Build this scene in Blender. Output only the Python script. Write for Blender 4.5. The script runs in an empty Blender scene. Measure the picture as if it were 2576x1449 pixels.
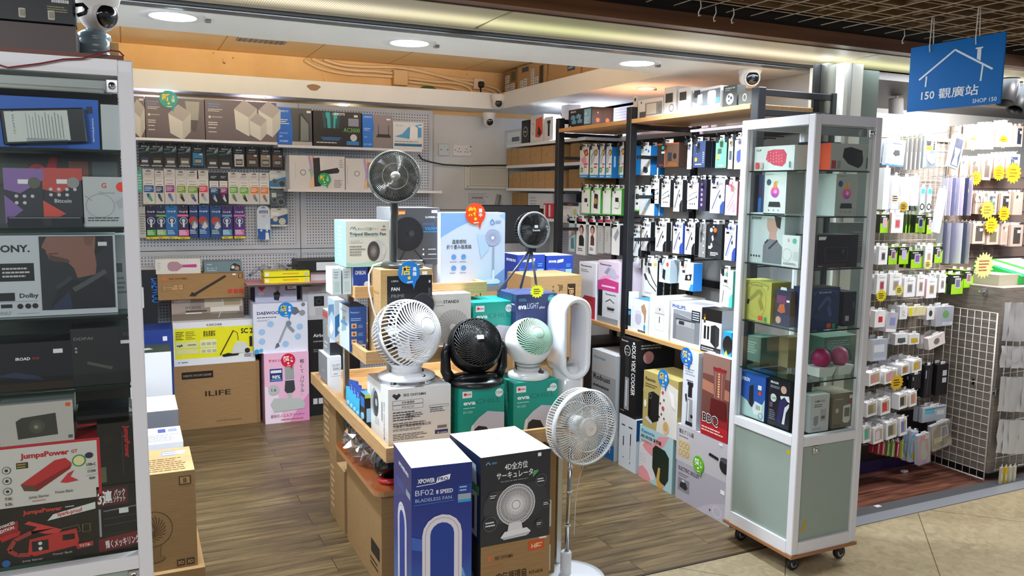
import bpy, math, random
from mathutils import Vector, Matrix
random.seed(7)
sc=bpy.context.scene
COL=sc.collection
# ---------------------------------------------------------------- camera
FPX=2042.05
def rotm(yaw,pitch,roll):
    f=Vector((math.sin(yaw)*math.cos(pitch),math.cos(yaw)*math.cos(pitch),-math.sin(pitch)))
    r=Vector((math.cos(yaw),-math.sin(yaw),0)); d=f.cross(r)
    r2=math.cos(roll)*r+math.sin(roll)*d; d2=-math.sin(roll)*r+math.cos(roll)*d
    return r2,d2,f
CR,CD,CF=rotm(.44138139,.119123862,-.012865)
CAMP=Vector((0,0,1.6))
cam=bpy.data.objects.new('camera',bpy.data.cameras.new('camera'))
COL.objects.link(cam); sc.camera=cam
cam.data.sensor_width=36; cam.data.lens=36*FPX/2576; cam.data.clip_start=.05
m=Matrix((( CR.x,-CD.x,-CF.x,0),(CR.y,-CD.y,-CF.y,0),(CR.z,-CD.z,-CF.z,1.6),(0,0,0,1)))
cam.matrix_world=m
# ---------------------------------------------------------------- world, exposure, big lights
sc.view_settings.view_transform='Standard'; sc.view_settings.look='None'
sc.view_settings.gamma=1; sc.view_settings.use_curve_mapping=False
sc.view_settings.exposure=0.34
sc.cycles.transparent_max_bounces=32
w=bpy.data.worlds.new('world'); sc.world=w; w.use_nodes=True
w.node_tree.nodes['Background'].inputs[0].default_value=(.82,.86,1,1)
w.node_tree.nodes['Background'].inputs[1].default_value=.22
def area(name,loc,to,size,power,color=(1,1,1),size_y=None,shape=None,spread=None,parent=None):
    l=bpy.data.lights.new(name,'AREA'); l.energy=power; l.color=color; l.size=size
    l.shape=shape or ('RECTANGLE' if size_y else 'SQUARE')
    if size_y: l.size_y=size_y
    if spread: l.spread=spread
    o=bpy.data.objects.new(name,l); COL.objects.link(o); o.location=loc
    o.rotation_euler=(Vector(to)-Vector(loc)).to_track_quat('-Z','Y').to_euler()
    if parent: o.parent=parent
    return o
# unseen fill lights added behind and above the camera, standing in for mall lamps
area('corridor_fill',(.6,.2,2.5),(.9,1.6,0),2.2,48,(.93,.97,1),1.2)
area('corridor_fill',(-1.7,-.3,2.2),(-.4,2.35,.9),.9,36,(.95,.97,1),.7)  # added to brighten the left showcase
area('corridor_fill',(3.2,.9,2.5),(3.2,2.2,0),1.6,14,(.95,.97,1),.9)
# ---------------------------------------------------------------- pixel of the survey photo -> point on a known plane
def ray(x,y): return CR*((x-1288)/FPX)+CD*((y-724.5)/FPX)+CF
def P(x,y,ax,v):
    d=ray(x,y); i='xyz'.index(ax); return CAMP+d*((v-CAMP[i])/d[i])
# ---------------------------------------------------------------- materials
MATS={}
def lin(h):
    h=h.lstrip('#')
    if len(h)==3: h=''.join(c*2 for c in h)
    return tuple(((c/12.92) if c<=.04045 else ((c+.055)/1.055)**2.4) for c in (int(h[i:i+2],16)/255 for i in (0,2,4)))+(1,)
def mat(h,rough=.45,metal=0,emit=0,name=None,spec=.5,coat=0):
    if not isinstance(h,str): return h
    if h in MATS: return MATS[h]
    k=(h,rough,metal,emit,spec,coat)
    if k in MATS: return MATS[k]
    m=bpy.data.materials.new(name or 'paint_'+h.strip('#')); m.use_nodes=True
    b=m.node_tree.nodes['Principled BSDF']
    b.inputs['Base Color'].default_value=lin(h); b.inputs['Roughness'].default_value=rough; b.inputs['Metallic'].default_value=metal
    b.inputs['Specular IOR Level'].default_value=spec; b.inputs['Coat Weight'].default_value=coat
    if emit: b.inputs['Emission Color'].default_value=lin(h); b.inputs['Emission Strength'].default_value=emit
    MATS[k]=m; return m
class NT:
    def __init__(s,name,rough=.5):
        s.m=bpy.data.materials.new(name); s.m.use_nodes=True; s.t=s.m.node_tree; s.b=s.t.nodes['Principled BSDF']
        s.b.inputs['Roughness'].default_value=rough; MATS[name]=s.m
    def n(s,t,**kw):
        n=s.t.nodes.new('ShaderNode'+t)
        for k,v in kw.items():
            if hasattr(n,k): setattr(n,k,v)
            else: n.inputs[k].default_value=v
        return n
    def l(s,a,b): s.t.links.new(a,b)
    def coord(s,scale=(1,1,1),rot=0):
        tc=s.n('TexCoord'); mp=s.n('Mapping'); mp.inputs['Scale'].default_value=scale; mp.inputs['Rotation'].default_value=(0,0,rot)
        s.l(tc.outputs['Object'],mp.inputs['Vector']); return mp.outputs[0]
    def ramp(s,src,stops):
        r=s.n('ValToRGB'); e=r.color_ramp.elements
        while len(e)<len(stops): e.new(.5)
        for i,(p,c) in enumerate(stops): e[i].position=p; e[i].color=lin(c)
        s.l(src,r.inputs[0]); return r.outputs[0]
    def mix(s,f,a,b,mode='MIX'):
        x=s.n('Mix',data_type='RGBA',blend_type=mode)
        if isinstance(f,(int,float)): x.inputs[0].default_value=f
        else: s.l(f,x.inputs[0])
        for i,v in ((6,a),(7,b)):
            if isinstance(v,str): x.inputs[i].default_value=lin(v)
            else: s.l(v,x.inputs[i])
        return x.outputs[2]
    def math(s,op,a,b=None):
        x=s.n('Math',operation=op)
        for i,v in ((0,a),(1,b)):
            if v is None: continue
            if isinstance(v,(int,float)): x.inputs[i].default_value=v
            else: s.l(v,x.inputs[i])
        return x.outputs[0]
    def base(s,c): s.l(c,s.b.inputs['Base Color'])
    def bump(s,h,st=.2,d=.01):
        b=s.n('Bump'); b.inputs['Strength'].default_value=st; b.inputs['Distance'].default_value=d; s.l(h,b.inputs['Height']); s.l(b.outputs[0],s.b.inputs['Normal'])
# cardboard
def cardboard(name,c1,c2):
    a=NT(name,.75); v=a.coord((3,3,60)); n=a.n('TexNoise',Scale=4,Detail=3); a.l(v,n.inputs[0]); a.base(a.ramp(n.outputs[0],[(.3,c1),(.7,c2)])); a.b.inputs['Specular IOR Level'].default_value=.2
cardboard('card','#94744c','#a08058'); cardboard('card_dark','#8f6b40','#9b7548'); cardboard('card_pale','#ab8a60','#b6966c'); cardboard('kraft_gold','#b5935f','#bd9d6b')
# light oak edge
a=NT('oak',.45); v=a.coord((1.2,1.2,26)); wv=a.n('TexNoise',Scale=6,Detail=6,Roughness=.65); a.l(v,wv.inputs[0]); a.base(a.ramp(wv.outputs[0],[(.3,'#ad8250'),(.5,'#c29966'),(.75,'#cfab7c')]))
a=NT('oak_shelf',.4); v=a.coord((30,1.2,30)); wv=a.n('TexNoise',Scale=4,Detail=5); a.l(v,wv.inputs[0]); a.base(a.ramp(wv.outputs[0],[(.3,'#b98a55'),(.7,'#cba06a')]))
# laminate plank floor
a=NT('laminate',.32); v=a.coord((1,1,1),math.radians(0))
br=a.n('TexBrick',Scale=1,offset=.37); br.inputs['Mortar Size'].default_value=.0016; br.inputs['Brick Width'].default_value=1.18; br.inputs['Row Height'].default_value=.135
br.inputs['Color1'].default_value=(0,0,0,1); br.inputs['Color2'].default_value=(1,1,1,1); br.inputs['Mortar'].default_value=(.5,.5,.5,1)
a.l(v,br.inputs[0])
v2=a.coord((1.1,11,1)); add=a.n('VectorMath',operation='ADD'); a.l(v2,add.inputs[0]); sclv=a.n('VectorMath',operation='SCALE',Scale=7); a.l(br.outputs['Color'],sclv.inputs[0]); a.l(sclv.outputs[0],add.inputs[1])
n1=a.n('TexNoise',Scale=2.1,Detail=7,Roughness=.62,Distortion=.9); a.l(add.outputs[0],n1.inputs[0])
n2=a.n('TexNoise',Scale=7,Detail=4,Distortion=.5); a.l(add.outputs[0],n2.inputs[0])
c=a.ramp(n1.outputs[0],[(.26,'#2a2115'),(.40,'#50412e'),(.53,'#6c5a3f'),(.66,'#8a7550'),(.82,'#5c5242')])
c=a.mix(a.math('MULTIPLY',n2.outputs[0],.42),c,'#453824'); c=a.mix(a.math('MULTIPLY',br.outputs['Color'],.16),c,'#86704a')
c=a.mix(br.outputs['Fac'],c,'#2c2113'); a.base(c); a.bump(n1.outputs[0],.08,.004)
a.l(a.math('ADD',a.math('MULTIPLY',n1.outputs[0],.25),.26),a.b.inputs['Roughness'])
# red-brown planks next door
a=NT('redwood_floor',.3); v=a.coord((1.6,16,1),.1); n1=a.n('TexNoise',Scale=2,Detail=6,Distortion=.7); a.l(v,n1.inputs[0])
br=a.n('TexBrick',Scale=1); br.inputs['Mortar Size'].default_value=.001; br.inputs['Brick Width'].default_value=.9; br.inputs['Row Height'].default_value=.15; a.l(a.coord(),br.inputs[0])
a.base(a.mix(br.outputs['Fac'],a.ramp(n1.outputs[0],[(.3,'#3d2219'),(.5,'#6a4132'),(.68,'#85594a')]),'#2a120a'))
# beige stone of the mall floor
a=NT('stone_floor',.28); v=a.coord((1,1,1)); n1=a.n('TexNoise',Scale=16,Detail=8,Roughness=.7,Distortion=1.2); a.l(v,n1.inputs[0]); n2=a.n('TexNoise',Scale=3,Detail=3); a.l(v,n2.inputs[0])
vo=a.n('TexVoronoi',Scale=30); a.l(v,vo.inputs[0])
c=a.ramp(n1.outputs[0],[(.25,'#7c6c4f'),(.45,'#9b8a6a'),(.6,'#ad9d7c'),(.8,'#bdb091')]); c=a.mix(a.math('MULTIPLY',n2.outputs[0],.5),c,'#b3a486'); c=a.mix(a.math('MULTIPLY',vo.outputs[0],.18),c,'#665c48')
mp=a.coord((1,1,1),-math.pi/4)
br=a.n('TexBrick',Scale=1,offset=0); br.inputs['Mortar Size'].default_value=.0022; br.inputs['Brick Width'].default_value=1.126; br.inputs['Row Height'].default_value=.62; a.l(mp,br.inputs[0])
a.base(a.mix(br.outputs['Fac'],c,'#5e5137'))
# perforated steel board: small round holes on a 20 mm grid
def peg(name,c,hole,axis=0,pitch=.0205,r=.0042):
    a=NT(name,.5); tc=a.n('TexCoord'); sp=a.n('SeparateXYZ'); a.l(tc.outputs['Object'],sp.inputs[0])
    def cell(o): return a.math('SUBTRACT',a.math('FRACT',a.math('DIVIDE',o,pitch)),.5)
    x=cell(sp.outputs[axis]); z=cell(sp.outputs[2])
    d=a.math('SQRT',a.math('ADD',a.math('MULTIPLY',x,x),a.math('MULTIPLY',z,z)))
    a.base(a.mix(a.math('LESS_THAN',d,r/pitch),c,hole))
peg('pegboard','#c9ced6','#45484d',0); peg('pegboard_side','#dcd7e6','#8d8798',1)
# plastered walls
def plaster(name,c1,c2,sc_=3,bs=.05,speck=None):
    a=NT(name,.7); v=a.coord(); n=a.n('TexNoise',Scale=sc_,Detail=5,Roughness=.6); a.l(v,n.inputs[0]); c=a.ramp(n.outputs[0],[(.3,c1),(.7,c2)])
    if speck:
        n2=a.n('TexNoise',Scale=26,Detail=2); a.l(v,n2.inputs[0]); c=a.mix(a.math('GREATER_THAN',n2.outputs[0],.74),c,speck)
    a.base(c); n3=a.n('TexNoise',Scale=40,Detail=3); a.l(v,n3.inputs[0]); a.bump(n3.outputs[0],bs,.003)
plaster('white_wall','#cbcecf','#d8dbdb'); plaster('soffit_white','#dfe2e0','#e8eae8',2,.02); plaster('upper_wall','#d5ab70','#dfba84',4,.15,'#8a6a44')
plaster('panel_grey','#a9a6a0','#bdbab3',2,.02)
a=NT('yellow_tile',.6); br=a.n('TexBrick',Scale=1,offset=0); br.inputs['Mortar Size'].default_value=.004; br.inputs['Brick Width'].default_value=.6; br.inputs['Row Height'].default_value=.6; a.l(a.coord(),br.inputs[0]); a.base(a.mix(br.outputs['Fac'],'#f0cf98','#b48a4c'))
# weathered grey woodgrain of the neighbour counter
a=NT('grey_oak',.55); v=a.coord((3,3,40)); n=a.n('TexNoise',Scale=3,Detail=7,Distortion=.6,Roughness=.7); a.l(v,n.inputs[0]); a.base(a.ramp(n.outputs[0],[(.3,'#6e645c'),(.5,'#8b8077'),(.7,'#a2978d')]))
a=NT('brown_beam',.4); v=a.coord((1,8,18)); n=a.n('TexNoise',Scale=1.5,Detail=6); a.l(v,n.inputs[0]); a.base(a.ramp(n.outputs[0],[(.3,'#4a2c17'),(.7,'#6b4426')]))
a=NT('slat_wood',.6); v=a.coord((3,3,10)); n=a.n('TexNoise',Scale=3,Detail=5); a.l(v,n.inputs[0]); a.base(a.ramp(n.outputs[0],[(.3,'#6a4e30'),(.7,'#8f6f48')]))
# prismatic diffuser of the shopfront strip light
a=NT('prism_diffuser',.4); tc=a.n('TexCoord'); sp=a.n('SeparateXYZ'); a.l(tc.outputs['Object'],sp.inputs[0])
sx=a.math('SINE',a.math('MULTIPLY',a.math('ADD',sp.outputs[0],sp.outputs[1]),380)); sy=a.math('SINE',a.math('MULTIPLY',a.math('SUBTRACT',sp.outputs[0],sp.outputs[1]),380))
g=a.math('ADD',.62,a.math('MULTIPLY',a.math('MULTIPLY',sx,sy),.55))
ny=a.math('SUBTRACT',sp.outputs[1],2.97); tube=a.math('ADD',.36,a.math('MULTIPLY',a.math('EXPONENT',a.math('MULTIPLY',a.math('MULTIPLY',ny,ny),-170)),2.0))
nn=a.n('TexNoise',Scale=.8,Detail=1); a.l(tc.outputs['Object'],nn.inputs[0]); cc=a.ramp(nn.outputs[0],[(.38,'#dfe0a0'),(.5,'#f3e6bd'),(.62,'#fff0cf')])
a.b.inputs['Base Color'].default_value=lin('#77715a'); a.l(cc,a.b.inputs['Emission Color']); a.l(a.math('MULTIPLY',a.math('MULTIPLY',g,tube),.50),a.b.inputs['Emission Strength'])
# clear glass / film / plastic: transparent with a Fresnel reflection
def clear(name,tint,refl=1.0,rough=.02,ior=1.45,base=0):
    m=bpy.data.materials.new(name); m.use_nodes=True; t=m.node_tree; t.nodes.clear()
    o=t.nodes.new('ShaderNodeOutputMaterial'); tr=t.nodes.new('ShaderNodeBsdfTransparent'); gl=t.nodes.new('ShaderNodeBsdfGlossy'); mx=t.nodes.new('ShaderNodeMixShader'); fr=t.nodes.new('ShaderNodeFresnel'); mu=t.nodes.new('ShaderNodeMath')
    tr.inputs[0].default_value=lin(tint); gl.inputs['Roughness'].default_value=rough; gl.inputs[0].default_value=(1,1,1,1); fr.inputs[0].default_value=ior
    geo=t.nodes.new('ShaderNodeNewGeometry'); fm=t.nodes.new('ShaderNodeMath'); fm.operation='SUBTRACT'; fm.inputs[0].default_value=refl; fb=t.nodes.new('ShaderNodeMath'); fb.operation='MULTIPLY'; fb.inputs[1].default_value=refl; t.links.new(geo.outputs['Backfacing'],fb.inputs[0]); t.links.new(fb.outputs[0],fm.inputs[1])
    mu.operation='MULTIPLY'; t.links.new(fm.outputs[0],mu.inputs[1]); t.links.new(fr.outputs[0],mu.inputs[0]); ad=t.nodes.new('ShaderNodeMath'); ad.operation='ADD'; ad.inputs[1].default_value=base; t.links.new(mu.outputs[0],ad.inputs[0]); t.links.new(ad.outputs[0],mx.inputs[0]); t.links.new(tr.outputs[0],mx.inputs[1]); t.links.new(gl.outputs[0],mx.inputs[2]); t.links.new(mx.outputs[0],o.inputs[0])
    MATS[name]=m
clear('glass','#fcfefd',.9); clear('shelf_glass','#dfece6',.8); clear('film','#f4f4f6',2.2,.12,1.5,.08); clear('wrap','#f0f0f2',2.5,.1,1.5,.3); clear('clear_plastic','#e6eaee',1.5,.05,1.5)
a=NT('frosted',.5); a.b.inputs['Base Color'].default_value=lin('#8f9c93'); a.b.inputs['Roughness'].default_value=.35
MATS['chrome']=mat('#d8d8dc',.12,1); MATS['alu']=mat('#b9bab8',.32,1); MATS['alu_dark']=mat('#85857f',.3,1); MATS['steel']=mat('#c4c4c2',.18,1)
MATS['black_metal']=mat('#15161a',.42); MATS['white_frame']=mat('#d9d7da',.35,0,0,None,.5,.2); MATS['gloss_white']=mat('#eceef2',.18,0,0,None,.5,.6)
MATS['lamp']=mat('#ffffff',.5,0,9,'lamp_glow')
# ---------------------------------------------------------------- mesh building
class MB:
    def __init__(s): s.v=[]; s.f=[]; s.mi=[]; s.sm=[]; s.m=[]
    def mid(s,m):
        m=mat(m)
        if m not in s.m: s.m.append(m)
        return s.m.index(m)
    def add(s,vs,fs,m,smooth=False,M=None):
        o=len(s.v); k=s.mid(m)
        s.v+= [tuple(M@Vector(v)) for v in vs] if M is not None else [tuple(v) for v in vs]
        for f in fs: s.f.append(tuple(o+i for i in f)); s.mi.append(k); s.sm.append(smooth)
    def box(s,x0,y0,z0,x1,y1,z1,m,M=None,faces=None):
        vs=[(x0,y0,z0),(x1,y0,z0),(x1,y1,z0),(x0,y1,z0),(x0,y0,z1),(x1,y0,z1),(x1,y1,z1),(x0,y1,z1)]
        F={'B':(0,3,2,1),'T':(4,5,6,7),'F':(0,1,5,4),'R':(1,2,6,5),'K':(2,3,7,6),'L':(3,0,4,7)}
        if isinstance(m,dict):
            for k,f in F.items(): s.add([vs[i] for i in f],[(0,1,2,3)],m.get(k,m.get('*')),False,M)
        else: s.add(vs,[F[k] for k in F],m,False,M)
        return s
    def bbox(s,x0,y0,z0,x1,y1,z1,m,b=.004,M=None):   # box with chamfered edges
        X=(x0,x0+b,x1-b,x1);Y=(y0,y0+b,y1-b,y1);Z=(z0,z0+b,z1-b,z1)
        import itertools
        vs=[];ix={}
        for sx in(0,1):
            for sy in(0,1):
                for sz in(0,1):
                    for a_ in range(3):
                        p=[X[0] if sx==0 else X[3],Y[0] if sy==0 else Y[3],Z[0] if sz==0 else Z[3]]
                        q=[X[1] if sx==0 else X[2],Y[1] if sy==0 else Y[2],Z[1] if sz==0 else Z[2]]
                        r=q[:]; r[a_]=p[a_]; ix[(sx,sy,sz,a_)]=len(vs); vs.append(r)
        fs=[]
        for a_ in range(3):
            o=[i for i in range(3) if i!=a_]
            for sg in(0,1):
                q=[]
                for (u,v_) in((0,0),(1,0),(1,1),(0,1)):
                    k=[0,0,0];k[a_]=sg;k[o[0]]=u;k[o[1]]=v_; q.append(ix[(k[0],k[1],k[2],a_)])
                if (sg==0)^(a_==1): q.reverse()
                fs.append(q)
        for a_ in range(3):
            o=[i for i in range(3) if i!=a_]
            for u in(0,1):
                for v_ in(0,1):
                    k0=[0,0,0];k0[o[0]]=u;k0[o[1]]=v_; k1=k0[:];k1[a_]=1
                    fs.append([ix[(*k0,o[0])],ix[(*k1,o[0])],ix[(*k1,o[1])],ix[(*k0,o[1])]])
        for sx in(0,1):
            for sy in(0,1):
                for sz in(0,1): fs.append([ix[(sx,sy,sz,0)],ix[(sx,sy,sz,1)],ix[(sx,sy,sz,2)]])
        s.add(vs,fs,m,False,M); return s
    def lathe(s,pr,m,n=32,M=None,smooth=True):   # profile [(r,z)]
        vs=[];fs=[];k=len(pr)
        for i in range(n):
            a_=2*math.pi*i/n
            for r,z in pr: vs.append((r*math.cos(a_),r*math.sin(a_),z))
        for i in range(n):
            j=(i+1)%n
            for q in range(k-1): fs.append((i*k+q,j*k+q,j*k+q+1,i*k+q+1))
        s.add(vs,fs,m,smooth,M); return s
    def disc(s,c,r,m,n=28,M=None,nz=1):
        vs=[(c[0]+r*math.cos(2*math.pi*i/n),c[1]+r*math.sin(2*math.pi*i/n),c[2]) for i in range(n)]
        f=tuple(range(n)); s.add(vs,[f if nz>0 else f[::-1]],m,False,M); return s
    def cyl(s,p,q,r,m,n=12,r2=None,caps=True):
        return s.tube([p,q],r,m,n,caps,[r,r if r2 is None else r2])
    def tube(s,pts,r,m,n=6,caps=True,rr=None,closed=False,M=None):
        pts=[Vector(p) for p in pts]; k=len(pts); vs=[]; fs=[]; up=None
        for i,p in enumerate(pts):
            if closed: t=(pts[(i+1)%k]-pts[i-1])
            else: t=pts[min(i+1,k-1)]-pts[max(i-1,0)]
            t.normalize()
            if up is None: up=Vector((0,0,1)) if abs(t.z)<.9 else Vector((1,0,0))
            b=t.cross(up); b.normalize(); up=b.cross(t); up.normalize()
            R=rr[i] if rr else r
            for j in range(n):
                a_=2*math.pi*j/n; vs.append(p+(b*math.cos(a_)+up*math.sin(a_))*R)
        for i in range(k if closed else k-1):
            i2=(i+1)%k
            for j in range(n):
                j2=(j+1)%n; fs.append((i*n+j,i2*n+j,i2*n+j2,i*n+j2))
        if caps and not closed: fs.append(tuple(range(n))); fs.append(tuple((k-1)*n+j for j in range(n))[::-1])
        s.add(vs,fs,m,n>4,M); return s
    def prism(s,pts,y0,y1,m,M=None,side=None):   # outline in local x,z extruded along y
        n=len(pts); vs=[(x,y0,z) for x,z in pts]+[(x,y1,z) for x,z in pts]
        s.add(vs,[tuple(range(n)),tuple(range(2*n-1,n-1,-1))],m,False,M)
        s.add(vs,[(i,i+n,(i+1)%n+n,(i+1)%n) for i in range(n)],side or m,False,M); return s
    def build(s,name,parent=None,loc=None,rz=0,**tg):
        me=bpy.data.meshes.new(name); me.from_pydata(s.v,[],s.f)
        for m_ in s.m: me.materials.append(m_)
        me.polygons.foreach_set('material_index',s.mi); me.polygons.foreach_set('use_smooth',s.sm); me.update()
        o=bpy.data.objects.new(name,me); COL.objects.link(o)
        if parent: o.parent=parent
        if loc is not None: o.location=loc
        if rz: o.rotation_euler=(0,0,rz)
        return tag(o,**tg)
def tag(o,label=None,cat=None,group=None,kind=None):
    if label: o['label']=label
    if cat: o['category']=cat
    if group: o['group']=group
    if kind: o['kind']=kind
    return o
def empty(name,loc=(0,0,0),rz=0,label=None,cat=None,group=None):
    o=bpy.data.objects.new(name,None); COL.objects.link(o); o.location=loc; o.rotation_euler=(0,0,rz); o.empty_display_size=.05
    return tag(o,label,cat,group)
def copy_tree(o,parent=None):
    c=o.copy(); COL.objects.link(c); c.parent=parent
    for ch in o.children: copy_tree(ch,c)
    return c
def struct(name,mb): return mb.build(name,kind='structure')
def plank(name,x0,y0,z0,x1,y1,z1,m): return struct(name,MB().box(x0,y0,z0,x1,y1,z1,m))
# ---------------------------------------------------------------- lettering
TX={}
def text_geo(s_,bold):
    k=(s_,bold)
    if k in TX: return TX[k]
    cu=bpy.data.curves.new('txt','FONT'); cu.body=s_; cu.resolution_u=2; cu.offset=.014*bold
    ob=bpy.data.objects.new('txt',cu); me=ob.to_mesh()
    vs=[(v.co.x,v.co.y) for v in me.vertices]; fs=[tuple(p.vertices) for p in me.polygons]; ob.to_mesh_clear()
    bpy.data.objects.remove(ob); bpy.data.curves.remove(cu)
    x0=min((v[0] for v in vs),default=0); x1=max((v[0] for v in vs),default=1)
    TX[k]=(vs,fs,x0,x1); return TX[k]
class Face:   # a printed face: origin, unit u and v, size W,H; outward normal n
    def __init__(s,mb,o,u,v,W,H,n): s.mb=mb;s.o=Vector(o);s.u=Vector(u);s.v=Vector(v);s.W=W;s.H=H;s.n=Vector(n);s.k=1
    def pt(s,x,y,k): return s.o+s.u*x+s.v*y+s.n*(.00014*k)
    def poly(s,pts,c,fs=None):
        s.mb.add([s.pt(x,y,s.k) for x,y in pts],fs or [tuple(range(len(pts)))],c)
    def draw(s,items):
        W,H=s.W,s.H
        for it in items:
            t=it[0]; s.k+=1
            if t=='R': _,x0,y0,x1,y1,c=it; s.poly([(x0*W,y0*H),(x1*W,y0*H),(x1*W,y1*H),(x0*W,y1*H)],c)
            elif t=='E':
                _,cx,cy,r,c=it[:5]; ry=it[5] if len(it)>5 else r
                s.poly([(cx*W+r*H*math.cos(i*math.pi/11),cy*H+ry*H*math.sin(i*math.pi/11)) for i in range(22)],c)
            elif t=='O':
                _,cx,cy,r,w_,c=it[:6]; asp=it[6] if len(it)>6 else 1; N=26
                pts=[(cx*W+q*H*asp*math.cos(2*i*math.pi/N),cy*H+q*H*math.sin(2*i*math.pi/N)) for q in (r,r-w_) for i in range(N)]
                s.poly(pts,c,[(i,(i+1)%N,N+(i+1)%N,N+i) for i in range(N)])
            elif t=='P': s.poly([(x*W,y*H) for x,y in it[1]],it[2])
            elif t=='L':
                _,pts,w_,c=it; q=[(x*W,y*H) for x,y in pts]
                for (xa,ya),(xb,yb) in zip(q,q[1:]):
                    L=math.hypot(xb-xa,yb-ya) or 1; nx,ny=-(yb-ya)/L*w_*H/2,(xb-xa)/L*w_*H/2
                    s.poly([(xa-nx,ya-ny),(xb-nx,yb-ny),(xb+nx,yb+ny),(xa+nx,ya+ny)],c)
            elif t=='N':
                _,x0,y0,x1,y1,n,c=it; rnd=random.Random(int(x0*97+y1*31+n)); h=(y1-y0)/n
                for i in range(n):
                    x=x0; yy=y1-(i+.75)*h; lim=x1-(x1-x0)*rnd.random()*.35
                    while x<lim:
                        l=min((x1-x0)*(.06+rnd.random()*.12),lim-x); s.poly([(x*W,yy*H),((x+l)*W,yy*H),((x+l)*W,(yy+h*.45)*H),(x*W,(yy+h*.45)*H)],c); x+=l+(x1-x0)*.02
            elif t=='S':  # spiral / radial fan grille drawing: cx,cy,r,n,twist,color,width,aspect
                _,cx,cy,r,n,tw,c,w_=it[:8]; asp=it[8] if len(it)>8 else 1
                for i in range(n):
                    a0=2*math.pi*i/n; pts=[]
                    for q in range(5):
                        f=.22+.78*q/4; a_=a0+tw*f; pts.append((cx*W+r*H*asp*f*math.cos(a_),cy*H+r*H*f*math.sin(a_)))
                    vs=[]
                    for q,(x,y) in enumerate(pts):
                        p2=pts[min(q+1,4)];p1=pts[max(q-1,0)]; dx,dy=p2[0]-p1[0],p2[1]-p1[1]; L=math.hypot(dx,dy) or 1
                        vs+=[(x-dy/L*w_*H,y+dx/L*w_*H),(x+dy/L*w_*H,y-dx/L*w_*H)]
                    s.poly(vs,c,[(2*q,2*q+1,2*q+3,2*q+2) for q in range(4)])
            elif t=='T':
                d=dict(a='l',b=0,rot=0,w=None); 
                if len(it)>6: d.update(it[6])
                _,x,y,h,st,c=it[:6]; vs,fs,x0,x1=text_geo(st,d['b'])
                if not vs: continue
                sc_=h*H/.73; sx=sc_
                if d['w']: sx=d['w']*W/max(x1-x0,1e-3)
                off={'l':-x0,'c':-(x0+x1)/2,'r':-x1}[d['a']]
                ca,sa=math.cos(math.radians(d['rot'])),math.sin(math.radians(d['rot']))
                q=[]
                for vx,vy in vs:
                    X=(vx+off)*sx; Y=vy*sc_; q.append(s.pt(x*W+X*ca-Y*sa,y*H+X*sa+Y*ca,s.k))
                s.mb.add(q,fs,c)
def T(x,y,h,st,c,a='l',b=0,rot=0,w=None): return ('T',x,y,h,st,c,dict(a=a,b=b,rot=rot,w=w))
def R(x0,y0,x1,y1,c): return ('R',x0,y0,x1,y1,c)
def Nn(x0,y0,x1,y1,n,c): return ('N',x0,y0,x1,y1,n,c)
def E(x,y,r,c,ry=None): return ('E',x,y,r,c,ry if ry is not None else r)
def O(x,y,r,w,c,asp=1): return ('O',x,y,r,w,c,asp)
def PG(pts,c): return ('P',pts,c)
def LN(pts,w,c): return ('L',pts,w,c)
def SP(x,y,r,n,tw,c,w=.004,asp=1): return ('S',x,y,r,n,tw,c,w,asp)
def faces_of(mb,w,d,h):
    return {'F':Face(mb,(0,0,0),(1,0,0),(0,0,1),w,h,(0,-1,0)),'L':Face(mb,(0,d,0),(0,-1,0),(0,0,1),d,h,(-1,0,0)),
            'R':Face(mb,(w,0,0),(0,1,0),(0,0,1),d,h,(1,0,0)),'T':Face(mb,(0,0,h),(1,0,0),(0,1,0),w,d,(0,0,1))}
NUSED={}
def pbox(name,label,cat,loc,size,col='#ffffff',ang=0,F=(),L=(),Rr=(),Tt=(),group=None,side=None,rough=.45,wear=0,extra=None,tilt=0):
    """a printed carton: front-left-bottom corner, (width, depth, height)"""
    w,d,h=size; mb=MB()
    cm={'*':mat(col,rough) if isinstance(col,str) else col}
    for k,v in (side or {}).items(): cm[k]=mat(v,rough)
    mb.box(0,0,0,w,d,h,cm)
    fc=faces_of(mb,w,d,h)
    fc['F'].draw(F); fc['L'].draw(L); fc['R'].draw(Rr); fc['T'].draw(Tt)
    if extra: extra(mb,w,d,h)
    o=mb.build(name,label=label,cat=cat,group=group); o.location=loc; o.rotation_euler=(math.radians(tilt),0,math.radians(ang)); return o
def rect(ax,v,xl,yb,xr,yt,z=None,zt=None):
    """two picture corners of an upright face on the plane ax=v -> (corner, width, height)"""
    a_=P(xl,yb,ax,v); b=P(xr,yt,ax,v); z0=a_.z if z is None else z; z1=b.z if zt is None else zt
    w=(b.x-a_.x) if ax=='y' else (a_.y-b.y)
    return Vector((a_.x,a_.y,z0)),w,z1-z0
def fbox(name,label,cat,ax,v,px,depth,col='#ffffff',z=None,zt=None,dl=0,**kw):
    o,w,h=rect(ax,v,*px,z=z,zt=zt)
    return pbox(name,label,cat,o,(w,depth,h),col,ang=0 if ax=='y' else -90,**kw)
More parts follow.
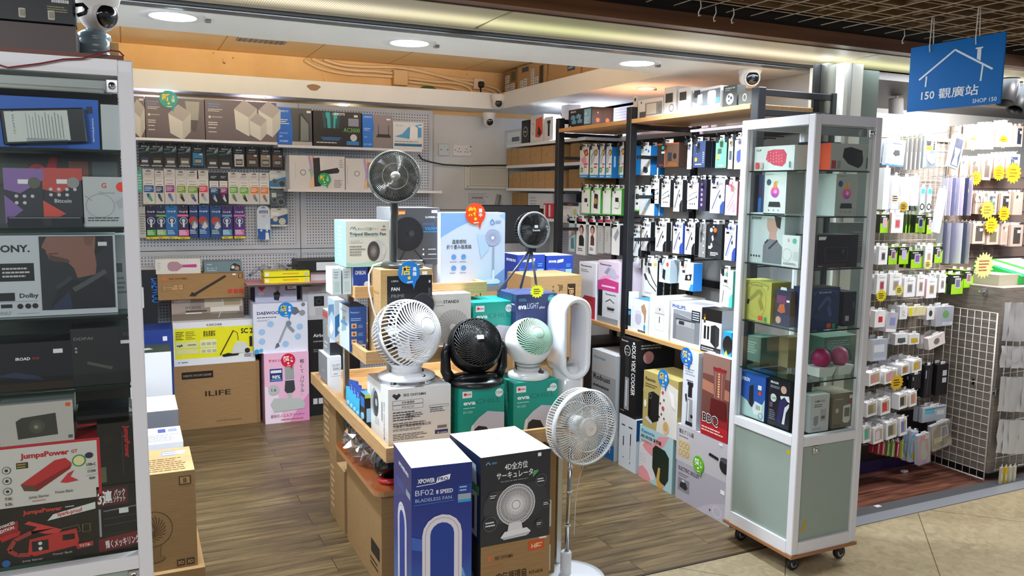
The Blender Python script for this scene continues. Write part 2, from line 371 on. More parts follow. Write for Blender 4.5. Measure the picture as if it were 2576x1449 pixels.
def bubble(ax,v,px,py,r,col,txt,tc,sub,parent=None,tail=1,tw=None):
    """round promotion tag with a speech-bubble tail, standing on a face; returned in world coordinates"""
    c=P(px,py,ax,v); mb=MB(); pts=[(r*math.cos(t),r*math.sin(t)) for t in [math.radians(q) for q in range(-50,290,12)]]+[(r*.45*tail,-r*1.45)]
    if tail<0: pts=[(-x,y) for x,y in [(r*math.cos(t),r*math.sin(t)) for t in [math.radians(q) for q in range(-50,290,12)]]+[(r*.45,-r*1.45)]][::-1]
    mb.prism(pts,-.0012,0,col)
    f=Face(mb,(-r,-.0012,-r),(1,0,0),(0,0,1),2*r,2*r,(0,-1,0))
    f.draw([T(.14,.44,.32,txt[0],tc,b=1.5)]+[T(.75,.58-.21*i,.14,q,'#ffffff',a='c',b=1.5) for i,q in enumerate(txt[1:])]+[E(.50,.27,.07,tc),LN([(.40,.08),(.66,.10)],.04,'#ffffff')])
    o=mb.build('promotion_tag'); o.location=c; o.rotation_euler=(0,0,0 if ax=='y' else -math.pi/2)
    if parent:
        o.parent=parent; bpy.context.view_layer.update(); o.matrix_parent_inverse=parent.matrix_world.inverted()
    if sub: o['label']=sub
    return o
def ordn(i): return ['first','second','third','fourth','fifth','sixth','seventh','eighth','ninth','tenth','eleventh','twelfth','thirteenth','fourteenth','fifteenth','sixteenth'][i]
# ================================================================ THE SETTING
ZS=2.22; ZC=2.53; YW=6.05; XW=3.2
plank('floor',-.6,2.70,-.05,3.2,YW,0,'laminate')
plank('floor_corridor',-3,-3,-.06,8,2.70,-.001,'stone_floor')
struct('floor_neighbour',MB().box(3.2,2.84,-.05,8,6.5,0,'redwood_floor'))
mb=MB(); mb.box(3.05,2.70,-.02,8,2.78,.004,mat('#8f9298',.4,.3)); mb.box(3.05,2.78,-.02,8,2.86,.002,mat('#4b4b4e',.5)); struct('trim_threshold',mb)
plank('trim_floor_edge',-.6,2.692,-.01,3.05,2.705,.0025,mat('#3b2f20',.5))
plank('wall_back',-.6,YW,-.05,3.3,YW+.1,2.18,'white_wall')
plank('wall_back_upper',-.6,YW,2.18,3.3,YW+.1,2.75,'upper_wall')
plank('wall_left',-.6,2.9,-.05,-.5,YW,2.75,'white_wall')
plank('wall_right',XW,3.1,-.05,XW+.08,YW,2.75,'white_wall')
plank('ceiling',-.6,3.2,ZC,XW,YW,ZC+.05,'yellow_tile')
# soffits: front band, back band, right band, each a hollow painted box seen from below
mb=MB(); mb.box(-.6,3.2,ZS,XW,3.62,ZS+.045,'soffit_white'); struct('ceiling_soffit_front',mb)
mb=MB(); mb.box(-.6,5.8,ZS,2.61,YW,ZS+.12,'soffit_white'); struct('ceiling_soffit_back',mb)
mb=MB(); mb.box(2.61,3.62,ZS,XW,YW,ZS+.12,'soffit_white'); struct('ceiling_soffit_right',mb)
# joints in the wall panels of the back wall
mb=MB(); 
for z in (1.44,.9): mb.box(2.14,YW-.004,z,3.2,YW-.001,z+.008,mat('#6d6d6a'))
mb.box(2.14,YW-.006,0,2.165,YW-.001,2.2,mat('#b9bab8')); struct('trim_wall_joints',mb)
# grey panel of the right wall near the shopfront
plank('wall_right_panel',3.185,3.1,1.95,3.2,3.62,ZS,'panel_grey')
# shopfront head: steel strip, dark gap, white sill, strip light and brown beam
mb=MB(); mb.box(-1.2,3.135,2.2215,3.03,3.2,2.33,mat('#6f7274',.3,.85)); struct('trim_steel_head',mb)
mb=MB(); mb.box(-1.2,3.115,2.226,3.2,3.135,2.4,mat('#0c0c0c')); struct('trim_dark_gap',mb)
mb=MB(); mb.box(-1.6,3.10,2.238,6.5,3.115,2.40,mat('#b5aea0',.5)); mb.box(-1.6,2.725,2.240,6.5,2.735,2.3,mat('#3c2616')); struct('trim_light_lip',mb)
mb=MB(); mb.box(-1.6,2.66,2.243,6.5,2.725,2.296,'brown_beam'); struct('beam_front',mb)
def strip_light(x0,x1,lab):
    t=empty('strip_light',((x0+x1)/2,2.92,2.25),0,lab,'ceiling light','shopfront strip lights')
    d=MB(); d.box(x0,2.735,2.245,x1,3.10,2.252,'prism_diffuser'); o=d.build('diffuser',parent=t); o.matrix_parent_inverse=t.matrix_basis.inverted()
    area('strip_tube',((x0+x1)/2,2.92,2.238),((x0+x1)/2,2.92,0),x1-x0-.1,9*(x1-x0),(.80,.90,1),.25)
strip_light(-1.6,1.28,'greenish stretch of long prismatic strip light over the shopfront')
strip_light(1.30,3.15,'warm white stretch of prismatic strip light from centre to steel post')
strip_light(3.17,6.4,'far stretch of prismatic strip light behind the blue hanging sign')
# end posts of the shopfront on the right
mb=MB(); mb.box(2.985,2.97,0,3.018,2.985,2.22,mat('#101010')); struct('trim_post_black',mb)
mb=MB(); mb.box(3.02,2.93,0,3.075,2.985,2.22,'alu_dark'); struct('trim_post_bronze',mb)
mb=MB(); mb.box(3.08,2.88,0,3.20,3.1,2.22,mat('#c9c8bd',.3,.2)); mb.box(3.12,2.876,0,3.125,2.881,2.22,mat('#777')); struct('trim_post_cream',mb)
mb=MB(); mb.box(3.205,2.90,0,3.33,2.93,2.2,mat('#88938a',.15,.6)); struct('trim_post_glass',mb)
# egg-crate slats and void over the corridor
mb=MB()
for i in range(19): y=2.60-i*.13; mb.box(-1,y-.006,2.34,7,y+.006,2.46,'slat_wood')
for i in range(40): x=-1+i*.20; mb.box(x-.006,.2,2.35,x+.006,2.64,2.45,'slat_wood')
struct('ceiling_grille',mb)
plank('ceiling_void',-2.5,-3,2.62,8,2.74,2.66,mat('#17120d'))
mb=MB(); mb.box(-2.5,2.67,2.296,8,2.72,2.66,mat('#1b130c')); struct('beam_void',mb)
def wire_grid(x0,x1,y0,y1,z,p,lab):
    mb=MB(); x=x0
    while x<=x1+1e-4: mb.tube([(x,y0,z),(x,y1,z)],.0021,mat('#b5a389',.5),5); x+=p
    y=y0
    while y<=y1+1e-4: mb.tube([(x0,y,z+.004),(x1,y,z+.004)],.0021,mat('#b5a389',.5),5); y+=p
    return mb.build('wire_ceiling_mesh',label=lab,cat='wire mesh')
wire_grid(.9,6.4,.9,2.62,2.305,.125,'cream wire mesh hung flat under the wooden corridor ceiling')
# back wall perforated boards
def pegpanel(x0,x1,z0,z1):
    mb=MB(); mb.box(x0,6.0,z0,x1,6.012,z1,'pegboard'); e='#c3c8cf'; w_=.03
    for a_ in ((x0,z0+w_,x0+w_,z1-w_),(x1-w_,z0+w_,x1,z1-w_),(x0,z0,x1,z0+w_),(x0,z1-w_,x1,z1)): mb.box(a_[0],5.994,a_[1],a_[2],6.0,a_[3],mat(e,.5))
    return mb
for n,(x0,x1,z0,z1,lab) in enumerate([(-.5,1.125,1.165,2.2,'grey perforated board behind the shaver and toothbrush packs'),(1.13,2.14,1.165,2.2,'grey perforated board behind the hair dryer cartons'),
    (-.5,1.125,.0,1.16,'grey perforated board low behind the vacuum cartons'),(1.13,2.14,.0,1.16,'grey perforated board low behind the folded black carton')]):
    pegpanel(x0,x1,z0,z1).build('pegboard_panel',label=lab,cat='pegboard',group='perforated boards of the back wall')
# ---------------------------------------------------------------- fittings of the room
def downlight(px,py,r,lab,power,col=(.76,.88,1),grp='round recessed ceiling lights',glow=None):
    c=P(px,py,'z',ZS); t=empty('ceiling_downlight',(c.x,c.y,ZS),0,lab,'ceiling light',grp)
    a_=MB(); a_.lathe([(r*.86,-.004),(r,-.006),(r*1.22,-.004),(r*1.25,.0)],mat('#dfe3e6',.3),36); a_.build('trim_ring',parent=t)
    a_=MB(); a_.disc((0,0,-.0045),r*.88,glow or 'lamp',36,nz=-1); a_.build('diffuser',parent=t)
    a_=MB(); a_.box(r*1.2,-.01,-.012,r*1.42,.01,0,mat('#777')); a_.build('spring_clip',parent=t)
    area('downlight_lamp',(0,0,-.012),(0,0,-1),r*1.6,power,col,None,'DISK',math.radians(150),t)
downlight(435,40,.092,'large round ceiling light nearest the left showcase',24)
downlight(1030,107,.092,'large round ceiling light in the middle of the front soffit',24)
downlight(1603,158,.092,'large round ceiling light near the right dome camera',24)
for px,py,l in ((390,226,'small ceiling light above the teal bubble tag'),(645,243,'small ceiling light above the three-speaker carton'),(862,262,'small ceiling light above the green-lettered router carton')):
    downlight(px,py,.045,l,13,(.80,.84,1),'small lights in the back soffit')
downlight(1625,221,.05,'small pinkish ceiling light above the doorbell packs',5,(1,.84,.90),'small lights in the right soffit')
downlight(1432,262,.05,'small bluish ceiling light above the cleaning cartridge carton',10,(.84,.9,1),'small lights in the right soffit')
# warm lamp lying in the ceiling recess behind the front soffit
def cove(x0,x1,lab,p,c=(1,.84,.60)):
    t=empty('cove_lamp',((x0+x1)/2,3.72,2.30),0,lab,'lamp','warm tubes on top of the front soffit')
    a_=MB(); a_.tube([(x0-(x0+x1)/2,0,0),(x1-(x0+x1)/2,0,0)],.013,mat('#ffdf9a',.5,0,3),8); a_.build('tube',parent=t)
    area('cove_light',(0,.03,.02),(0,1,.45),x1-x0,p,c,.05,None,math.radians(75),t)
cove(-.4,1.1,'warm tube in the recess behind the left end of the front soffit',9); cove(1.3,2.5,'pinker tube in the recess behind the right end of the front soffit',5,(1,.84,.74))
# dome cameras
def dome_cam(px,py,ax,v,r,look,lab,down=True,brand=None):
    """round white surveillance camera hanging from a soffit"""
    c=P(px,py,ax,v); t=empty('dome_camera',c,0,lab,'security camera','white dome cameras')
    a_=MB(); a_.lathe([(0,.62*r+r*.55),(r*1.06,.62*r+r*.55),(r*1.08,r*1.0),(r*.9,.35*r),(r*.72,-.05*r)],mat('#dedad6',.3),36)
    a_.build('base',parent=t)
    if brand:
        x=MB(); Face(x,(-.75*r,-r*1.09,.60*r),(1,0,0),(0,0,1),r*.8,r*.16,(0,-1,0)).draw([T(.5,.1,.8,brand,'#26282c',a='c',b=2,w=.95)]); x.build('logo',parent=t)
    ball=MB(); rr=r*.82; ball.lathe([(rr*math.sin(q*math.pi/14),rr*math.cos(q*math.pi/14)) for q in range(15)],mat('#e6e2de',.3),32)
    d=Vector(look).normalized(); M=d.to_track_quat('Z','Y').to_matrix().to_4x4(); M.translation=Vector((0,0,-.12*r))
    ball2=MB(); ball2.lathe([(rr*.80,rr*.62),(rr*.74,rr*.80),(rr*.66,rr*.86),(rr*.60,rr*.80)],mat('#d0ccc8',.3),32,M)
    lens=MB(); lens.lathe([(0,rr*1.04),(rr*.3,rr*1.02),(rr*.5,rr*.96),(rr*.62,rr*.88),(rr*.66,rr*.78)],mat('#0b0c0e',.12,0,0,None,.5,.8),28,M)
    lens.lathe([(0,rr*1.06),(rr*.12,rr*1.055),(rr*.2,rr*1.03)],mat('#26323c',.05),20,M)
    b_=ball.build('ball',parent=t); b_.location=(0,0,-.12*r); ball2.build('rim',parent=t); lens.build('lens',parent=t)
    return t
dome_cam(246,30,'y',2.69,.062,(.85,-1.2,-.30),'large white dome camera hanging above the black power strip',brand='TP-LINK')
dome_cam(1886,192,'y',3.28,.064,(-.55,-1.4,-.25),'large white dome camera at the right end of the front soffit')
dome_cam(1253,258,'y',5.74,.052,(-.35,-1.2,-.12),'white dome camera on the soffit corner, upper of the two')
dome_cam(1230,303,'y',5.86,.050,(-.2,-1.2,-.35),'white dome camera under the soffit corner, lower of the two')
# conduits and boxes on the upper back wall
def conduit(pts,lab,r=.012,c='#dcbf94'):
    q=[P(x,y,'y',YW-.02) for x,y in pts]; s_=[]
    for i in range(len(q)-1):
        p0,p1,p2,p3=q[max(i-1,0)],q[i],q[i+1],q[min(i+2,len(q)-1)]
        for k in range(6):
            t=k/6; s_.append(.5*((2*p1)+(p2-p0)*t+(2*p0-5*p1+4*p2-p3)*t*t+(3*p1-p0-3*p2+p3)*t**3))
    s_.append(q[-1]); return MB().tube(s_,r,mat(c,.55),8).build('cable_conduit',label=lab,cat='pipe',group='cream cable pipes on the upper back wall')
conduit([(765,150),(800,170),(860,184),(940,190),(1000,194)],'cream conduit, lowest of the bundle left of the junction box')
conduit([(785,148),(830,166),(880,176),(950,180),(1000,186)],'cream conduit, middle of the bundle left of the junction box')
conduit([(815,150),(860,163),(920,168),(1000,170),(1060,180),(1130,196),(1200,204)],'cream conduit passing over the junction box to the plug socket')
conduit([(1030,172),(1080,184),(1140,200),(1200,216)],'cream conduit curving to the lower edge of the plug socket')
conduit([(1026,197),(1090,205),(1150,210),(1180,222),(1190,240)],'cream conduit bending down left of the plug socket')
conduit([(1026,206),(1090,214),(1145,222),(1172,232),(1180,240)],'lowest cream conduit right of the junction box',.012)
conduit([(1218,214),(1250,224),(1265,242)],'short cream conduit curving down right of the plug socket',.011)
conduit([(1218,222),(1240,230),(1254,244)],'shorter inner conduit bend right of the plug socket',.010)
def wallplate(name,lab,cat,px,m,Y=YW,d=.03,ax='y'):
    o,w_,h_=rect('y',Y-d,*px); b_=MB(); b_.bbox(0,0,0,w_,d,h_,m,.004); 
    return b_,o,w_,h_
b_,o,w_,h_=wallplate('junction_box','', 'box',(991,213,1027,177),mat('#cfae7c',.6),d=.06); b_.build('junction_box',loc=o,label='square cream junction box among the conduits on upper wall',cat='box')
t=empty('plug_socket',P(1193,224,'y',YW-.05),0,'cream single socket with a black plug on upper back wall','socket')
MB().bbox(0,0,0,.085,.05,.085,mat('#dcc7aa',.5),.004).build('socket_box',parent=t)
MB().bbox(.03,-.03,.012,.075,0,.06,mat('#0e0e0e',.5),.008).tube([(.045,-.02,.012),(.045,-.03,-.03),(.03,-.02,-.07)],.006,mat('#0e0e0e'),6).build('plug',parent=t)
conduit([(812,188),(818,200),(822,214)],'thin yellow cord end hanging down the upper wall',.003,'#ffd77a')
q=[P(880,222,'y',5.86),P(890,212,'y',5.86),P(905,210,'y',5.87),P(912,220,'y',5.86)]; MB().tube(q,.004,mat('#ffd77a'),6).build('cable_loop',label='pale yellow cable loop rising behind the back soffit',cat='cable')
q=[P(1052+i*12,229-3*math.sin(i*.9)-(6 if 0<i<4 else 0),'y',5.9) for i in range(6)]; MB().tube(q,.012,mat('#2d5a2b'),6).build('cable_coil',label='dark green coiled cable resting on the back soffit',cat='cable')
# chip in the soffit paint
c=P(789,220,'y',5.8); MB().prism([(.045*math.cos(a_)*(1+.2*math.sin(3*a_)),.022*math.sin(a_)) for a_ in [i*math.pi/8 for i in range(16)]],-.0015,0,mat('#9a7a58',.8)).build('trim_paint_chip',loc=c,kind='structure')
# sockets, hatch and notice on the back wall
f=Face
def plate(lab,px,rows,c='#dfe0e2'):
    o,w_,h_=rect('y',YW-.014,*px); b_=MB(); b_.bbox(0,0,0,w_,.014,h_,mat(c,.35),.004); f=Face(b_,(0,0,0),(1,0,0),(0,0,1),w_,h_,(0,-1,0)); f.draw(rows)
    return b_.build('wall_socket',loc=o,label=lab,cat='socket')
plate('small blank white wall plate left of the double socket',(1104,391,1131,362),[E(.2,.5,.05,'#333'),E(.82,.5,.05,'#333')],'#c7d3d6')
plate('white double socket on the back wall, right of the blank plate',(1140,392,1187,364),[E(x,y,.045,'#333') for x,y in ((.12,.5),(.32,.62),(.25,.36),(.4,.36),(.64,.36),(.78,.36),(.71,.6),(.92,.45))]+[E(.93,.82,.06,'#222')])
o,w_,h_=rect('y',YW-.03,1171,475,1280,416); b_=MB(); b_.bbox(0,0,0,w_,.03,h_,mat('#d4d4ca',.4),.006); f=Face(b_,(0,0,0),(1,0,0),(0,0,1),w_,h_,(0,-1,0)); f.draw([O(.5,.5,.40,.02,'#9b9b94',1.9) if 0 else R(.1,.12,.95,.88,'#a9a9a2'),R(.115,.15,.94,.85,'#cfcfc6'),R(.14,.2,.92,.8,'#c6c6bd'),E(.05,.1,.03,'#888'),E(.05,.9,.03,'#888')])
b_.build('wall_hatch',loc=o,label='white framed rectangular hatch on the back wall under the sockets',cat='hatch')
o,w_,h_=rect('y',YW-.004,1175,515,1236,484); b_=MB(); b_.box(0,0,0,w_,.003,h_,mat('#cfd2da')); Face(b_,(0,0,0),(1,0,0),(0,0,1),w_,h_,(0,-1,0)).draw([Nn(.05,.1,.95,.95,7,'#9a9ca4'),R(.2,.52,.65,.58,'#333')])
b_.build('wall_notice',loc=o,label='printed white notice taped under the wall hatch',cat='notice')
q=[P(x,y,'y',YW-.012) for x,y in ((1255,490),(1250,515),(1248,560))]; MB().tube(q,.02,mat('#8c8f92'),8).build('grey_pipe',label='grey pipe running down the back wall beside the notice',cat='pipe')
q=[P(x,y,'y',Y_) for x,y,Y_ in ((1053,389,5.98),(1062,401,5.98),(1085,408,5.99),(1115,414,6.03),(1170,417,6.01),(1230,416,6.01),(1282,416,6.0))]; MB().tube(q,.006,mat('#161616'),6).build('black_cable',label='black cable strung along the back wall above the hatch',cat='cable')
# power strip, wood box and bottles on top of the left showcase are with the showcase
# ================================================================ BACK WALL GOODS
def shelf(name,lab,x0,x1,y0,y1,z,th=.018,m='gloss_white',lip=None):
    b_=MB(); b_.bbox(x0,y0,z-th,x1,y1,z,MATS.get(m,m),.002)
    if lip: b_.box(x0,y0-.002,z-th-lip,x1,y0+.012,z-th,MATS.get(m,m))
    return b_.build(name,label=lab,cat='shelf')
ZA=1.908; ZA2=1.893
shelf('wall_shelf','white metal wall shelf under the grey speaker cartons',-.5,P(698,355,'y',5.75).x,5.75,5.993,ZA)
xs=P(698,355,'y',5.75).x
shelf('wall_shelf','white metal wall shelf under the blue and black router cartons',xs+.002,P(1062,380,'y',5.75).x,5.75,5.993,ZA2)
def cubes(cx,cy,s,asp):  # five-sided white speakers drawn on a carton
    x=lambda v:cx+v*s/asp
    return [PG([(x(-.30),cy+.18*s),(x(0),cy+.44*s),(x(.38),cy+.22*s),(x(.12),cy-.02*s)],'#b4b2b4'),PG([(x(-.30),cy+.18*s),(x(.12),cy-.02*s),(x(.12),cy-.52*s),(x(-.26),cy-.34*s)],'#dfe3df'),PG([(x(.12),cy-.02*s),(x(.38),cy+.22*s),(x(.36),cy-.28*s),(x(.12),cy-.52*s)],'#c9cdc9')]
G='#6f6770'
def router_text(x):
    return [Nn(x,.80,x+.22,.92,2,'#6f8fd8'),Nn(x,.70,x+.24,.78,2,'#ddd'),Nn(x+.05,.55,x+.2,.60,1,'#ccc'),E(x+.02,.57,.03,'#eee'),Nn(x,.36,x+.18,.46,2,'#eee'),Nn(x,.28,x+.16,.33,1,'#eee'),Nn(x,.18,x+.13,.23,1,'#eee')]
kw=dict(side={'L':'#1c1a20','R':'#1c1a20'},group='router cartons on the upper wall shelf')
fbox('speaker_carton','grey carton cut by the left showcase, white speaker on its right edge','speaker box','y',5.77,(322,341,362,243),.2,G,z=ZA,F=cubes(.6,.5,1.0,.9)[:3]+[R(.7,.90,.95,.95,'#ddd')],**kw)
fbox('speaker_carton','grey carton picturing two white five-sided speakers','speaker box','y',5.77,(368,341,513,251),.2,G,z=ZA,F=router_text(.04)+[PG([(.67,.94),(.92,.94),(.89,.48),(.71,.48)],'#a5aaa6'),PG([(.70,.48),(.89,.48),(.84,.18),(.68,.30)],'#565157')]+cubes(.55,.45,.92,1.62),**kw)
fbox('speaker_carton','grey carton picturing three white five-sided speakers','speaker box','y',5.77,(518,348,695,259),.2,G,z=ZA,F=router_text(.04)+cubes(.54,.62,.95,2.0)+cubes(.88,.62,.95,2.0)+cubes(.72,.40,.72,2.0),**kw)
fbox('router_carton','blue and dark carton picturing an upright grey router','router box','y',5.77,(698,359,784,274),.2,'#4b4f52',z=ZA2,F=[PG([(0,0),(.42,0),(.44,.35),(.40,.8),(.38,1),(0,1)],'#0f6cd8'),T(.06,.88,.05,'LINKSYS','#fff'),Nn(.06,.55,.36,.70,3,'#e6f0ff'),T(.06,.30,.035,'WHW/TRI','#dbe8ff'),T(.06,.21,.045,'20+','#fff'),T(.06,.08,.05,'AX3800','#fff'),PG([(.60,.12),(.62,.82),(.70,.88),(.93,.60),(.93,.14)],'#26282a'),PG([(.66,.12),(.68,.82),(.90,.58),(.90,.14)],'#7d8587'),R(0.42,0,1,.10,'#b9bcbe'),R(.85,.88,.97,.94,'#eee')],**kw)
fbox('router_carton','black router carton lettered AC3000 in green','router box','y',5.77,(789,361,909,284),.2,'#17171c',z=ZA2,F=[PG([(.18,.95),(.56,.95),(.52,.40),(.22,.40)],'#0b4b57'),PG([(.25,.97),(.34,.97),(.36,.45),(.30,.45)],'#29a9b1'),PG([(.42,.97),(.50,.97),(.46,.45),(.41,.45)],'#2fb9bb'),PG([(.12,.28),(.22,.52),(.52,.52),(.60,.28),(.5,.22),(.2,.22)],'#0a0a0d'),PG([(.14,.27),(.58,.27),(.52,.17),(.2,.17)],'#2d5f9c'),LN([(.10,.75),(.15,.3)],.03,'#08080a'),LN([(.58,.75),(.54,.3)],.03,'#08080a'),LN([(.27,.8),(.28,.4)],.025,'#08080a'),LN([(.47,.8),(.45,.4)],.025,'#08080a'),T(.40,.90,.07,'LINKSYS','#fff',b=1),T(.62,.43,.12,'AC3000','#7fd66b',w=.34),R(.72,.6,.94,.82,'#8c93a8'),E(.83,.27,.10,'#cfd3d6'),R(.68,.06,.94,.17,'#2a7fd1'),Nn(.06,.08,.55,.14,1,'#ddd'),R(.84,.86,.92,.92,'#eee')],**kw)
fbox('router_carton','blue and grey carton picturing a two-antenna router','router box','y',5.77,(912,373,987,290),.2,'#8d868c',z=ZA2,F=[PG([(0,0),(.36,0),(.34,.3),(.38,.6),(.34,1),(0,1)],'#1176e0'),T(.05,.89,.05,'LINKSYS','#fff'),Nn(.05,.5,.3,.6,2,'#cfe2ff'),T(.05,.30,.04,'1200','#dff'),T(.05,.08,.05,'AC1200','#dff'),PG([(.45,.32),(.95,.32),(.90,.42),(.5,.42)],'#222'),LN([(.54,.38),(.52,.70)],.02,'#222'),LN([(.86,.38),(.87,.70)],.02,'#222'),R(.8,.84,.93,.89,'#eee')],**kw)
fbox('router_carton','white carton with blue clouds and a white tower router','router box','y',5.76,(989,377,1064,309),.18,'#dfe6ea',z=ZA2,F=[PG([(.05,.45),(.3,.55),(.5,.8),(.95,.95),(.95,.45),(.5,.38)],'#4ea3d6'),PG([(.55,.38),(.57,.82),(.70,.88),(.82,.8),(.82,.42),(.70,.34)],'#f2f4f5'),R(.04,.10,.96,.20,'#2f6f9a'),Nn(.06,.24,.95,.31,1,'#8a8f95'),R(.84,.82,.95,.88,'#fff'),T(.08,.82,.07,'VELOP','#9ab')],group='router cartons on the upper wall shelf')
bubble('y',5.764,424,250,.055,'#1aa59c',('新','上','架'),'#ffe600','teal speech-bubble tag with yellow lettering',bpy.data.objects['speaker_carton.001'])
# ---- blister packs on hooks
def hook(M,x,y0,y1,z,parent=None):
    M.tube([(x,y1,z),(x,y0,z),(x,y0-.008,z+.012)],.0025,MATS['steel'],5)
def card(name,label,group,px,col,F,depth=.035,Y=5.93,side=None,hk=True,tab=None,n_behind=0,cat='hanging pack',Rr=()):
    o,w,h=rect('y',Y,*px); mb=MB(); cm={'*':mat(col)}
    for k,v in (side or {}).items(): cm[k]=mat(v)
    mb.box(0,0,0,w,depth,h,cm); fc=faces_of(mb,w,depth,h); fc['F'].draw(F); fc['R'].draw(Rr)
    t=mb.build(name,label=label,cat=cat,group=group,loc=o)
    h_=MB(); h_.tube([(w/2,5.998-Y,h-.012),(w/2,-.015,h-.012),(w/2,-.022,h+.004)],.0022,MATS['steel'],5)
    h_.build('display_hook',loc=o,label='thin steel hook of the perforated board holding a pack',cat='hook',group='steel hooks on the back wall')
    return t
Z5=lambda x0,y0,x1,y1:(350+x0/5,330+y1/5,350+x1/5,330+y0/5)
rows=[]
B='#16161a'
def braun(c,kind):
    it=[T(.5,.82,.07,'BRAUN','#e6e6e6',a='c',b=1,w=.5)]
    if kind==0: it+=[PG([(.02,.62),(.98,.70),(.98,.64),(.02,.56)],'#1d6d70'),PG([(.62,.70),(.95,.92),(.98,.74),(.7,.64)],'#9aa6ad'),Nn(.06,.72,.5,.79,1,'#aaa'),R(.2,.05,.85,.38,c),R(.26,.16,.79,.26,'#d8dadb'),R(.1,0,.9,.045,'#c9cccb')]
    else: it+=[Nn(.2,.72,.8,.77,1,'#999'),R(.1,.08,.9,.66,c),R(.2,.14,.8,.42,'#2b2d31'),R(.24,.20,.76,.36,'#a9a9a0'),R(.62,.56,.86,.63,'#f2f2f2')]
    return it
braun_d=[(0,150,135,435,'#31466b',0,'navy'),(140,155,305,440,'#3c3a33',0,'dark bronze'),(312,160,475,445,'#5e6468',0,'slate'),(490,165,655,445,'#77736a',0,'warm grey'),(665,185,820,450,'#2a93cf',1,'bright blue'),(848,180,1000,460,'#3a3d41',0,'charcoal'),(1005,190,1165,465,'#2b2d30',0,'near-black'),(1188,205,1332,462,'#d9dbd8',1,'white'),(1347,205,1505,462,'#5f4a3c',1,'brown'),(1520,215,1665,465,'#a79a85',1,'beige'),(1670,215,1815,468,'#77594b',1,'reddish brown')]
for i,(x0,y0,x1,y1,c,k,nm) in enumerate(braun_d):
    card('shaver_head_pack',f'black shaver head pack with {nm} insert, {ordn(i)} from left, top row','shaver head packs in the top hook row',Z5(x0,y0,x1-6,y1),B,braun(c,k))
def sonic(c,dark=0,foot='#9fb3bf'):
    t_='#e9e9ea' if dark else '#4a4c52'; bg='#20253a' if dark else '#e4e6e6'
    return [R(.3,.93,.7,.955,'#222'),Nn(.2,.82,.8,.90,2,'#cdd' if dark else '#9a9a9a'),R(.05,.5,.95,.74,'#f1f2f2'),T(.5,.66,.035,'PHILIPS','#5a6ea5',a='c',w=.6),Nn(.25,.57,.8,.60,1,'#333'),R(.12,.34,.9,.54,c),Nn(.18,.38,.8,.51,3,'#ffffff'),PG([(.3,.30),(.55,.31),(.8,.10),(.68,.07),(.4,.18)],foot),PG([(.3,.30),(.52,.31),(.5,.22),(.35,.2)],c)]
son=[(52,478,190,918,'#1d63b8',0,'blue label'),(203,495,305,918,'#173e6e',0,'navy label'),(326,475,447,918,'#a2479b',0,'purple label'),(467,490,590,918,'#8bb12d',0,'olive label'),(603,495,742,920,'#7fb736',0,'lime label and half-hidden head'),(742,492,868,910,'#e8475f',0,'red-pink label'),(886,522,1000,920,'#2a5ea8',1,'blue label on a dark sleeve'),(1012,522,1112,920,'#9c3087',1,'plum label on a dark sleeve'),(1128,515,1250,915,'#6abf40',0,'green label, left of a twin'),(1258,525,1382,918,'#6fc03c',0,'green label, right of a twin'),(1390,520,1508,918,'#f08a1e',0,'orange label, left of a twin'),(1514,525,1632,920,'#f28a22',0,'orange label beside the round shaver packs')]
for i,(x0,y0,x1,y1,c,k,nm) in enumerate(son):
    card('toothbrush_head_pack',f'narrow toothbrush head carton with {nm}, middle row','toothbrush head cartons in the middle hook row',Z5(x0,y0,x1,y1),'#1d2134' if k else '#e2e3e3',sonic(c,k,['#46b58a','#3f5a66','#4d93cc','#20262c','#4d5fa8','#9fc4dc','#bfd6ec','#cfe0f0','#6a7a7a','#233246','#6a8aa0','#7d8890'][i]))
def oral(bg,band,foot,ft=1,pic=None):
    it=[R(.3,.945,.7,.965,'#0b0b16'),T(.5,.80,.055,'Oral-B','#f4f6ff',a='c',b=1,w=.72),R(0,.68,1,.74,band)]
    it+=pic or [E(.5,.55,.11,'#1f3d72'),O(.5,.55,.11,.015,'#dfe7f3'),R(.42,.36,.58,.52,'#e8eef2'),E(.5,.56,.05,'#d5e0e6')]
    it+=[R(.08,.10,.92,.28,foot),Nn(.12,.13,.85,.27,3,'#e8f6ff')]
    if ft: it+=[R(0,0,1,.07,'#ead21b'),Nn(.2,.015,.8,.055,1,'#333')]
    return it
kid=lambda a_,b_:[E(.45,.54,.13,a_),E(.6,.44,.10,b_),PG([(.3,.32),(.6,.52),(.9,.36),(.6,.28)],'#cfd3dd')]
orl=[(92,940,210,1358,'#232049',None,'#46b02c','green foot and dark top'),(216,945,340,1352,'#1d2a57','#6fbf3e','#8fbf6e','green band and pale green foot'),(346,935,476,1355,'#1272bd','#1272bd','#0d5fae','all-blue front'),(492,940,628,1358,'#332a55','#ea6fb0','#e56db0','pink band and pink foot'),(628,938,745,1345,'#1b3f7e','#1b3f7e','#1b3f7e','navy front with red and grey picture'),(748,936,876,1345,'#15509a','#15509a','#15509a','royal blue front with red picture'),(903,940,1037,1350,'#1d4f8d','#1d4f8d','#1a4b8a','blue front and black-red picture'),(1043,945,1166,1352,'#3c2d78','#64a9d6','#55a4cf','purple top and sky blue foot'),(1197,945,1327,1350,'#4c2f82','#d978c4','#c96fb8','purple top and lilac foot, rightmost')]
for i,(x0,y0,x1,y1,bg,band,ft,nm) in enumerate(orl):
    pic=kid('#b04038','#7c7f88') if i in(4,5,6) else None
    card('toothbrush_head_pack',f'tall toothbrush carton with {nm}, lowest row','toothbrush head cartons in the lowest hook row',Z5(x0,y0,x1,y1),bg,oral(bg,band or '#3a356a',ft,i not in(4,5,6),pic),.045)
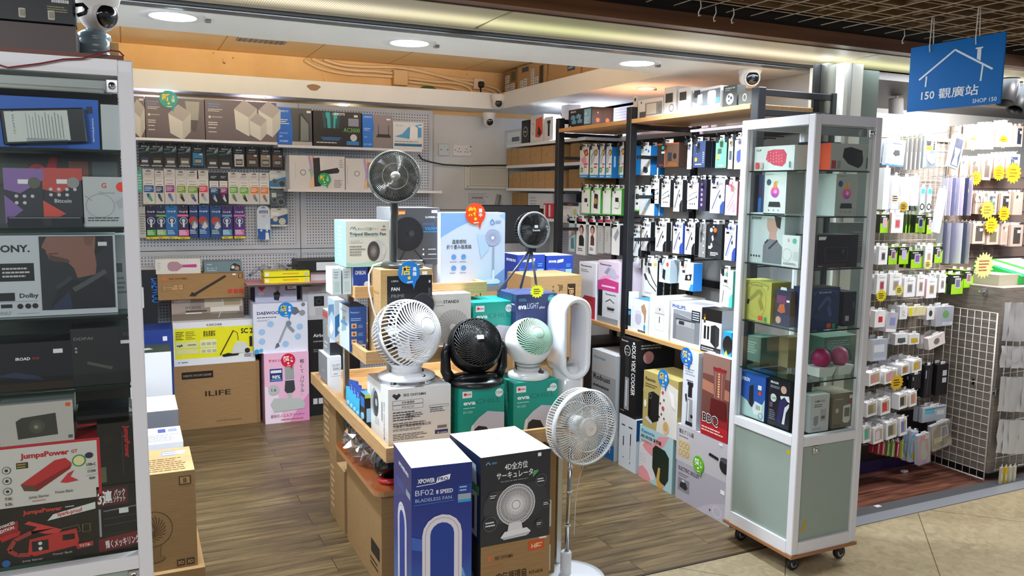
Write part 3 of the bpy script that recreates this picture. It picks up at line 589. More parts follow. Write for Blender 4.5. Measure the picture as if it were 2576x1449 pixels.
card('toothbrush_head_pack','pale carton edge beside the left showcase post, lowest hook row','toothbrush head cartons in the lowest hook row',Z5(10,950,86,1340),'#bfc4c4',[Nn(.1,.1,.9,.8,9,'#7d8484')])
card('toothbrush_head_pack','turquoise carton edge beside the left showcase post, middle hook row','toothbrush head cartons in the middle hook row',Z5(-20,480,40,760),'#58bcb4',[Nn(.1,.1,.9,.8,6,'#d8f0ee')])
# oral-b io blister: rounded capsule outline
def capsule(w,h,r,n=6):
    p=[]
    for cx,cy,a0 in ((w-r,h-r,0),(r,h-r,90),(r,r,180),(w-r,r,270)):
        p+=[(cx+r*math.cos(math.radians(a0+90*i/n)),cy+r*math.sin(math.radians(a0+90*i/n))) for i in range(n+1)]
    return p
def blister(name,label,group,px,col,items,r=.25,depth=.02,Y=5.93,win=None,cat='hanging pack'):
    o,w,h=rect('y',Y,*px); mb=MB(); pts=capsule(w,h,r*w); mb.prism(pts,0,depth,col)
    f=Face(mb,(0,0,0),(1,0,0),(0,0,1),w,h,(0,-1,0)); f.draw(items)
    if win:
        x0,y0,x1,y1=win; b_=.012; mb.bbox(x0*w,-b_,y0*h,x1*w,0,y1*h,'clear_plastic',.006)
    t=mb.build(name,label=label,cat=cat,group=group,loc=o)
    MB().tube([(w/2,5.998-Y,h-.012),(w/2,-.015,h-.012),(w/2,-.022,h+.004)],.0022,MATS['steel'],5).build('display_hook',loc=o,label='thin steel hook of the perforated board holding a pack',cat='hook',group='steel hooks on the back wall')
    return t
blister('toothbrush_head_pack','long rounded white and blue blister lettered iO','blister packs',Z5(1490,940,1645,1370),'#cfe0f0',[R(.36,.94,.64,.96,'#222'),R(.06,.0,.94,.30,'#2050a0') if 0 else PG([(.05,.05),(.3,.01),(.7,.01),(.95,.05),(.98,.30),(.02,.33)],'#1f56a8'),E(.5,.82,.05,'#2a4f96',.05) if 0 else R(.18,.785,.82,.86,'#2a4f96'),T(.5,.80,.045,'Oral-B','#fff',a='c',b=1,w=.5),T(.5,.67,.07,'iO','#4d5a74',a='c'),PG([(.62,.45),(.85,.45),(.80,.25),(.68,.25)],'#d9ecf2'),PG([(.60,.0),(.9,.02),(.84,.22),(.62,.22)],'#eef3f7'),E(.3,.28,.03,'#eaf3fb')],.42,.03)
def shaver3(c1,c2,c3): return [R(.38,.92,.62,.95,'#222'),R(.05,.62,.5,.78,'#e8ecef'),PG([(.0,.42),(1,.70),(1,.1),(0,.1)],c1),E(.68,.28,.2,c2),O(.68,.28,.2,.04,'#8d9aa5'),E(.28,.40,.15,c3),O(.28,.40,.15,.03,'#7b8690'),O(.68,.28,.10,.02,'#59636c')]
blister('shaver_head_pack','pale blue shaver blister with round heads, top of three','round shaver blisters',Z5(1642,500,1866,722),'#d6dde0',shaver3('#2f86c6','#3c4850','#54606a'),.12)
blister('shaver_head_pack','slate grey shaver blister, middle of three','round shaver blisters',Z5(1645,735,1850,950),'#56656f',[R(.12,.55,.4,.8,'#cfe0d8'),Nn(.46,.62,.9,.74,2,'#9fb0b8')]+shaver3('#4a5963','#2a343b','#39454d')[2:],.15)
blister('shaver_head_pack','pale shaver blister with blue foot, lowest of three','round shaver blisters',Z5(1655,968,1866,1200),'#d7d9d4',shaver3('#27588f','#e3ddc9','#cfcabd'),.12)
# ---- hair dryer cartons on the middle shelf
ZB=1.592; o_=P(725,478,'y',5.77); 
shelf('wall_shelf','white metal wall shelf under the hair dryer cartons',o_.x-.005,2.13,5.75,5.993,ZB)
def dryer(pic):
    return [O(.24,.50,.085,.014,'#222'),T(.24,.30,.03,'S-WHITE' if 0 else '· ·  · ','#333',a='c'),Nn(.10,.3,.115,.8,8,'#aaa'),PG([(.36,.99),(.44,.99),(.50,.55),(.42,.02),(.34,.04),(.40,.5)],'#e6c9a8'),PG([(.33,.99),(.37,.99),(.43,.5),(.37,.25),(.38,.5)],'#b6a6e0'),PG([(.40,.99),(.44,.99),(.49,.55),(.44,.3),(.45,.55)],'#e89a8a'),PG([(.34,.6),(.38,.62),(.42,.4),(.38,.38)],'#8fc59a')]+pic
fbox('hair_dryer_carton','long white carton picturing a black hair dryer','hair dryer box','y',5.77,(729,475,867,394),.2,'#dfe1e4',z=ZB,group='hair dryer cartons on the middle wall shelf',F=dryer([PG([(.42,.93),(.54,.95),(.56,.10),(.44,.08)],'#232327'),PG([(.54,.55),(.86,.66),(.90,.58),(.88,.50),(.56,.44)],'#222226'),Nn(.8,.05,.96,.3,5,'#8a8a90'),Nn(.9,.65,.97,.92,4,'#a5a5ab')]))
bubble('y',5.764,816,451,.045,'#16a06a',('新','上','架'),'#ffe600','green speech-bubble tag with yellow lettering',bpy.data.objects['hair_dryer_carton'])
fbox('hair_dryer_carton','white carton picturing a copper styler, half behind the chrome fan','hair dryer box','y',5.77,(870,480,940,400),.2,'#dfe1e4',z=ZB,group='hair dryer cartons on the middle wall shelf',F=[O(.40,.52,.085,.014,'#222'),Nn(.05,.2,.08,.8,8,'#aaa'),PG([(.66,.99),(.8,.99),(.9,.5),(.78,.02),(.62,.04),(.74,.5)],'#e6c9a8'),PG([(.62,.99),(.7,.99),(.8,.5),(.68,.25),(.7,.5)],'#b6a6e0'),PG([(.76,.88),(.97,.9),(.97,.1),(.76,.08)],'#b78a78')])
# ================================================================ CARTONS ON THE FLOOR AGAINST THE BACK WALL
def IRIS(x,y,h,c,c2='#d2603c'): return [PG([(x,y+h*.5),(x+.012,y+h),(x+.03,y+h*.8),(x+.048,y+h),(x+.06,y+h*.5),(x+.03,y-h*.2)],c2),T(x+.08,y,h*.8,'IRIS OHYAMA',c,b=1)]
g='cartons stacked before the back wall'
t=fbox('vacuum_robot_carton','wide brown carton lettered ILIFE on the floor by the back wall','cardboard box','y',5.64,(442,1084,652,907),.30,'card',z=0,group=g,F=[T(.35,.50,.085,'ILIFE','#2a1d10',b=1,w=.30),R(.09,.79,.45,.90,'#1a1410'),T(.11,.825,.035,'ROBOTIC VACUUM CLEANER','#b8a58a',w=.32),T(.62,.08,.03,'www.iliferobot.com','#4a3520',a='c',w=.3)])
zt=t.data.vertices[4].co.z
t2=fbox('steam_cleaner_carton','white and yellow carton lettered SC 2 with a steam cleaner','cleaner box','y',5.64,(438,919,640,806),.2,'#e3e5ea',z=zt,zt=zt+.288,group=g,F=[R(.015,.16,.985,.86,'#e9e31a'),PG([(.015,.16),(.985,.16),(.985,.24),(.6,.16)],'#e3e5ea'),T(.5,.895,.05,'KÄRCHER','#1a1a1a',a='c',b=1,w=.19),R(.40,.865,.60,.875,'#d8d31a'),T(.975,.68,.12,'SC 2','#101010',a='r',b=2,w=.15),Nn(.03,.60,.13,.80,5,'#111'),Nn(.15,.60,.27,.8,5,'#7a7a10'),T(.36,.72,.055,'蒸氣清潔機','#111',b=1,w=.15),T(.36,.66,.05,'家居用蒸氣','#111',b=1,w=.15),R(.03,.40,.30,.56,'#d9dc9a'),R(.03,.27,.30,.38,'#d9dc9a'),R(.32,.40,.52,.58,'#e6e8b0'),R(.32,.26,.52,.38,'#e6e8b0')]+[R(.335+.065*i,.28+.17*j,.385+.065*i,.35+.17*j,'#b8b9a2') for i in range(3) for j in range(2)]+[LN([(.10,.5),(.07,.44)],.02,'#222'),LN([(.04,.47),(.11,.47)],.03,'#555'),LN([(.17,.48),(.27,.48)],.02,'#666'),PG([(.58,.20),(.66,.24),(.72,.21),(.80,.21),(.78,.17),(.60,.15)],'#1c1c1c'),LN([(.56,.20),(.73,.76)],.025,'#3a0f1c'),LN([(.73,.76),(.78,.70),(.79,.52)],.012,'#222'),PG([(.70,.22),(.72,.38),(.78,.50),(.88,.46),(.93,.32),(.93,.22)],'#d3d5d2'),E(.90,.27,.06,'#222'),R(.93,.36,.965,.60,'#222'),T(.05,.08,.03,'▬','#b0202a'),Nn(.09,.07,.18,.10,1,'#333'),Nn(.86,.12,.97,.20,3,'#555')])
zt=zt+.288
t3=fbox('vacuum_carton','taupe carton lettered DAEWOO DY-XC02 showing a room','vacuum box','y',5.72,(433,818,612,744),.2,'#93847a',z=zt,group=g,F=[R(0,0,1,.30,'#6f6459'),PG([(0,.3),(.25,.45),(.25,.95),(0,.95)],'#a4938a'),R(.45,.55,.98,.92,'#c7bba6'),R(.72,.62,.96,.80,'#a8946f'),R(.53,.32,.94,.55,'#d9d2c6'),PG([(.55,.25),(.9,.25),(.94,.34),(.53,.34)],'#8f8272'),T(.04,.82,.10,'DAEWOO','#f4f4f4',b=1.5,w=.22),T(.19,.52,.11,'DY-XC02','#2c2420',w=.21),R(.19,.37,.48,.44,'#4c4138'),R(.19,.30,.41,.335,'#f0f0f0'),LN([(.72,.9),(.70,.5),(.64,.08)],.025,'#cfd0d0'),E(.70,.84,.05,'#e8e8e8')])
zt+=t3.data.vertices[4].co.z
t4=fbox('vacuum_carton','long brown carton printed with a black stick vacuum','vacuum box','y',5.66,(398,751,614,686),.2,'card',z=zt,group=g,F=IRIS(.05,.80,.10,'#3a2512')+[Nn(.05,.70,.22,.74,1,'#b8502f')]+[R(.05,.38,.29,.60,'#3d2a16'),R(.055,.5,.225,.59,'#b9925f'),R(.055,.39,.225,.49,'#b9925f'),R(.23,.5,.285,.59,'#b9925f'),R(.23,.39,.285,.49,'#b9925f'),Nn(.07,.41,.2,.47,1,'#3d2a16'),Nn(.07,.52,.2,.58,1,'#3d2a16'),LN([(.40,.16),(.55,.45),(.70,.74),(.78,.90)],.10,'#2f2014'),PG([(.35,.12),(.38,.28),(.45,.20),(.42,.10)],'#2f2014'),R(.80,.18,.85,.34,'#c4372b'),R(.87,.18,.92,.34,'#c4372b'),R(.935,.18,.985,.34,'#c4372b'),R(.93,.78,.98,.97,'#3a2512'),R(.94,.80,.97,.95,'#b9925f'),T(.955,.83,.08,'II','#3a2512',a='c',b=1),R(.86,.92,.90,.98,'#f2f2f2')],Rr=())
zt+=t4.data.vertices[4].co.z
fbox('hair_brush_box','white box printed with a pink paddle brush on top of the brown carton','brush box','y',5.72,(391,685,504,650),.12,'#d9d9d4',z=zt,F=[PG([(.26,.5),(.28,.72),(.34,.82),(.48,.82),(.55,.66),(.60,.58),(.60,.42),(.55,.34),(.48,.18),(.34,.18),(.28,.28)],'#a98696'),PG([(.60,.6),(.90,.62),(.92,.5),(.90,.4),(.60,.42)],'#b53a8c'),Nn(.04,.2,.12,.8,4,'#bdbdb8')])
fbox('tool_box_carton','grey-blue flat carton with a small robot tool on its right','tool box','y',5.74,(514,684,608,657),.14,'#6d8791',z=zt,F=[T(.07,.72,.12,'▬▬','#dfe8ea',w=.14),T(.07,.32,.16,'5 in 1','#e3eaec',w=.25),Nn(.07,.12,.45,.25,1,'#cfd8da'),PG([(.68,.1),(.70,.6),(.80,.85),(.95,.6),(.97,.1)],'#24262a'),PG([(.8,.2),(.85,.6),(.93,.4),(.92,.15)],'#b98a64'),E(.76,.45,.16,'#d3d6d8')])
# right-hand stack
g2='cartons of the second stack before the back wall'
t=fbox('vacuum_carton','pink carton with a bed vacuum and vertical black lettering','vacuum box','y',5.57,(668,1068,776,883),.28,'#eab8d2',z=0,side={'L':'#d8a4c0','T':'#f0dce6'},group=g2,F=[PG([(0,0),(.42,0),(.30,.4),(0,.55)],'#f2dcea') ,PG([(.55,0),(1,0),(1,.4),(.8,.25)],'#dd8fbc')]+IRIS(.10,.88,.04,'#c23a4a','#e06a7c')[:2]+[R(.12,.60,.40,.78,'#24356f'),R(.14,.72,.38,.76,'#e8e8f0'),T(.26,.64,.05,'98%','#fff',a='c',b=1),R(.14,.61,.38,.63,'#4f9ad4'),T(.80,.84,.045,'軽','#2a2a2a'),T(.80,.77,.045,'く','#2a2a2a'),T(.80,.70,.045,'て','#2a2a2a'),T(.82,.66,.03,'、','#2a2a2a'),T(.80,.60,.045,'パ','#2a2a2a'),T(.80,.54,.045,'ワ','#2a2a2a'),T(.80,.48,.045,'フ','#2a2a2a'),T(.80,.42,.045,'ル','#2a2a2a'),T(.82,.38,.03,'。','#2a2a2a'),R(.46,.62,.66,.82,'#9aa3a0'),PG([(.46,.60),(.66,.60),(.68,.46),(.62,.42),(.50,.42),(.44,.46)],'#3b3f42'),R(.52,.33,.60,.42,'#b6bbb8'),PG([(.12,.28),(.2,.36),(.8,.33),(.9,.26),(.88,.18),(.2,.16)],'#b9c0bd'),E(.20,.48,.075,'#b7bcbc'),T(.20,.46,.045,'1.6','#222',a='c',b=1),T(.5,.085,.036,'超吸引ふとんクリーナー','#a03a4a',a='c',w=.76),Nn(.35,.03,.92,.06,1,'#c86a78')])
bubble('y',5.567,725,906,.047,'#d01838',('超','值','價'),'#ffffff','red speech-bubble tag',t)
zp=t.data.vertices[4].co.z
t=fbox('vacuum_carton','white DAEWOO carton with hexagons round a grey hand vacuum','vacuum box','y',5.60,(639,888,773,759),.24,'#d9dcea',z=zp,group=g2,F=[T(.07,.78,.06,'DAEWOO','#1d2a55',b=2,w=.40),Nn(.07,.70,.5,.74,1,'#556'),Nn(.07,.64,.36,.68,2,'#8890a5')]+[E(x,y,.065,'#9dc0e4') for x,y in ((.31,.58),(.15,.43),(.15,.24),(.58,.16),(.81,.30),(.85,.50))]+[E(.90,.78,.06,'#8a8f9c'),PG([(.68,.92),(.80,.90),(.86,.80),(.76,.74),(.68,.80)],'#6c6870'),E(.92,.95,.04,'#7a7782'),PG([(.60,.62),(.66,.64),(.70,.58),(.66,.50),(.58,.52)],'#7d8492'),PG([(.66,.55),(.76,.42),(.72,.38),(.62,.50)],'#8a909c'),LN([(.60,.54),(.46,.20)],.045,'#9aa0a8'),PG([(.38,.08),(.47,.12),(.45,.2),(.41,.18)],'#5e646e'),E(.0+.05,.04,.05,'#3f9fd0'),E(.13,.06,.04,'#4fb0dc')])
MB().tube([(x,0,z) for x,z in ((.10,0),(.13,.022),(.18,.032),(.23,.022),(.26,0))],.006,mat('#dfe1e6'),6).build('carry_handle',parent=t,loc=(0,.1,t.data.vertices[4].co.z))
bubble('y',5.597,719,779,.050,'#1583d6',('店','長','推'),'#ffd21a','blue speech-bubble tag',t)
zp2=zp+t.data.vertices[4].co.z
fbox('vacuum_carton','pale grey carton with a hand and black vacuum, under the pink sheets','vacuum box','y',5.68,(642,762,746,713),.22,'#bcbcce',z=zp2,side={'L':'#4b3f7e','R':'#4b3f7e'},group=g2,F=[PG([(.07,.85),(.13,.95),(.17,.85),(.21,.95),(.25,.82),(.16,.62)],'#c8304a'),R(.08,.40,.2,.55,'#d8d8d8'),PG([(.48,1),(.60,1),(.58,.62),(.50,.55)],'#a3908d'),PG([(.45,.1),(.44,.5),(.55,.62),(.60,.45),(.56,.05)],'#222226'),R(.72,.62,.98,1,'#5e5468'),R(.78,.70,.98,.95,'#eeeef2'),Nn(.8,.74,.96,.92,2,'#335'),Nn(.15,.3,.85,.36,1,'#8d8da0')])
zq=P(700,712,'y',5.6).z
pbox('display_sheet','stack of pink and green card sheets lying over the grey carton','card sheets',(P(622,707,'y',5.56).x,5.52,zq-.012),(.56,.36,.012),'#d87a92',side={'F':'#3d4a38','T':'#d890a4'})
for i in range(2): pbox('yellow_pack','bright yellow flat pack on the pink sheets, '+('lower of two' if i==0 else 'upper of two'),'flat pack',(P(665,700,'y',5.58).x,5.58,zq+.002+i*.042),(.30,.16,.036),'#e9e414',F=[R(.02,.2,.10,.8,'#e8e8e0'),R(.40,.4,.75,.7,'#d8b010'),R(.88,.2,.97,.7,'#c9c9a8')],group='yellow packs on the pink sheets')
b_=MB(); rnd=random.Random(3); vs=[]; 
for i in range(9):
    for j in range(5): vs.append((i*.035+rnd.uniform(-.01,.01),j*.04+rnd.uniform(-.01,.01),.09+.05*math.sin(i*1.3+j)*rnd.random()-(.05 if i in(0,8) else 0)))
b_.add(vs,[(i*5+j,(i+1)*5+j,(i+1)*5+j+1,i*5+j+1) for i in range(8) for j in range(4)],'film',True)
b_.build('plastic_bag',loc=(P(632,690,'y',5.6).x,5.6,zq),label='crumpled clear plastic bag over the yellow packs',cat='plastic bag')
# third stack, half hidden behind the display island
tb=fbox('vacuum_carton','tall black Airbot carton half behind the tiered display','vacuum box','y',5.66,(775,1040,905,798),.26,'#17181b',z=0,F=[T(.12,.82,.035,'Airbot','#e6e6e6',b=1),Nn(.12,.76,.5,.79,1,'#8a8a8a'),Nn(.12,.66,.6,.70,2,'#777'),R(.10,.12,.18,.18,'#c9c9c9'),R(.20,.12,.28,.18,'#c9c9c9')])
zt=tb.data.vertices[4].co.z
ta=fbox('projector_box','grey box printed with a small projector on the Airbot carton','projector box','y',5.66,(762,800,900,716),.26,'#b5b6b8',z=zt,side={'L':'#9fa1a3','T':'#c9cacc'},F=[R(.10,.12,.62,.85,'#c6c7c9'),R(.20,.40,.38,.70,'#16181c'),E(.29,.55,.10,'#2c3238'),E(.29,.55,.05,'#0a0a0c'),R(.22,.12,.40,.36,'#b0b2b5'),Nn(.3,.78,.6,.83,1,'#8a8c90')])
zt+=ta.data.vertices[4].co.z
tw=fbox('white_storage_box','plain pale box under the black lid box by the back wall','box','y',5.68,(782,718,900,680),.24,'#cfd1d6',z=zt,F=[])
zt+=tw.data.vertices[4].co.z
def lid(mb,w,d,h): mb.box(w*.30,-.0015,h*.15,w*.76,0,h*.85,mat('#d5dde3')); mb.box(-.06,.02,h*.5,0,.1,h*.62,mat('#15161a'))
fbox('black_lid_box','flat black box with a white label on top of the third stack','box','y',5.64,(750,682,900,653),.24,'#15161a',z=zt,F=[],extra=lid)
# ---------------------------------------------------------------- cartons half hidden by the left showcase
g3='cartons piled behind the left showcase'
c0=P(508,1420,'z',.075); pbox('cardboard_carton','low brown carton on the floor under the fan carton by the left showcase','cardboard box',(-.25,3.34,0),(.475,.42,.078),'card',group=g3)
y0=3.37; top=P(490,1180,'x',.2)
zb=.079; hh=P(490,1181,'y',y0).z-zb; dp=P(462,1124,'z',zb+hh).y-y0
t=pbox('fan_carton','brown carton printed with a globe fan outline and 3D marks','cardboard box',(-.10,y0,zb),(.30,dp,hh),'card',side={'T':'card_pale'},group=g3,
 F=[E(.46,.13,.11,'#5a4226',.045),E(.46,.135,.105,'#8a6a42',.038),PG([(.36,.28),(.56,.28),(.54,.15),(.38,.15)],'#8a6a42'),LN([(.36,.28),(.38,.15)],.004,'#5a4226'),LN([(.56,.28),(.54,.15)],.004,'#5a4226'),O(.46,.44,.185,.006,'#4a3520'),SP(.44,.44,.14,22,1.0,'#4a3520',.0035),T(.46,.36,.025,'JET','#2f2010',a='c',b=1),R(.80,.86,.95,.95,'#4a3520'),R(.815,.87,.935,.94,'#b08a58'),T(.875,.88,.05,'II','#2f2010',a='c',b=1.5),R(.74,.02,.84,.09,'#4a3520'),R(.86,.02,.96,.09,'#4a3520'),T(.79,.04,.035,'3D','#c9a67a',a='c',b=1),T(.91,.04,.035,'3D','#c9a67a',a='c',b=1)],
 Tt=[Nn(.4,.06,.95,.60,7,'#6d5232'),R(.62,.68,.80,.88,'#7d82b8'),Nn(.63,.70,.95,.86,2,'#e8e8f8'),R(.82,.75,.92,.86,'#e8e8f0')])
wy=4.05
t=fbox('white_carton','white printed carton behind the brown fan carton','box','y',wy,(330,1240,461,1110),.28,'#dfe0e4',group=g3,z=0,F=[],Tt=[Nn(.35,.1,.95,.55,6,'#8b8d96'),R(.55,.65,.7,.88,'#4a55a0'),R(.75,.68,.92,.86,'#9aa0c8')],dl=0)
t=fbox('white_carton','white-topped grey box behind the printed white carton','box','y',4.55,(320,1200,448,1030),.34,'#6f7178',group=g3,z=0,side={'T':'#e8e9ec'},F=[])
t=fbox('white_carton','tall white box with a dark green top by the left showcase','box','y',5.02,(330,1100,430,884),.26,'#e2e4e8',group=g3,z=0,side={'T':'#3d4d42'},F=[R(0.1,.05,.9,.38,'#d8dade'),R(.7,.30,.85,.34,'#bfc2c8')],Tt=[PG([(.3,.3),(.6,.4),(.5,.6),(.25,.55)],'#e4e8e4')])
t=fbox('blue_carton','tall royal blue carton behind the white box near the left post','box','y',5.45,(330,1060,433,828),.28,'#223c8c',group=g3,z=0,F=[R(.78,.90,.88,.94,'#eef'),])
fbox('vacuum_carton','black upright carton lettered DAEWOO in blue near the left post','vacuum box','y',5.72,(335,812,392,678),.2,'#14161c',group=g3,z=t.data.vertices[4].co.z,F=[T(.80,.84,.17,'DAEWOO','#2a7fe6',rot=-90,b=1,w=1.1),R(.40,.30,.47,.68,'#dfe3e6')],side={'T':'#e4e6ea'})
# ================================================================ FANS
def axis_matrix(loc,d,spin=0):
    M=Vector(d).normalized().to_track_quat('Z','Y').to_matrix().to_4x4()@Matrix.Rotation(spin,4,'Z'); M.translation=Vector(loc); return M
def sph(r,th,ph,sq=1): return (r*math.sin(th)*math.cos(ph),r*math.sin(th)*math.sin(ph),r*math.cos(th)*sq)
def cage_spiral(mb,r,n,tw,m,th0,th1,w_=.0022,sq=1,steps=7):
    for i in range(n):
        a0=2*math.pi*i/n; mb.tube([sph(r,th0+(th1-th0)*q/steps,a0+tw*(q/steps)**1.2,sq) for q in range(steps+1)],w_,m,4,False)
def ring(mb,r,z,w_,m,n=40,k=8): mb.tube([(r*math.cos(2*math.pi*i/n),r*math.sin(2*math.pi*i/n),z) for i in range(n)],w_,m,k,False,closed=True)
def blades(mb,R0,R1,n,m,z=0,tw=.5,pitch=.018):
    for i in range(n):
        a0=2*math.pi*i/n; vs=[];K=7
        for q in range(K):
            f=q/(K-1); r=R0+(R1-R0)*f; a_=a0+tw*f; w_=(.30+.75*math.sin(math.pi*min(f+.15,1)*.8))/n*2.6
            vs+=[(r*math.cos(a_-w_/2),r*math.sin(a_-w_/2),z-pitch),(r*math.cos(a_+w_/2),r*math.sin(a_+w_/2),z+pitch)]
        mb.add(vs,[(2*q,2*q+2,2*q+3,2*q+1) for q in range(K-1)],m,True)
def globe_fan(name,label,loc,r,rb,d,cb,cg,hub,neck_h,solid_back=False,n=34,tw=1.5,band=True,chrome=True,ring_th=1.25,zc=None):
    """ball-shaped circulator: caged ball on a round foot"""
    t=empty(name,loc,0,label,'fan')
    b_=MB(); b_.lathe([(0,0),(rb*.97,0),(rb*.99,.004)],cb,48)
    if chrome: b_.lathe([(rb*.99,.004),(rb*.985,.016)],'chrome',48); b_.lathe([(rb*.985,.016),(rb,.018),(rb*.98,.027),(rb*.80,.036),(rb*.60,.040)],cb,48)
    else: b_.lathe([(rb*.99,.004),(rb,.012),(rb*.95,.025),(rb*.60,.034)],cb,48)
    b_.build('base',parent=t)
    bt=MB(); bt.lathe([(0,.001),(rb*.13,.001),(rb*.14,-.004)],mat('#3a3d42',.3),16,Matrix.Translation((rb*.3,-rb*.72,.034))@Matrix.Rotation(.25,4,'X')); bt.build('button',parent=t)
    nk=MB(); nk.lathe([(rb*.55,.03),(rb*.52,.05),(rb*.50,neck_h*.7),(rb*.62,neck_h)],cb,40); nk.lathe([(rb*.60,neck_h-.002),(0,neck_h-.004)],cb,32); nk.build('neck',parent=t)
    M=axis_matrix((0,0,zc),d)
    hd=MB(); c_=mat(cg) 
    if solid_back: hd.lathe([sph2 for sph2 in [(r*math.sin(q*math.pi/40),r*math.cos(q*math.pi/40)) for q in range(int(ring_th/math.pi*40),41)]],cb,48,M)
    else:
        x=MB(); cage_spiral(x,r,56,.0,cb,math.pi*.96,math.pi*.54,.0027); hd.add(x.v,x.f,cb,True,M)
        x=MB(); x.lathe([(r*math.sin(q*math.pi/40),r*math.cos(q*math.pi/40)) for q in range(37,41)],cb,32); hd.add(x.v,x.f,cb,True,M)
    
    x=MB(); x.lathe([(r*.93*math.sin(q*math.pi/40),r*.93*math.cos(q*math.pi/40)) for q in range(20,41)],mat('#aeb1b6',.5) if not solid_back else mat('#2f6a4c',.5),40); hd.add(x.v,x.f,mat('#aeb1b6',.5) if not solid_back else mat('#2f6a4c',.5),True,M)
    if solid_back: x=MB(); x.lathe([(0,r*.30),(r*.82,r*.42)],mat('#2f6a4c',.5),36); hd.add(x.v,x.f,mat('#2f6a4c',.5),True,M)
    hd.build('rear_shell',parent=t)
    fr=MB(); x=MB(); cage_spiral(x,r*1.0,n+6,tw,cg,ring_th-.02,.26,.0030 if not solid_back else .0025); fr.add(x.v,x.f,cg,True,M)
    x=MB()
    if band: x.lathe([(r*1.0,-r*.02),(r*1.015,r*.0),(r*1.015,r*.07),(r*1.0,r*.09)] if not solid_back else [(r*math.sin(ring_th)*.985,r*math.cos(ring_th)+.006),(r*math.sin(ring_th)*1.01,r*math.cos(ring_th)+.002),(r*math.sin(ring_th)*1.005,r*math.cos(ring_th)-.006)],cb,48); fr.add(x.v,x.f,cb,True,M)
    if not solid_back:
        x=MB(); ring(x,r*math.sin(.98),r*math.cos(.98),.003,cb); fr.add(x.v,x.f,cb,True,M)
        x=MB(); cage_spiral(x,r,n+16,.0,cb,1.50,.99,.0028,steps=3); fr.add(x.v,x.f,cb,True,M)
    fr.build('front_grille',parent=t)
    hb=MB(); x=MB(); x.lathe([(0,r*1.03),(r*.20,r*1.025),(r*.235,r*.995),(r*.25,r*.955)],hub,32); hb.add(x.v,x.f,hub,True,M); hb.build('hub_cap',parent=t)
    bl=MB(); x=MB(); blades(x,r*.15,r*.80,5,hub if not solid_back else cg,r*.1); bl.add(x.v,x.f,hub,True,M); bl.build('blade',parent=t)
    mt=MB(); x=MB(); x.lathe([(0,r*.2),(r*.28,r*.15),(r*.34,-r*.1),(r*.3,-r*.8),(0,-r*.85)],mat('#b9bbbf' if not solid_back else '#cfd6d0'),24); mt.add(x.v,x.f,mat('#b9bbbf'),True,M); mt.build('motor',parent=t)
    return t
def wire_fan_head(t,loc,d,r,dep,n,cw,cr,hubm,bladem,hub_r=.2,ww=.0013,back=True,rim_w=.006,rings=(.55,.8),tw=0,nb=5,side_n=None):
    """flat guard fan head (front and rear wire guards, rim, hub, blades) as parts of t"""
    M=axis_matrix(loc,d)
    def part(nm,fn):
        x=MB(); fn(x); y=MB(); 
        for f,k,s_ in zip(x.f,x.mi,x.sm): pass
        y.v=[tuple(M@Vector(v)) for v in x.v]; y.f=x.f; y.mi=x.mi; y.sm=x.sm; y.m=x.m
        return y.build(nm,parent=t)
    def front(x):
        for i in range(n):
            a0=2*math.pi*i/n; pts=[]
            for q in range(6):
                f=q/5; rr_=r*(hub_r+(1-hub_r)*f); a_=a0+tw*f; z=dep*.5+.02*(1-f**2)*(r/.15)-(.012*(r/.15) if f==1 else 0); pts.append((rr_*math.cos(a_),rr_*math.sin(a_),z))
            x.tube(pts,ww,cw,4,False)
        for k in rings: ring(x,r*k,dep*.5+.02*(1-((k-hub_r)/(1-hub_r))**2)*(r/.15),ww*1.2,cw,40,5)
    part('front_guard',front)
    part('rim',lambda x:(ring(x,r,dep*.42,rim_w,cr,56,8),x.lathe([(r*.985,dep*.5),(r*1.02,dep*.46),(r*1.025,dep*.25),(r*1.0,dep*.22)],cr,56)))
    if back:
        def rear(x):
            sn=side_n or n
            for i in range(sn):
                a_=2*math.pi*i/sn; c,s_=math.cos(a_),math.sin(a_)
                x.tube([(r*c,r*s_,dep*.25),(r*1.0*c,r*1.0*s_,-dep*.30),(r*.9*c,r*.9*s_,-dep*.5),(r*.25*c,r*.25*s_,-dep*.62)],ww,cw,4,False)
            ring(x,r,-dep*.30,ww*1.5,cw,48,5); ring(x,r*.6,-dep*.56,ww*1.3,cw,40,5)
        part('rear_guard',rear)
    def hb(x): x.lathe([(0,dep*.5+.026*(r/.15)),(r*hub_r*.9,dep*.5+.024*(r/.15)),(r*hub_r*1.1,dep*.5+.014*(r/.15)),(r*hub_r*1.12,dep*.5+.006*(r/.15))],hubm,32)
    part('hub_cap',hb)
    part('blade',lambda x:blades(x,r*.12,r*.86,nb,bladem,0,.5,.012*(r/.15)))
    part('motor',lambda x:x.lathe([(0,dep*.1),(r*.22,dep*.08),(r*.25,-dep*.3),(r*.24,-dep*.9),(r*.12,-dep*1.15),(0,-dep*1.18)],cr,24))
    return M
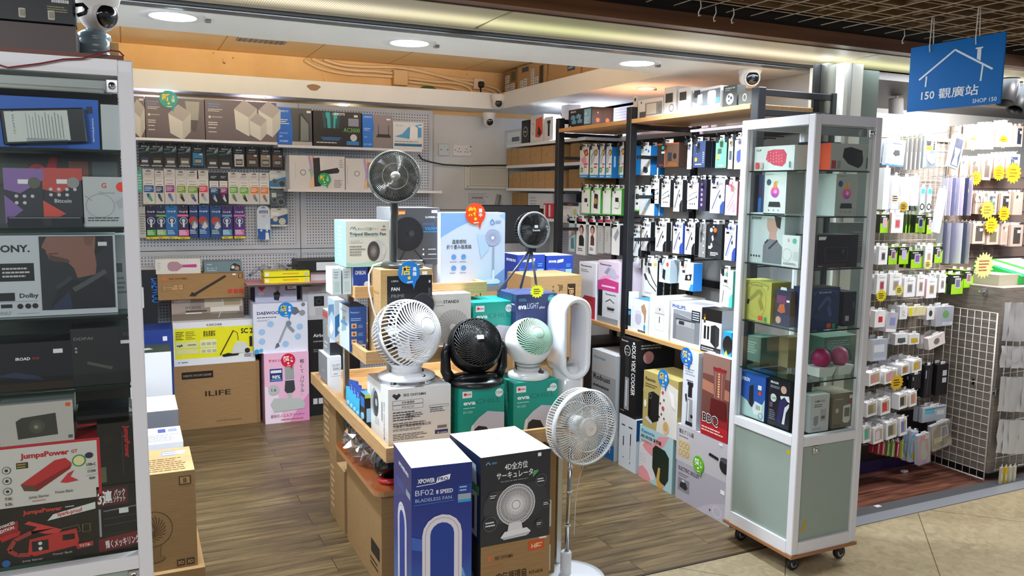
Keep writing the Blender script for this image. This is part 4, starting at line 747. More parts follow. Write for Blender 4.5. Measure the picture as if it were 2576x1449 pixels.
# ================================================================ TIERED DISPLAY ISLAND
isl=empty('display_table',(0,0,0),0,'three-tier light oak display table in the middle of the shop','display table')
IX=.82
def tray(x0,x1,y0,y1,z0,z1):
    b_=MB(); lt=.018
    b_.bbox(x0+lt,y0+lt,z0,x1-lt,y1-lt,z0+.014,'oak',.001)
    b_.bbox(x0,y0,z0,x1,y0+lt,z1,'oak',.0015); b_.bbox(x0,y1-lt,z0,x1,y1,z1,'oak',.0015); b_.bbox(x0,y0+lt,z0,x0+lt,y1-lt,z1,'oak',.0015); b_.bbox(x1-lt,y0+lt,z0,x1,y1-lt,z1,'oak',.0015)
    return b_.build('tray',parent=isl)
tray(IX,1.62,2.80,4.155,.60,.657); tray(IX,1.58,3.07,3.755,.914,.966); tray(IX,1.405,3.23,3.64,1.156,1.206)
for x,y,z in ((.95,2.86,.60),(1.60,2.90,.60),(.95,4.10,.60),(1.575,4.10,.60),(.935,3.12,.914),(1.5,3.12,.914),(.90,3.72,.914),(1.5,3.72,.914),(.90,3.62,1.156),(1.37,3.62,1.156)):
    z0=0 if z<.7 else (.614 if z<1 else .928); MB().bbox(x-.013,y-.013,z0,x+.013,y+.013,z,'alu',.003).build('post',parent=isl)
Z1=.6145; Z2=.9285; Z3=1.1705
# --- on the lowest tray
ib=fbox('fan_carton','white carton printed IRIS OHYAMA under the white globe fan','fan box','y',2.95,(977,1122,1134,966),.30,'#e3e2de',z=Z1,F=[PG([(.06,.88),(.09,.92),(.13,.89),(.17,.92),(.20,.88),(.13,.80)],'#2b2b2b'),T(.24,.855,.05,'IRIS OHYAMA','#222',b=1.3,w=.36),R(.07,.63,.55,.79,'#333'),R(.075,.715,.545,.785,'#e3e2de'),R(.075,.635,.545,.705,'#e3e2de'),T(.31,.73,.035,'空氣循環扇','#222',a='c',b=1),T(.31,.65,.035,'PCF-SC15T','#222',a='c',b=1.2)]+[Nn(.07,.42,.50,.60,4,'#444'),Nn(.28,.46,.56,.56,3,'#444'),Nn(.66,.52,.95,.62,3,'#555'),R(.65,.61,.96,.65,'#555'),R(.655,.615,.955,.645,'#e3e2de'),T(.07,.31,.042,'大連愛麗思歐雅瑪有限公司','#222',b=.6,w=.60),Nn(.07,.33,.62,.40,2,'#555'),Nn(.07,.24,.62,.29,2,'#666'),Nn(.07,.08,.62,.20,4,'#666'),R(.74,.12,.95,.19,'#2f3566'),R(.78,.22,.93,.27,'#777'),T(.855,.13,.03,'✱ ▬▬','#dde',a='c',w=.16)],
 L=[E(.36,.58,.20,'#9aa09f',.26),E(.43,.57,.17,'#3a3c3f',.24),E(.45,.60,.07,'#b9bcbc'),O(.45,.57,.19,.012,'#777',.75),E(.18,.6,.05,'#c9cccb',.22),PG([(.40,.34),(.55,.34),(.58,.22),(.38,.2)],'#c8cac9'),T(.80,.72,.06,'IRIS OHYAMA','#444',rot=-90,w=.5),R(.70,.35,.74,.7,'#999'),T(.82,.05,.06,'II','#333',b=1)],
 Tt=[Nn(.1,.05,.45,.2,2,'#888'),PG([(.42,.0),(.58,.0),(.55,.05),(.45,.05)],'#8a8984')],wear=1)
zt=ib.data.vertices[4].co.z+Z1
def base_on(px,py,z,dz=0): p=P(px,py,'z',z); return (p.x,p.y,z+dz)
bx,by,_=base_on(1023,957,zt)
globe_fan('globe_fan','white caged globe fan on a round foot, on the white carton',(bx,by,zt+.001),.136,.116,(.45,-1,.40),mat('#e8e8ea',.3),mat('#efeff1',.3),mat('#eceded',.35),.075,zc=.190)
evaF=[R(.06,.80,.27,.93,'#f0ecec'),E(.12,.87,.03,'#d02a3a'),R(.15,.85,.25,.88,'#d88'),T(.08,.66,.085,'eva','#f4fbf9',b=2,w=.27),T(.37,.66,.10,'CHILL','#127a6c',w=.55),Nn(.08,.58,.42,.61,1,'#cfeee8'),T(.08,.49,.05,'EV-500','#bfe6df'),E(.88,.85,.085,'#e9efed'),T(.88,.83,.05,'7.5W','#0e9a88',a='c',b=1),PG([(.22,0),(.26,.22),(.42,.38),(.62,.50),(1,.44),(1,0)],'#c9c7d4'),PG([(.30,0),(.33,.16),(.42,.22),(.60,.18),(.70,0)],'#26272c'),PG([(.22,0),(.26,.22),(.30,.26),(.32,.2),(.27,0)],'#dfdee6')]
gE='teal mini cooler cartons on the display table'
e1=fbox('cooler_carton','teal carton under the black fan, left of two on lowest tray','cooler box','y',2.93,(1156,1085,1269,967),.20,'#0f9a88',z=Z1,F=evaF,L=[Nn(.2,.2,.8,.8,5,'#2bb5a2')],group=gE)
e2=fbox('cooler_carton','teal carton under the mint fan, right of two on lowest tray','cooler box','y',2.93,(1291,1075,1405,954),.20,'#0f9a88',z=Z1,F=evaF+[R(.74,.78,.86,.84,'#eee')],L=[Nn(.2,.2,.8,.8,5,'#2bb5a2')],group=gE)
# black dome fan
def black_fan(loc,r,d,lab):
    t=empty('black_fan',loc,0,lab,'fan'); k=mat('#0b0c0d',.3,0,0,None,.4,.15)
    b_=MB(); b_.lathe([(0,0),(r*1.0,0),(r*1.03,.008),(r*.98,.022),(r*.7,.03),(0,.03)],k,40); b_.build('base',parent=t)
    zc=r*1.36; 
    y=MB()
    for s_ in(-1,1):
        y.tube([(s_*r*.9,0,.02),(s_*r*1.1,0,.06),(s_*r*1.12,0,zc-.02),(s_*r*1.04,0,zc+.015)],.018,k,10,True,[.026,.022,.018,.014])
    y.tube([(-r*.9,0,.02),(-r*.5,-r*.3,.03),(0,-r*.42,.034),(r*.5,-r*.3,.03),(r*.9,0,.02)],.02,k,10); y.build('yoke',parent=t)
    M=axis_matrix((0,0,zc),d); sh=MB(); x=MB(); x.lathe([(r*math.sin(q),r*math.cos(q)*.9) for q in [1.05+i*(math.pi-1.05)/20 for i in range(21)]],k,44); x.lathe([(r*.84,r*.50),(r*.88,r*.52),(r*.9,r*.44)],k,44); sh.add(x.v,x.f,k,True,M); sh.build('rear_shell',parent=t)
    fr=MB(); x=MB(); cage_spiral(x,r*1.0,36,1.7,k,.98,.14,.0026,.90); cage_spiral(x,r*.985,30,-.9,k,.98,.14,.0018,.89); fr.add(x.v,x.f,k,True,M); fr.build('front_grille',parent=t)
    hb=MB(); x=MB(); x.lathe([(0,r*.92),(r*.16,r*.91),(r*.18,r*.87)],k,28); hb.add(x.v,x.f,k,True,M); hb.build('hub_cap',parent=t)
    lb=MB(); x=MB(); x.box(-.012,-.002,r*.925,.016,.014,r*.93,mat('#f0e8ea')); lb.add(x.v,x.f,mat('#f0e8ea'),False,M); lb.build('price_sticker',parent=t)
    bl=MB(); x=MB(); blades(x,r*.15,r*.78,5,mat('#1a1b1e',.3),r*.1); bl.add(x.v,x.f,mat('#1a1b1e',.3),True,M); bl.build('blade',parent=t)
    return t
ze=e1.data.vertices[4].co.z+Z1; p_=P(1200,962,'y',2.99)
black_fan((p_.x-.008,3.0,ze+.001),.113,(-.16,-1,.50),'glossy black dome fan in a yoke on the teal carton')
ze=e2.data.vertices[4].co.z+Z1
bx,by,_=base_on(1329,948,ze)
globe_fan('globe_fan','white globe fan with a mint spiral grille on the teal carton',(bx,by,ze+.001),.101,.090,(.02,-1,.62),mat('#e6e8e6',.25,0,0,None,.5,.4),mat('#b5dcc4',.35),mat('#b8dcc6',.35),.060,True,26,1.5,True,False,.98,zc=.150)
# bladeless loop fan
def loop_fan(loc,w_,h_,dep,zb_,yaw,lab):
    t=empty('bladeless_fan',loc,yaw,lab,'fan'); k=MATS['gloss_white']
    def outline(w,h,n=14):
        r=w/2; return [(r*math.cos(math.pi*i/n),h-r+r*math.sin(math.pi*i/n)) for i in range(n+1)]+[(-r*math.cos(math.pi*i/n),r-r*math.sin(math.pi*i/n)) for i in range(n+1)]
    secs=[(1,-.5),(1.03,-.3),(1.03,.35),(.99,.5),(.76,.5),(.68,.32),(.64,-.1),(.66,-.44),(.84,-.53)]
    b_=MB(); vs=[]; K=len(secs)
    base=outline(w_,h_); N=len(base)
    for i in range(N):
        x,z=base[i]
        for s_,y in secs:
            o_=outline(w_*s_,h_-w_*(1-s_)); vs.append((o_[i][0],y*dep,o_[i][1]+w_*(1-s_)/2+zb_))
    b_.add(vs,[(i*K+j,i*K+(j+1)%K,((i+1)%N)*K+(j+1)%K,((i+1)%N)*K+j) for i in range(N) for j in range(K)],k,True); b_.build('loop',parent=t)
    n_=MB(); n_.lathe([(0,0),(w_*.46,0),(w_*.47,.01),(w_*.47,zb_*.55)],mat('#a9abb0',.25,.6),40); n_.lathe([(w_*.475,zb_*.55),(w_*.48,zb_*.6),(w_*.485,zb_+.035),(w_*.3,zb_+.05)],k,40); n_.build('base',parent=t)
    lg=MB(); Face(lg,(-.03,-w_*.487,zb_+.006),(1,0,0),(0,0,1),.06,.012,(0,-1,0)).draw([T(.5,.1,.6,'XPOWER PRO','#555',a='c',b=1,w=.9)]); lg.build('logo',parent=t); return t
p_=P(1430,955,'y',3.0)
loop_fan((p_.x+.006,3.02,Z1),.134,.352,.155,.190,0,'white bladeless loop fan standing right of the mint fan')
# left side of the lowest tray
dz=fbox('air_purifier_box','tall grey and white box lettered DUST ZERO at the tray end','purifier box','y',3.86,(824,979,858,896),.20,'#cfd0d2',z=Z1,side={'L':'#85888d','T':'#e0e1e3'},F=[O(.6,.70,.01,.005,'#999') if 0 else R(.25,.45,1,.88,'#b4b5b8'),R(.27,.46,1,.87,'#cfd0d2'),T(.38,.72,.075,'DUST','#44464a',w=.55),T(.38,.62,.075,'ZERO','#44464a',w=.58),Nn(.45,.5,.8,.54,1,'#777')],L=[R(.08,.05,.2,.28,'#e8e8e8'),Nn(.4,.5,.7,.56,1,'#c9ccd0')])
zz=dz.data.vertices[4].co.z+Z1
fbox('kitchen_tool_box','red, white and black narrow box standing on the DUST ZERO box','box','y',3.89,(830,893,860,784),.15,'#1d1e22',z=zz,zt=None,side={'L':'#8d949c','T':'#e9c8b8'},F=[R(0,.78,1,.92,'#b32036'),R(0,.3,.45,.78,'#b9c2c9')],L=[R(.0,.82,1,.95,'#c94a4a'),Nn(.2,.1,.8,.3,2,'#ddd')])
def pouch(lab,cx,cy,z,w_,h_,c,items,rz):
    b_=MB(); vs=[]; nx,nz=6,7
    for s_ in(-1,1):
        for i in range(nx):
            for j in range(nz):
                u=i/(nx-1);v=j/(nz-1); vs.append(((u-.5)*w_*(1-.06*math.sin(v*math.pi)),s_*.018*math.sin(math.pi*u)**.7*math.sin(math.pi*min(v*1.15,1))**.7,v*h_))
    A=nx*nz
    f=[(i*nz+j,(i+1)*nz+j,(i+1)*nz+j+1,i*nz+j+1) for i in range(nx-1) for j in range(nz-1)]
    b_.add(vs,f+[tuple(A+q for q in x[::-1]) for x in f],c,True)
    Face(b_,(-w_/2,-.0195,0),(1,0,0),(0,0,1),w_,h_,(0,-1,0)).draw(items)
    return b_.build('detergent_pouch',loc=(cx,cy,z),rz=rz,label=lab,cat='pouch',group='blue pouches on the lowest tray')
for i in range(4): pouch(['navy and cyan pouch nearest the shop front, leaning on the tray side','navy pouch second from the shop front','navy pouch third from the shop front','navy pouch nearest the DUST ZERO box'][i],.885,3.36+i*.055,Z1,.07,.115+.006*i,mat('#1f4aa8',.25,0,0,None,.5,.3),[R(.1,.1,.5,.8,'#3fb5e0'),T(.62,.88,.1,'NUTS OIL','#f2f6ff',rot=-90,b=1,w=1.2),E(.3,.25,.08,'#bfe8f8')],-1.15)
pbox('brush_head_box','black and light blue box beside the white IRIS carton','toothbrush box',(.85,3.20,Z1),(.062,.075,.145),'#15161a',F=[R(.45,0,1,.85,'#6fb4e6'),R(.1,.2,.4,.6,'#9fd0f0'),R(0,.9,.5,1,'#d7de3a')],L=[E(.3,.3,.12,'#7fc4ea'),E(.6,.35,.1,'#9fd4f0'),R(.1,.6,.9,.9,'#2e6fc0')],side={'T':'#4f9ad6'})
# --- on the middle tray
fbox('fan_carton','dark navy Panasonic carton with three pictures at the tray corner','box','y',3.28,(879,872,922,771),.17,'#1f4f9e',z=Z2,side={'L':'#c7d3dc','T':'#2d4a6d'},F=[T(.08,.86,.045,'Panasonic','#cfe0f5',w=.5),Nn(.1,.68,.8,.76,2,'#9fc4f0')]+[R(.12,.52-.18*i,.42,.63-.18*i,'#d8b58a') for i in range(3)]+[E(.27,.57-.18*i,.03,'#8a4a2a') for i in range(3)]+[Nn(.5,.52-.18*i,.85,.60-.18*i,3,'#9fb8e0') for i in range(3)]+[R(.45,.03,.92,.15,'#d8d8d4'),Nn(.48,.04,.9,.14,1,'#333')],L=[PG([(.2,.35),(.7,.45),(.6,.75),(.3,.7)],'#8ea7a8'),T(.15,.85,.05,'Panasonic','#3a64a8',w=.6),R(.15,.55,.8,.62,'#5a8ac0')])
fbox('iron_box','pale blue and white carton behind the navy Panasonic carton','box','y',3.52,(843,852,872,754),.14,'#cfd9e2',z=Z2,side={'L':'#a9bccb'},F=[PG([(0,.1),(1,.4),(1,.8),(0,.6)],'#3f7fb8'),E(.5,.3,.08,'#f0f0f0')],L=[PG([(.1,.5),(.6,.7),(.9,.6),(.9,.9),(.1,.8)],'#5a7fa0'),PG([(.2,.2),(.5,.5),(.8,.3),(.5,.1)],'#e8ecef')])
fp=fbox('fan_carton','kraft and black FAN PRIME carton under the chrome fan','fan box','y',3.12,(959,892,1087,676),.20,'kraft_gold',z=Z2,side={'L':'card_pale','T':'card_pale'},F=[R(.12,.02,1,.93,'#15161a'),T(.20,.86,.022,'LUMENA','#c9c9c9',b=.5,w=.14),T(.20,.76,.04,'FAN','#f2f2f2',b=1.6,w=.16),T(.20,.68,.04,'PRIME','#8d8d90',w=.25),Nn(.2,.61,.5,.64,2,'#55555a'),E(.82,.58,.13,'#2b2c31',.15),O(.82,.58,.14,.01,'#4a4b50',1.0),PG([(.6,.5),(.75,.46),(.78,.56),(.64,.6)],'#232428'),E(.36,.36,.15,'#2b2c31'),O(.36,.36,.155,.01,'#5a5b60'),R(.92,.70,.97,.78,'#4a4a4e'),R(.93,.84,.965,.87,'#bbb'),R(.8,.935,.9,.975,'#f0f0f0')],L=[Nn(.5,.70,.9,.76,1,'#a8824a'),Nn(.6,.3,.9,.5,4,'#a8824a')])
bubble('y',3.117,1029,686,.046,'#1479c9',('店','長','推'),'#ffc81a','round blue speech-bubble tag',fp)
fs=fbox('fan_carton','light grey FAN STAND3 carton between kraft and teal cartons','fan box','y',3.14,(1089,892,1185,737),.20,'#d2cec6',z=Z2,side={'T':'#dcdad4'},F=[T(.06,.84,.055,'FAN','#a5a19a',w=.18),T(.27,.84,.055,'STAND3','#222',b=1.3,w=.40),Nn(.06,.79,.3,.82,1,'#999'),E(.52,.42,.31,'#bdb8b1'),SP(.52,.42,.30,30,.3,'#9f9a93',.005),E(.52,.42,.06,'#d9d5cf')])
fbox('cooler_carton','teal carton on the middle tray behind the black fan','cooler box','y',3.14,(1190,880,1292,757),.20,'#14a08d',z=Z2,side={'T':'#1bb09c'},F=evaF,group=gE)
el=fbox('lamp_carton','navy evaLIGHT plus carton under the tripod fan','cooler box','y',3.09,(1297,880,1401,737),.20,'#25305f',z=Z2,side={'L':'#22305c','T':'#3a466e'},F=[T(.05,.73,.10,'eva','#f2f2f6',b=2,w=.20),T(.27,.73,.11,'LIGHT','#c9cde0',w=.28),T(.57,.725,.05,'plus','#d8d8e6',b=1,w=.13),E(.86,.90,.075,'#1f9aa0'),T(.86,.885,.04,'10W','#bfe8e8',a='c'),Nn(.06,.87,.25,.93,2,'#5aa0a8'),PG([(.3,0),(.36,.14),(.6,.24),(.95,.2),(1,0)],'#8f93ae')],L=[Nn(.05,.72,.95,.84,2,'#c9d4e6')])
# --- on the top tray
om=fbox('monitor_box','blue and white OMRON box under the tripod fan carton','monitor box','y',3.26,(888,712,925,671),.13,'#1d3f96',z=Z3,F=[T(.15,.72,.15,'OMRON','#e8ecfa',b=1.5,w=.7),E(.95,.35,.12,'#dfe4f0')],side={'L':'#d5dde0'})
for i in range(2): pbox('monitor_box','narrow pale box on the top tray, '+('beside the blue OMRON box' if i==0 else 'at the left tray edge'),'small box',(om.location.x-.040-.042*i,3.27,Z3),(.036,.12,om.data.vertices[4].co.z-.004),'#cbd6d8',F=[R(.2,.1,.8,.5,'#b4c9c6'),Nn(.2,.6,.8,.9,3,'#8fa3a8')],group='narrow pale boxes on the top tray')
z3=om.data.vertices[4].co.z+Z3
fbox('fan_carton','cream carton lettered Tripod Electric Fan on the top tray','fan box','y',3.25,(871,672,979,556),.20,'#d8d3c2',z=z3+.001,side={'L':'#8fd3cb','T':'#e8e6dc'},F=[PG([(0,0),(1,0),(1,.06),(.6,.12),(.2,.07),(0,.10)],'#a8d0bd'),LN([(.10,.82),(.14,.88),(.18,.82)],.012,'#2b6f86'),LN([(.17,.82),(.20,.88),(.24,.80)],.012,'#2b6f86'),T(.27,.80,.055,'キャンプ三脚ファン','#4d6f5a',w=.48),T(.08,.69,.065,'Tripod Electric Fan','#2d5c62',b=2,w=.84),Nn(.08,.655,.9,.67,1,'#6f8f8f'),R(.07,.53,.38,.60,'#b9b6a6'),R(.075,.535,.375,.595,'#d8d3c2'),T(.10,.545,.035,'SB-202FFK','#9a9484'),Nn(.08,.24,.45,.48,4,'#8a8676'),E(.72,.35,.19,'#c9c4bd',.24),E(.63,.34,.14,'#4a4440',.22),SP(.63,.34,.13,26,.2,'#8a827b',.004,.7),E(.63,.34,.05,'#8d857d'),PG([(.82,.45),(.92,.42),(.92,.30),(.82,.25)],'#d3cec6'),T(.84,.85,.05,'サ','#333',b=1),R(.80,.80,.92,.82,'#c03040')],L=[Nn(.3,.1,.7,.9,9,'#b9e4de')])
v6=fbox('fan_carton','charcoal carton lettered V600 with a black tripod fan','fan box','y',3.385,(983,668,1106,523),.22,'#4a494d',z=P(1106,664,'y',3.385).z,side={'L':'#8b9096','T':'#77787c'},F=[T(.90,.82,.035,'CLAYMORE','#f0f0f0',a='r',b=1.5,w=.20),T(.96,.825,.02,'FAN','#ccc',a='r'),Nn(.65,.69,.9,.74,2,'#4a6fa8'),T(.96,.61,.06,'V600+','#2f95d0',a='r',b=1,w=.27),R(.66,.57,.96,.59,'#2f7fb8'),R(.83,.91,.95,.96,'#eee'),E(.34,.54,.29,'#1c1b1e',.30),SP(.34,.54,.27,30,.15,'#2b2a2e',.004,.85),E(.42,.55,.05,'#3c3b40'),LN([(.30,.28),(.15,.03)],.02,'#1c1b1e'),LN([(.48,.26),(.70,.02)],.02,'#1c1b1e'),PG([(.12,.87),(.28,.89),(.30,.95),(.10,.95)],'#d86a1a'),T(.14,.89,.035,'LIMITED','#ffe0a0',b=1,w=.15),E(.66,.27,.013,'#fff'),E(.66,.18,.018,'#fff'),Nn(.76,.255,.95,.285,1,'#eee'),Nn(.76,.165,.95,.195,1,'#eee'),Nn(.65,.09,.95,.11,1,'#bbb')],L=[PG([(.4,.7),(.6,.7),(.75,.45),(.25,.45)],'#a5aab0')])
pbox('router_carton','plain bright blue box under the charcoal V600 carton','small box',(v6.location.x+.06,3.385,Z3),(v6.data.vertices[1].co.x-.06,.2,v6.location.z-Z3-.001),'#1a48a0')
wf=fbox('fan_carton','white and blue carton with Japanese lettering and a stand fan','fan box','y',3.345,(1108,711,1271,535),.10,'#c9d6ea',z=Z3,side={'T':'#eef0f4'},F=[PG([(0,1),(.72,1),(.5,.9),(.25,.80),(.02,.68),(0,.66)],'#86aee0'),PG([(.98,1),(1,1),(1,.9),(.9,.96)],'#a5c0e6') ,PG([(.30,.0),(.55,.03),(.80,.10),(1,.24),(1,0)],'#7da4d6'),T(.26,.58,.045,'温度感知','#2f3338',a='c',w=.22) if 0 else T(.28,.59,.045,'温度感知','#2f3338',a='c',b=.6,w=.22),T(.28,.52,.045,'折り畳み扇風機','#2f3338',a='c',b=.6,w=.38)]+[E(x,y,.036,'#5f97d8') for x,y in((.20,.41),(.35,.41),(.20,.26),(.35,.26))]+[Nn(x-.06,y-.075,x+.06,y-.055,1,'#6a7c95') for x,y in((.20,.41),(.35,.41),(.20,.26),(.35,.26))]+[PG([(.55,.72),(.72,.66),(.74,.5),(.62,.38)],'#b4cfec'),O(.80,.66,.115,.008,'#8b93b5',.95),O(.84,.66,.10,.005,'#a5acc8',.95),E(.80,.66,.108,'#b8c2dc') ,SP(.80,.66,.105,26,.3,'#8b93b5',.003),E(.80,.66,.025,'#e4e8f2'),R(.80,.16,.825,.54,'#9aa3b8'),PG([(.795,.08),(.835,.08),(.83,.22),(.80,.22)],'#e8ecf2'),PG([(.67,.06),(.70,.03),(.90,.03),(.93,.06),(.88,.10),(.72,.10)],'#dfe6ee'),LN([(.76,.87),(.79,.91),(.82,.87)],.012,'#4a76b8'),R(.84,.865,.93,.895,'#8fa8d0'),LN([(.765,.87),(.765,.84),(.815,.84),(.815,.87)],.01,'#4a76b8')])
bubble('y',3.341,1196,538,.048,'#e2491a',('熱','賣','中'),'#ffd21a','orange-red speech-bubble tag',wf)
# chrome fan standing on the FAN PRIME carton
zf=fp.data.vertices[4].co.z+Z2
by=3.212; bx=P(1012,664,'y',by).x
def chrome_fan(loc,zc,r,dx):
    t=empty('table_fan',loc,0,'chrome and black round table fan on the kraft carton','fan'); k=mat('#30312f',.3)
    b_=MB(); b_.lathe([(0,0),(.084,0),(.088,.006),(.086,.016),(.07,.022),(0,.024)],k,40); b_.build('base',parent=t)
    b_=MB(); b_.lathe([(.013,.02),(.013,zc*.55),(.0165,zc*.56),(.0165,zc-r*.92)],k,24,Matrix.Translation((dx,0,0))) ; b_.build('pole',parent=t)
    wire_fan_head(t,(dx-.004,-.012,zc),(-.15,-1,.12),r,.05,84,mat('#7f7c75',.22,.85),mat('#6d706c',.25,.7),mat('#8d8a85',.3,.6),mat('#1f1f21',.3),.2,.0013,True,.0045,(.5,),.25,7)
    x=MB(); x.lathe([(0,-.02),(r*.93,-.012)],mat('#1b1c1d',.4),36,axis_matrix((dx-.004,-.012,zc),(-.15,-1,.12))); x.build('rear_screen',parent=t)
    b_=MB(); b_.box(.01,-.03,.022,.06,.0,.026,mat('#cdd8d4')); b_.tube([(-.03,-.02,.026),(.07,-.05,.027)],.003,'chrome',6); b_.build('remote_control',loc=Vector(loc)+Vector((0,0,.003)),label='pale remote control and metal strip lying on the chrome fan base',cat='remote control'); return t
zc=P(988,447,'y',by).z-zf
chrome_fan((bx,by,zf+.001),zc,.103,P(992,600,'y',by).x-bx)
q=[P(x,y,'y',Y_) for x,y,Y_ in ((960,661,3.17),(938,668,3.10),(928,690,3.07),(928,730,3.05),(938,775,3.04),(950,810,3.03),(958,845,3.02))]; MB().tube(q,.0032,mat('#dcd8d2'),6).build('power_cable',label='white power cable hanging beside the kraft FAN PRIME carton',cat='cable')
# tripod fan
def tripod_fan():
    z0=el.data.vertices[4].co.z+Z2; y0=3.16; c=P(1337,578,'y',y0); t=empty('tripod_fan',(c.x,y0,z0),0,'black tripod fan with a grey ring on the navy carton','fan'); k=mat('#1d1e21',.35)
    wire_fan_head(t,(0,0,c.z-z0),(.05,-1,.02),.074,.054,54,mat('#131416',.3),mat('#8a9094',.4),mat('#17181b',.4),mat('#151618',.4),.3,.0016,True,.0055,(),.0,5,40)
    x=MB(); x.lathe([(0,-.02),(.069,-.012)],mat('#0e0f10',.5),36,axis_matrix((0,0,c.z-z0),(.05,-1,.02))); x.build('rear_screen',parent=t)
    hz=c.z-z0-.077; b_=MB(); b_.bbox(-.02,-.015,hz-.02,.02,.02,hz+.012,k,.004); b_.build('bracket',parent=t)
    for px,py,yy in ((1252,713,y0-.02),(1352,708,y0-.06),(1310,700,y0+.10)):
        e=P(px,py,'y',yy); MB().tube([(0,0,hz-.005),(e.x-c.x,yy-y0,.006)],.0055,mat('#5a5d62',.3,.5),8).build('leg',parent=t)
    l=MB(); Face(l,(-.02,-.047,c.z-z0-.006),(1,0,0),(0,0,1),.04,.012,(0,-1,0)).draw([T(.5,.2,.7,'Senbi','#e8e8e8',a='c',b=2,w=.9)]); Face(l,(-.008,-.046,c.z-z0+.010),(1,0,0),(0,0,1),.016,.012,(0,-1,0)).draw([R(0,0,1,1,'#eee')]); l.build('logo',parent=t)
tripod_fan()
def star(ax,v,px,py,r,lab,name='price_star',n=14,col='#eef000',lines=3,cat='price tag',group=None,ink='#222',rot=0,parent=None):
    c=P(px,py,ax,v); pts=[((r if i%2==0 else r*.76)*1.15*math.cos(math.pi*i/n+rot),(r if i%2==0 else r*.76)*math.sin(math.pi*i/n+rot)) for i in range(2*n)]
    b_=MB(); b_.prism(pts,-.001,0,mat(col,.5)); Face(b_,(-r*.7,-.001,-r*.5),(1,0,0),(0,0,1),r*1.4,r,(0,-1,0)).draw([Nn(.1,.05,.9,.95,lines,ink)] if lines else [])
    o=b_.build(name); o.location=c; o.rotation_euler=(0,0,0 if ax=='y' else -math.pi/2)
    if parent: o.parent=parent; bpy.context.view_layer.update(); o.matrix_parent_inverse=parent.matrix_world.inverted(); o['label']=lab
    else: tag(o,lab,cat,group)
    return o
star('y',3.085,1351,733,.030,'spiky yellow price tag on the navy carton',parent=el)
# ================================================================ UNDER AND BEFORE THE ISLAND
bc=pbox('cardboard_carton','large brown carton under the front of the display table','cardboard box',(.855,2.985,0),(.48,.56,.415),'card',side={'T':'card_dark'},F=[R(.35,.45,.8,.62,'#6b4c2a'),R(.36,.46,.79,.61,'#b08a58')]+[R(.18,y,.21,y+.015,'#d9d0c0') for y in (.85,.55,.30)],L=[R(.72,.28,.95,.42,'#1a1712'),Nn(.70,.14,.96,.24,2,'#2a1d10')])
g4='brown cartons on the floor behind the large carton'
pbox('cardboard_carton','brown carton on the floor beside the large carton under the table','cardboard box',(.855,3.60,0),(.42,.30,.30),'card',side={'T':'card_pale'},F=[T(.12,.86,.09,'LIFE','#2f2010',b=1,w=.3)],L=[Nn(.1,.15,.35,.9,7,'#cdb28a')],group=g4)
pbox('cardboard_carton','upper brown carton behind the wrapped speaker under the table','cardboard box',(.855,3.75,.302),(.42,.28,.285),'card',F=[T(.5,.30,.09,'3711','#2f2010',a='c',b=1,w=.4),R(.15,.06,.5,.24,'#2f2010'),E(.32,.14,.06,'#b08a58'),R(.12,.8,.42,.98,'#2f2010'),E(.27,.9,.05,'#b08a58')],L=[Nn(.1,.15,.5,.9,7,'#cdb28a')],group=g4)
b_=MB(); pts=[]; 
for cx,cy,a0 in((.56,.05,-90),(.56,.60,0),(.05,.66,90),(.05,.05,180)):
    pts+=[(cx+.045*math.cos(math.radians(a0+15*i)),cy+.045*math.sin(math.radians(a0+15*i))) for i in range(7)]
vb=[(x,y,0) for x,y in pts]; vt=[(x,y,.022) for x,y in pts]; n=len(pts)
b_.add(vb+vt,[tuple(range(n))[::-1],tuple(range(n,2*n))],mat('#8a4a24',.22,0,0,None,.5,.4)); b_.add(vb+vt,[(i,(i+1)%n,(i+1)%n+n,i+n) for i in range(n)],mat('#a8764a',.5))
b_.build('wooden_board',loc=(.812,2.925,.42),label='glossy orange-brown wooden board with rounded corners on the large carton',cat='board')
b_=MB(); M=Matrix.Translation((.925,3.56,.50))@Matrix.Rotation(math.radians(80),4,'Y'); b_.lathe([(0,.01),(.02,.012),(.03,.005),(.055,.02),(.06,.028),(.075,.026),(.08,.0),(.078,-.05),(0,-.055)],mat('#141414',.3),32,Matrix.Translation((.925,3.60,.53))@Matrix.Rotation(math.radians(-75),4,'Y')@Matrix.Rotation(.4,4,'X')); b_.lathe([(0,.03),(.022,.028),(.028,.02)],'chrome',20,Matrix.Translation((.925,3.60,.53))@Matrix.Rotation(math.radians(-75),4,'Y')@Matrix.Rotation(.4,4,'X'))
b_.build('round_speaker',label='round black speaker driver with a silver cone under the table',cat='speaker')
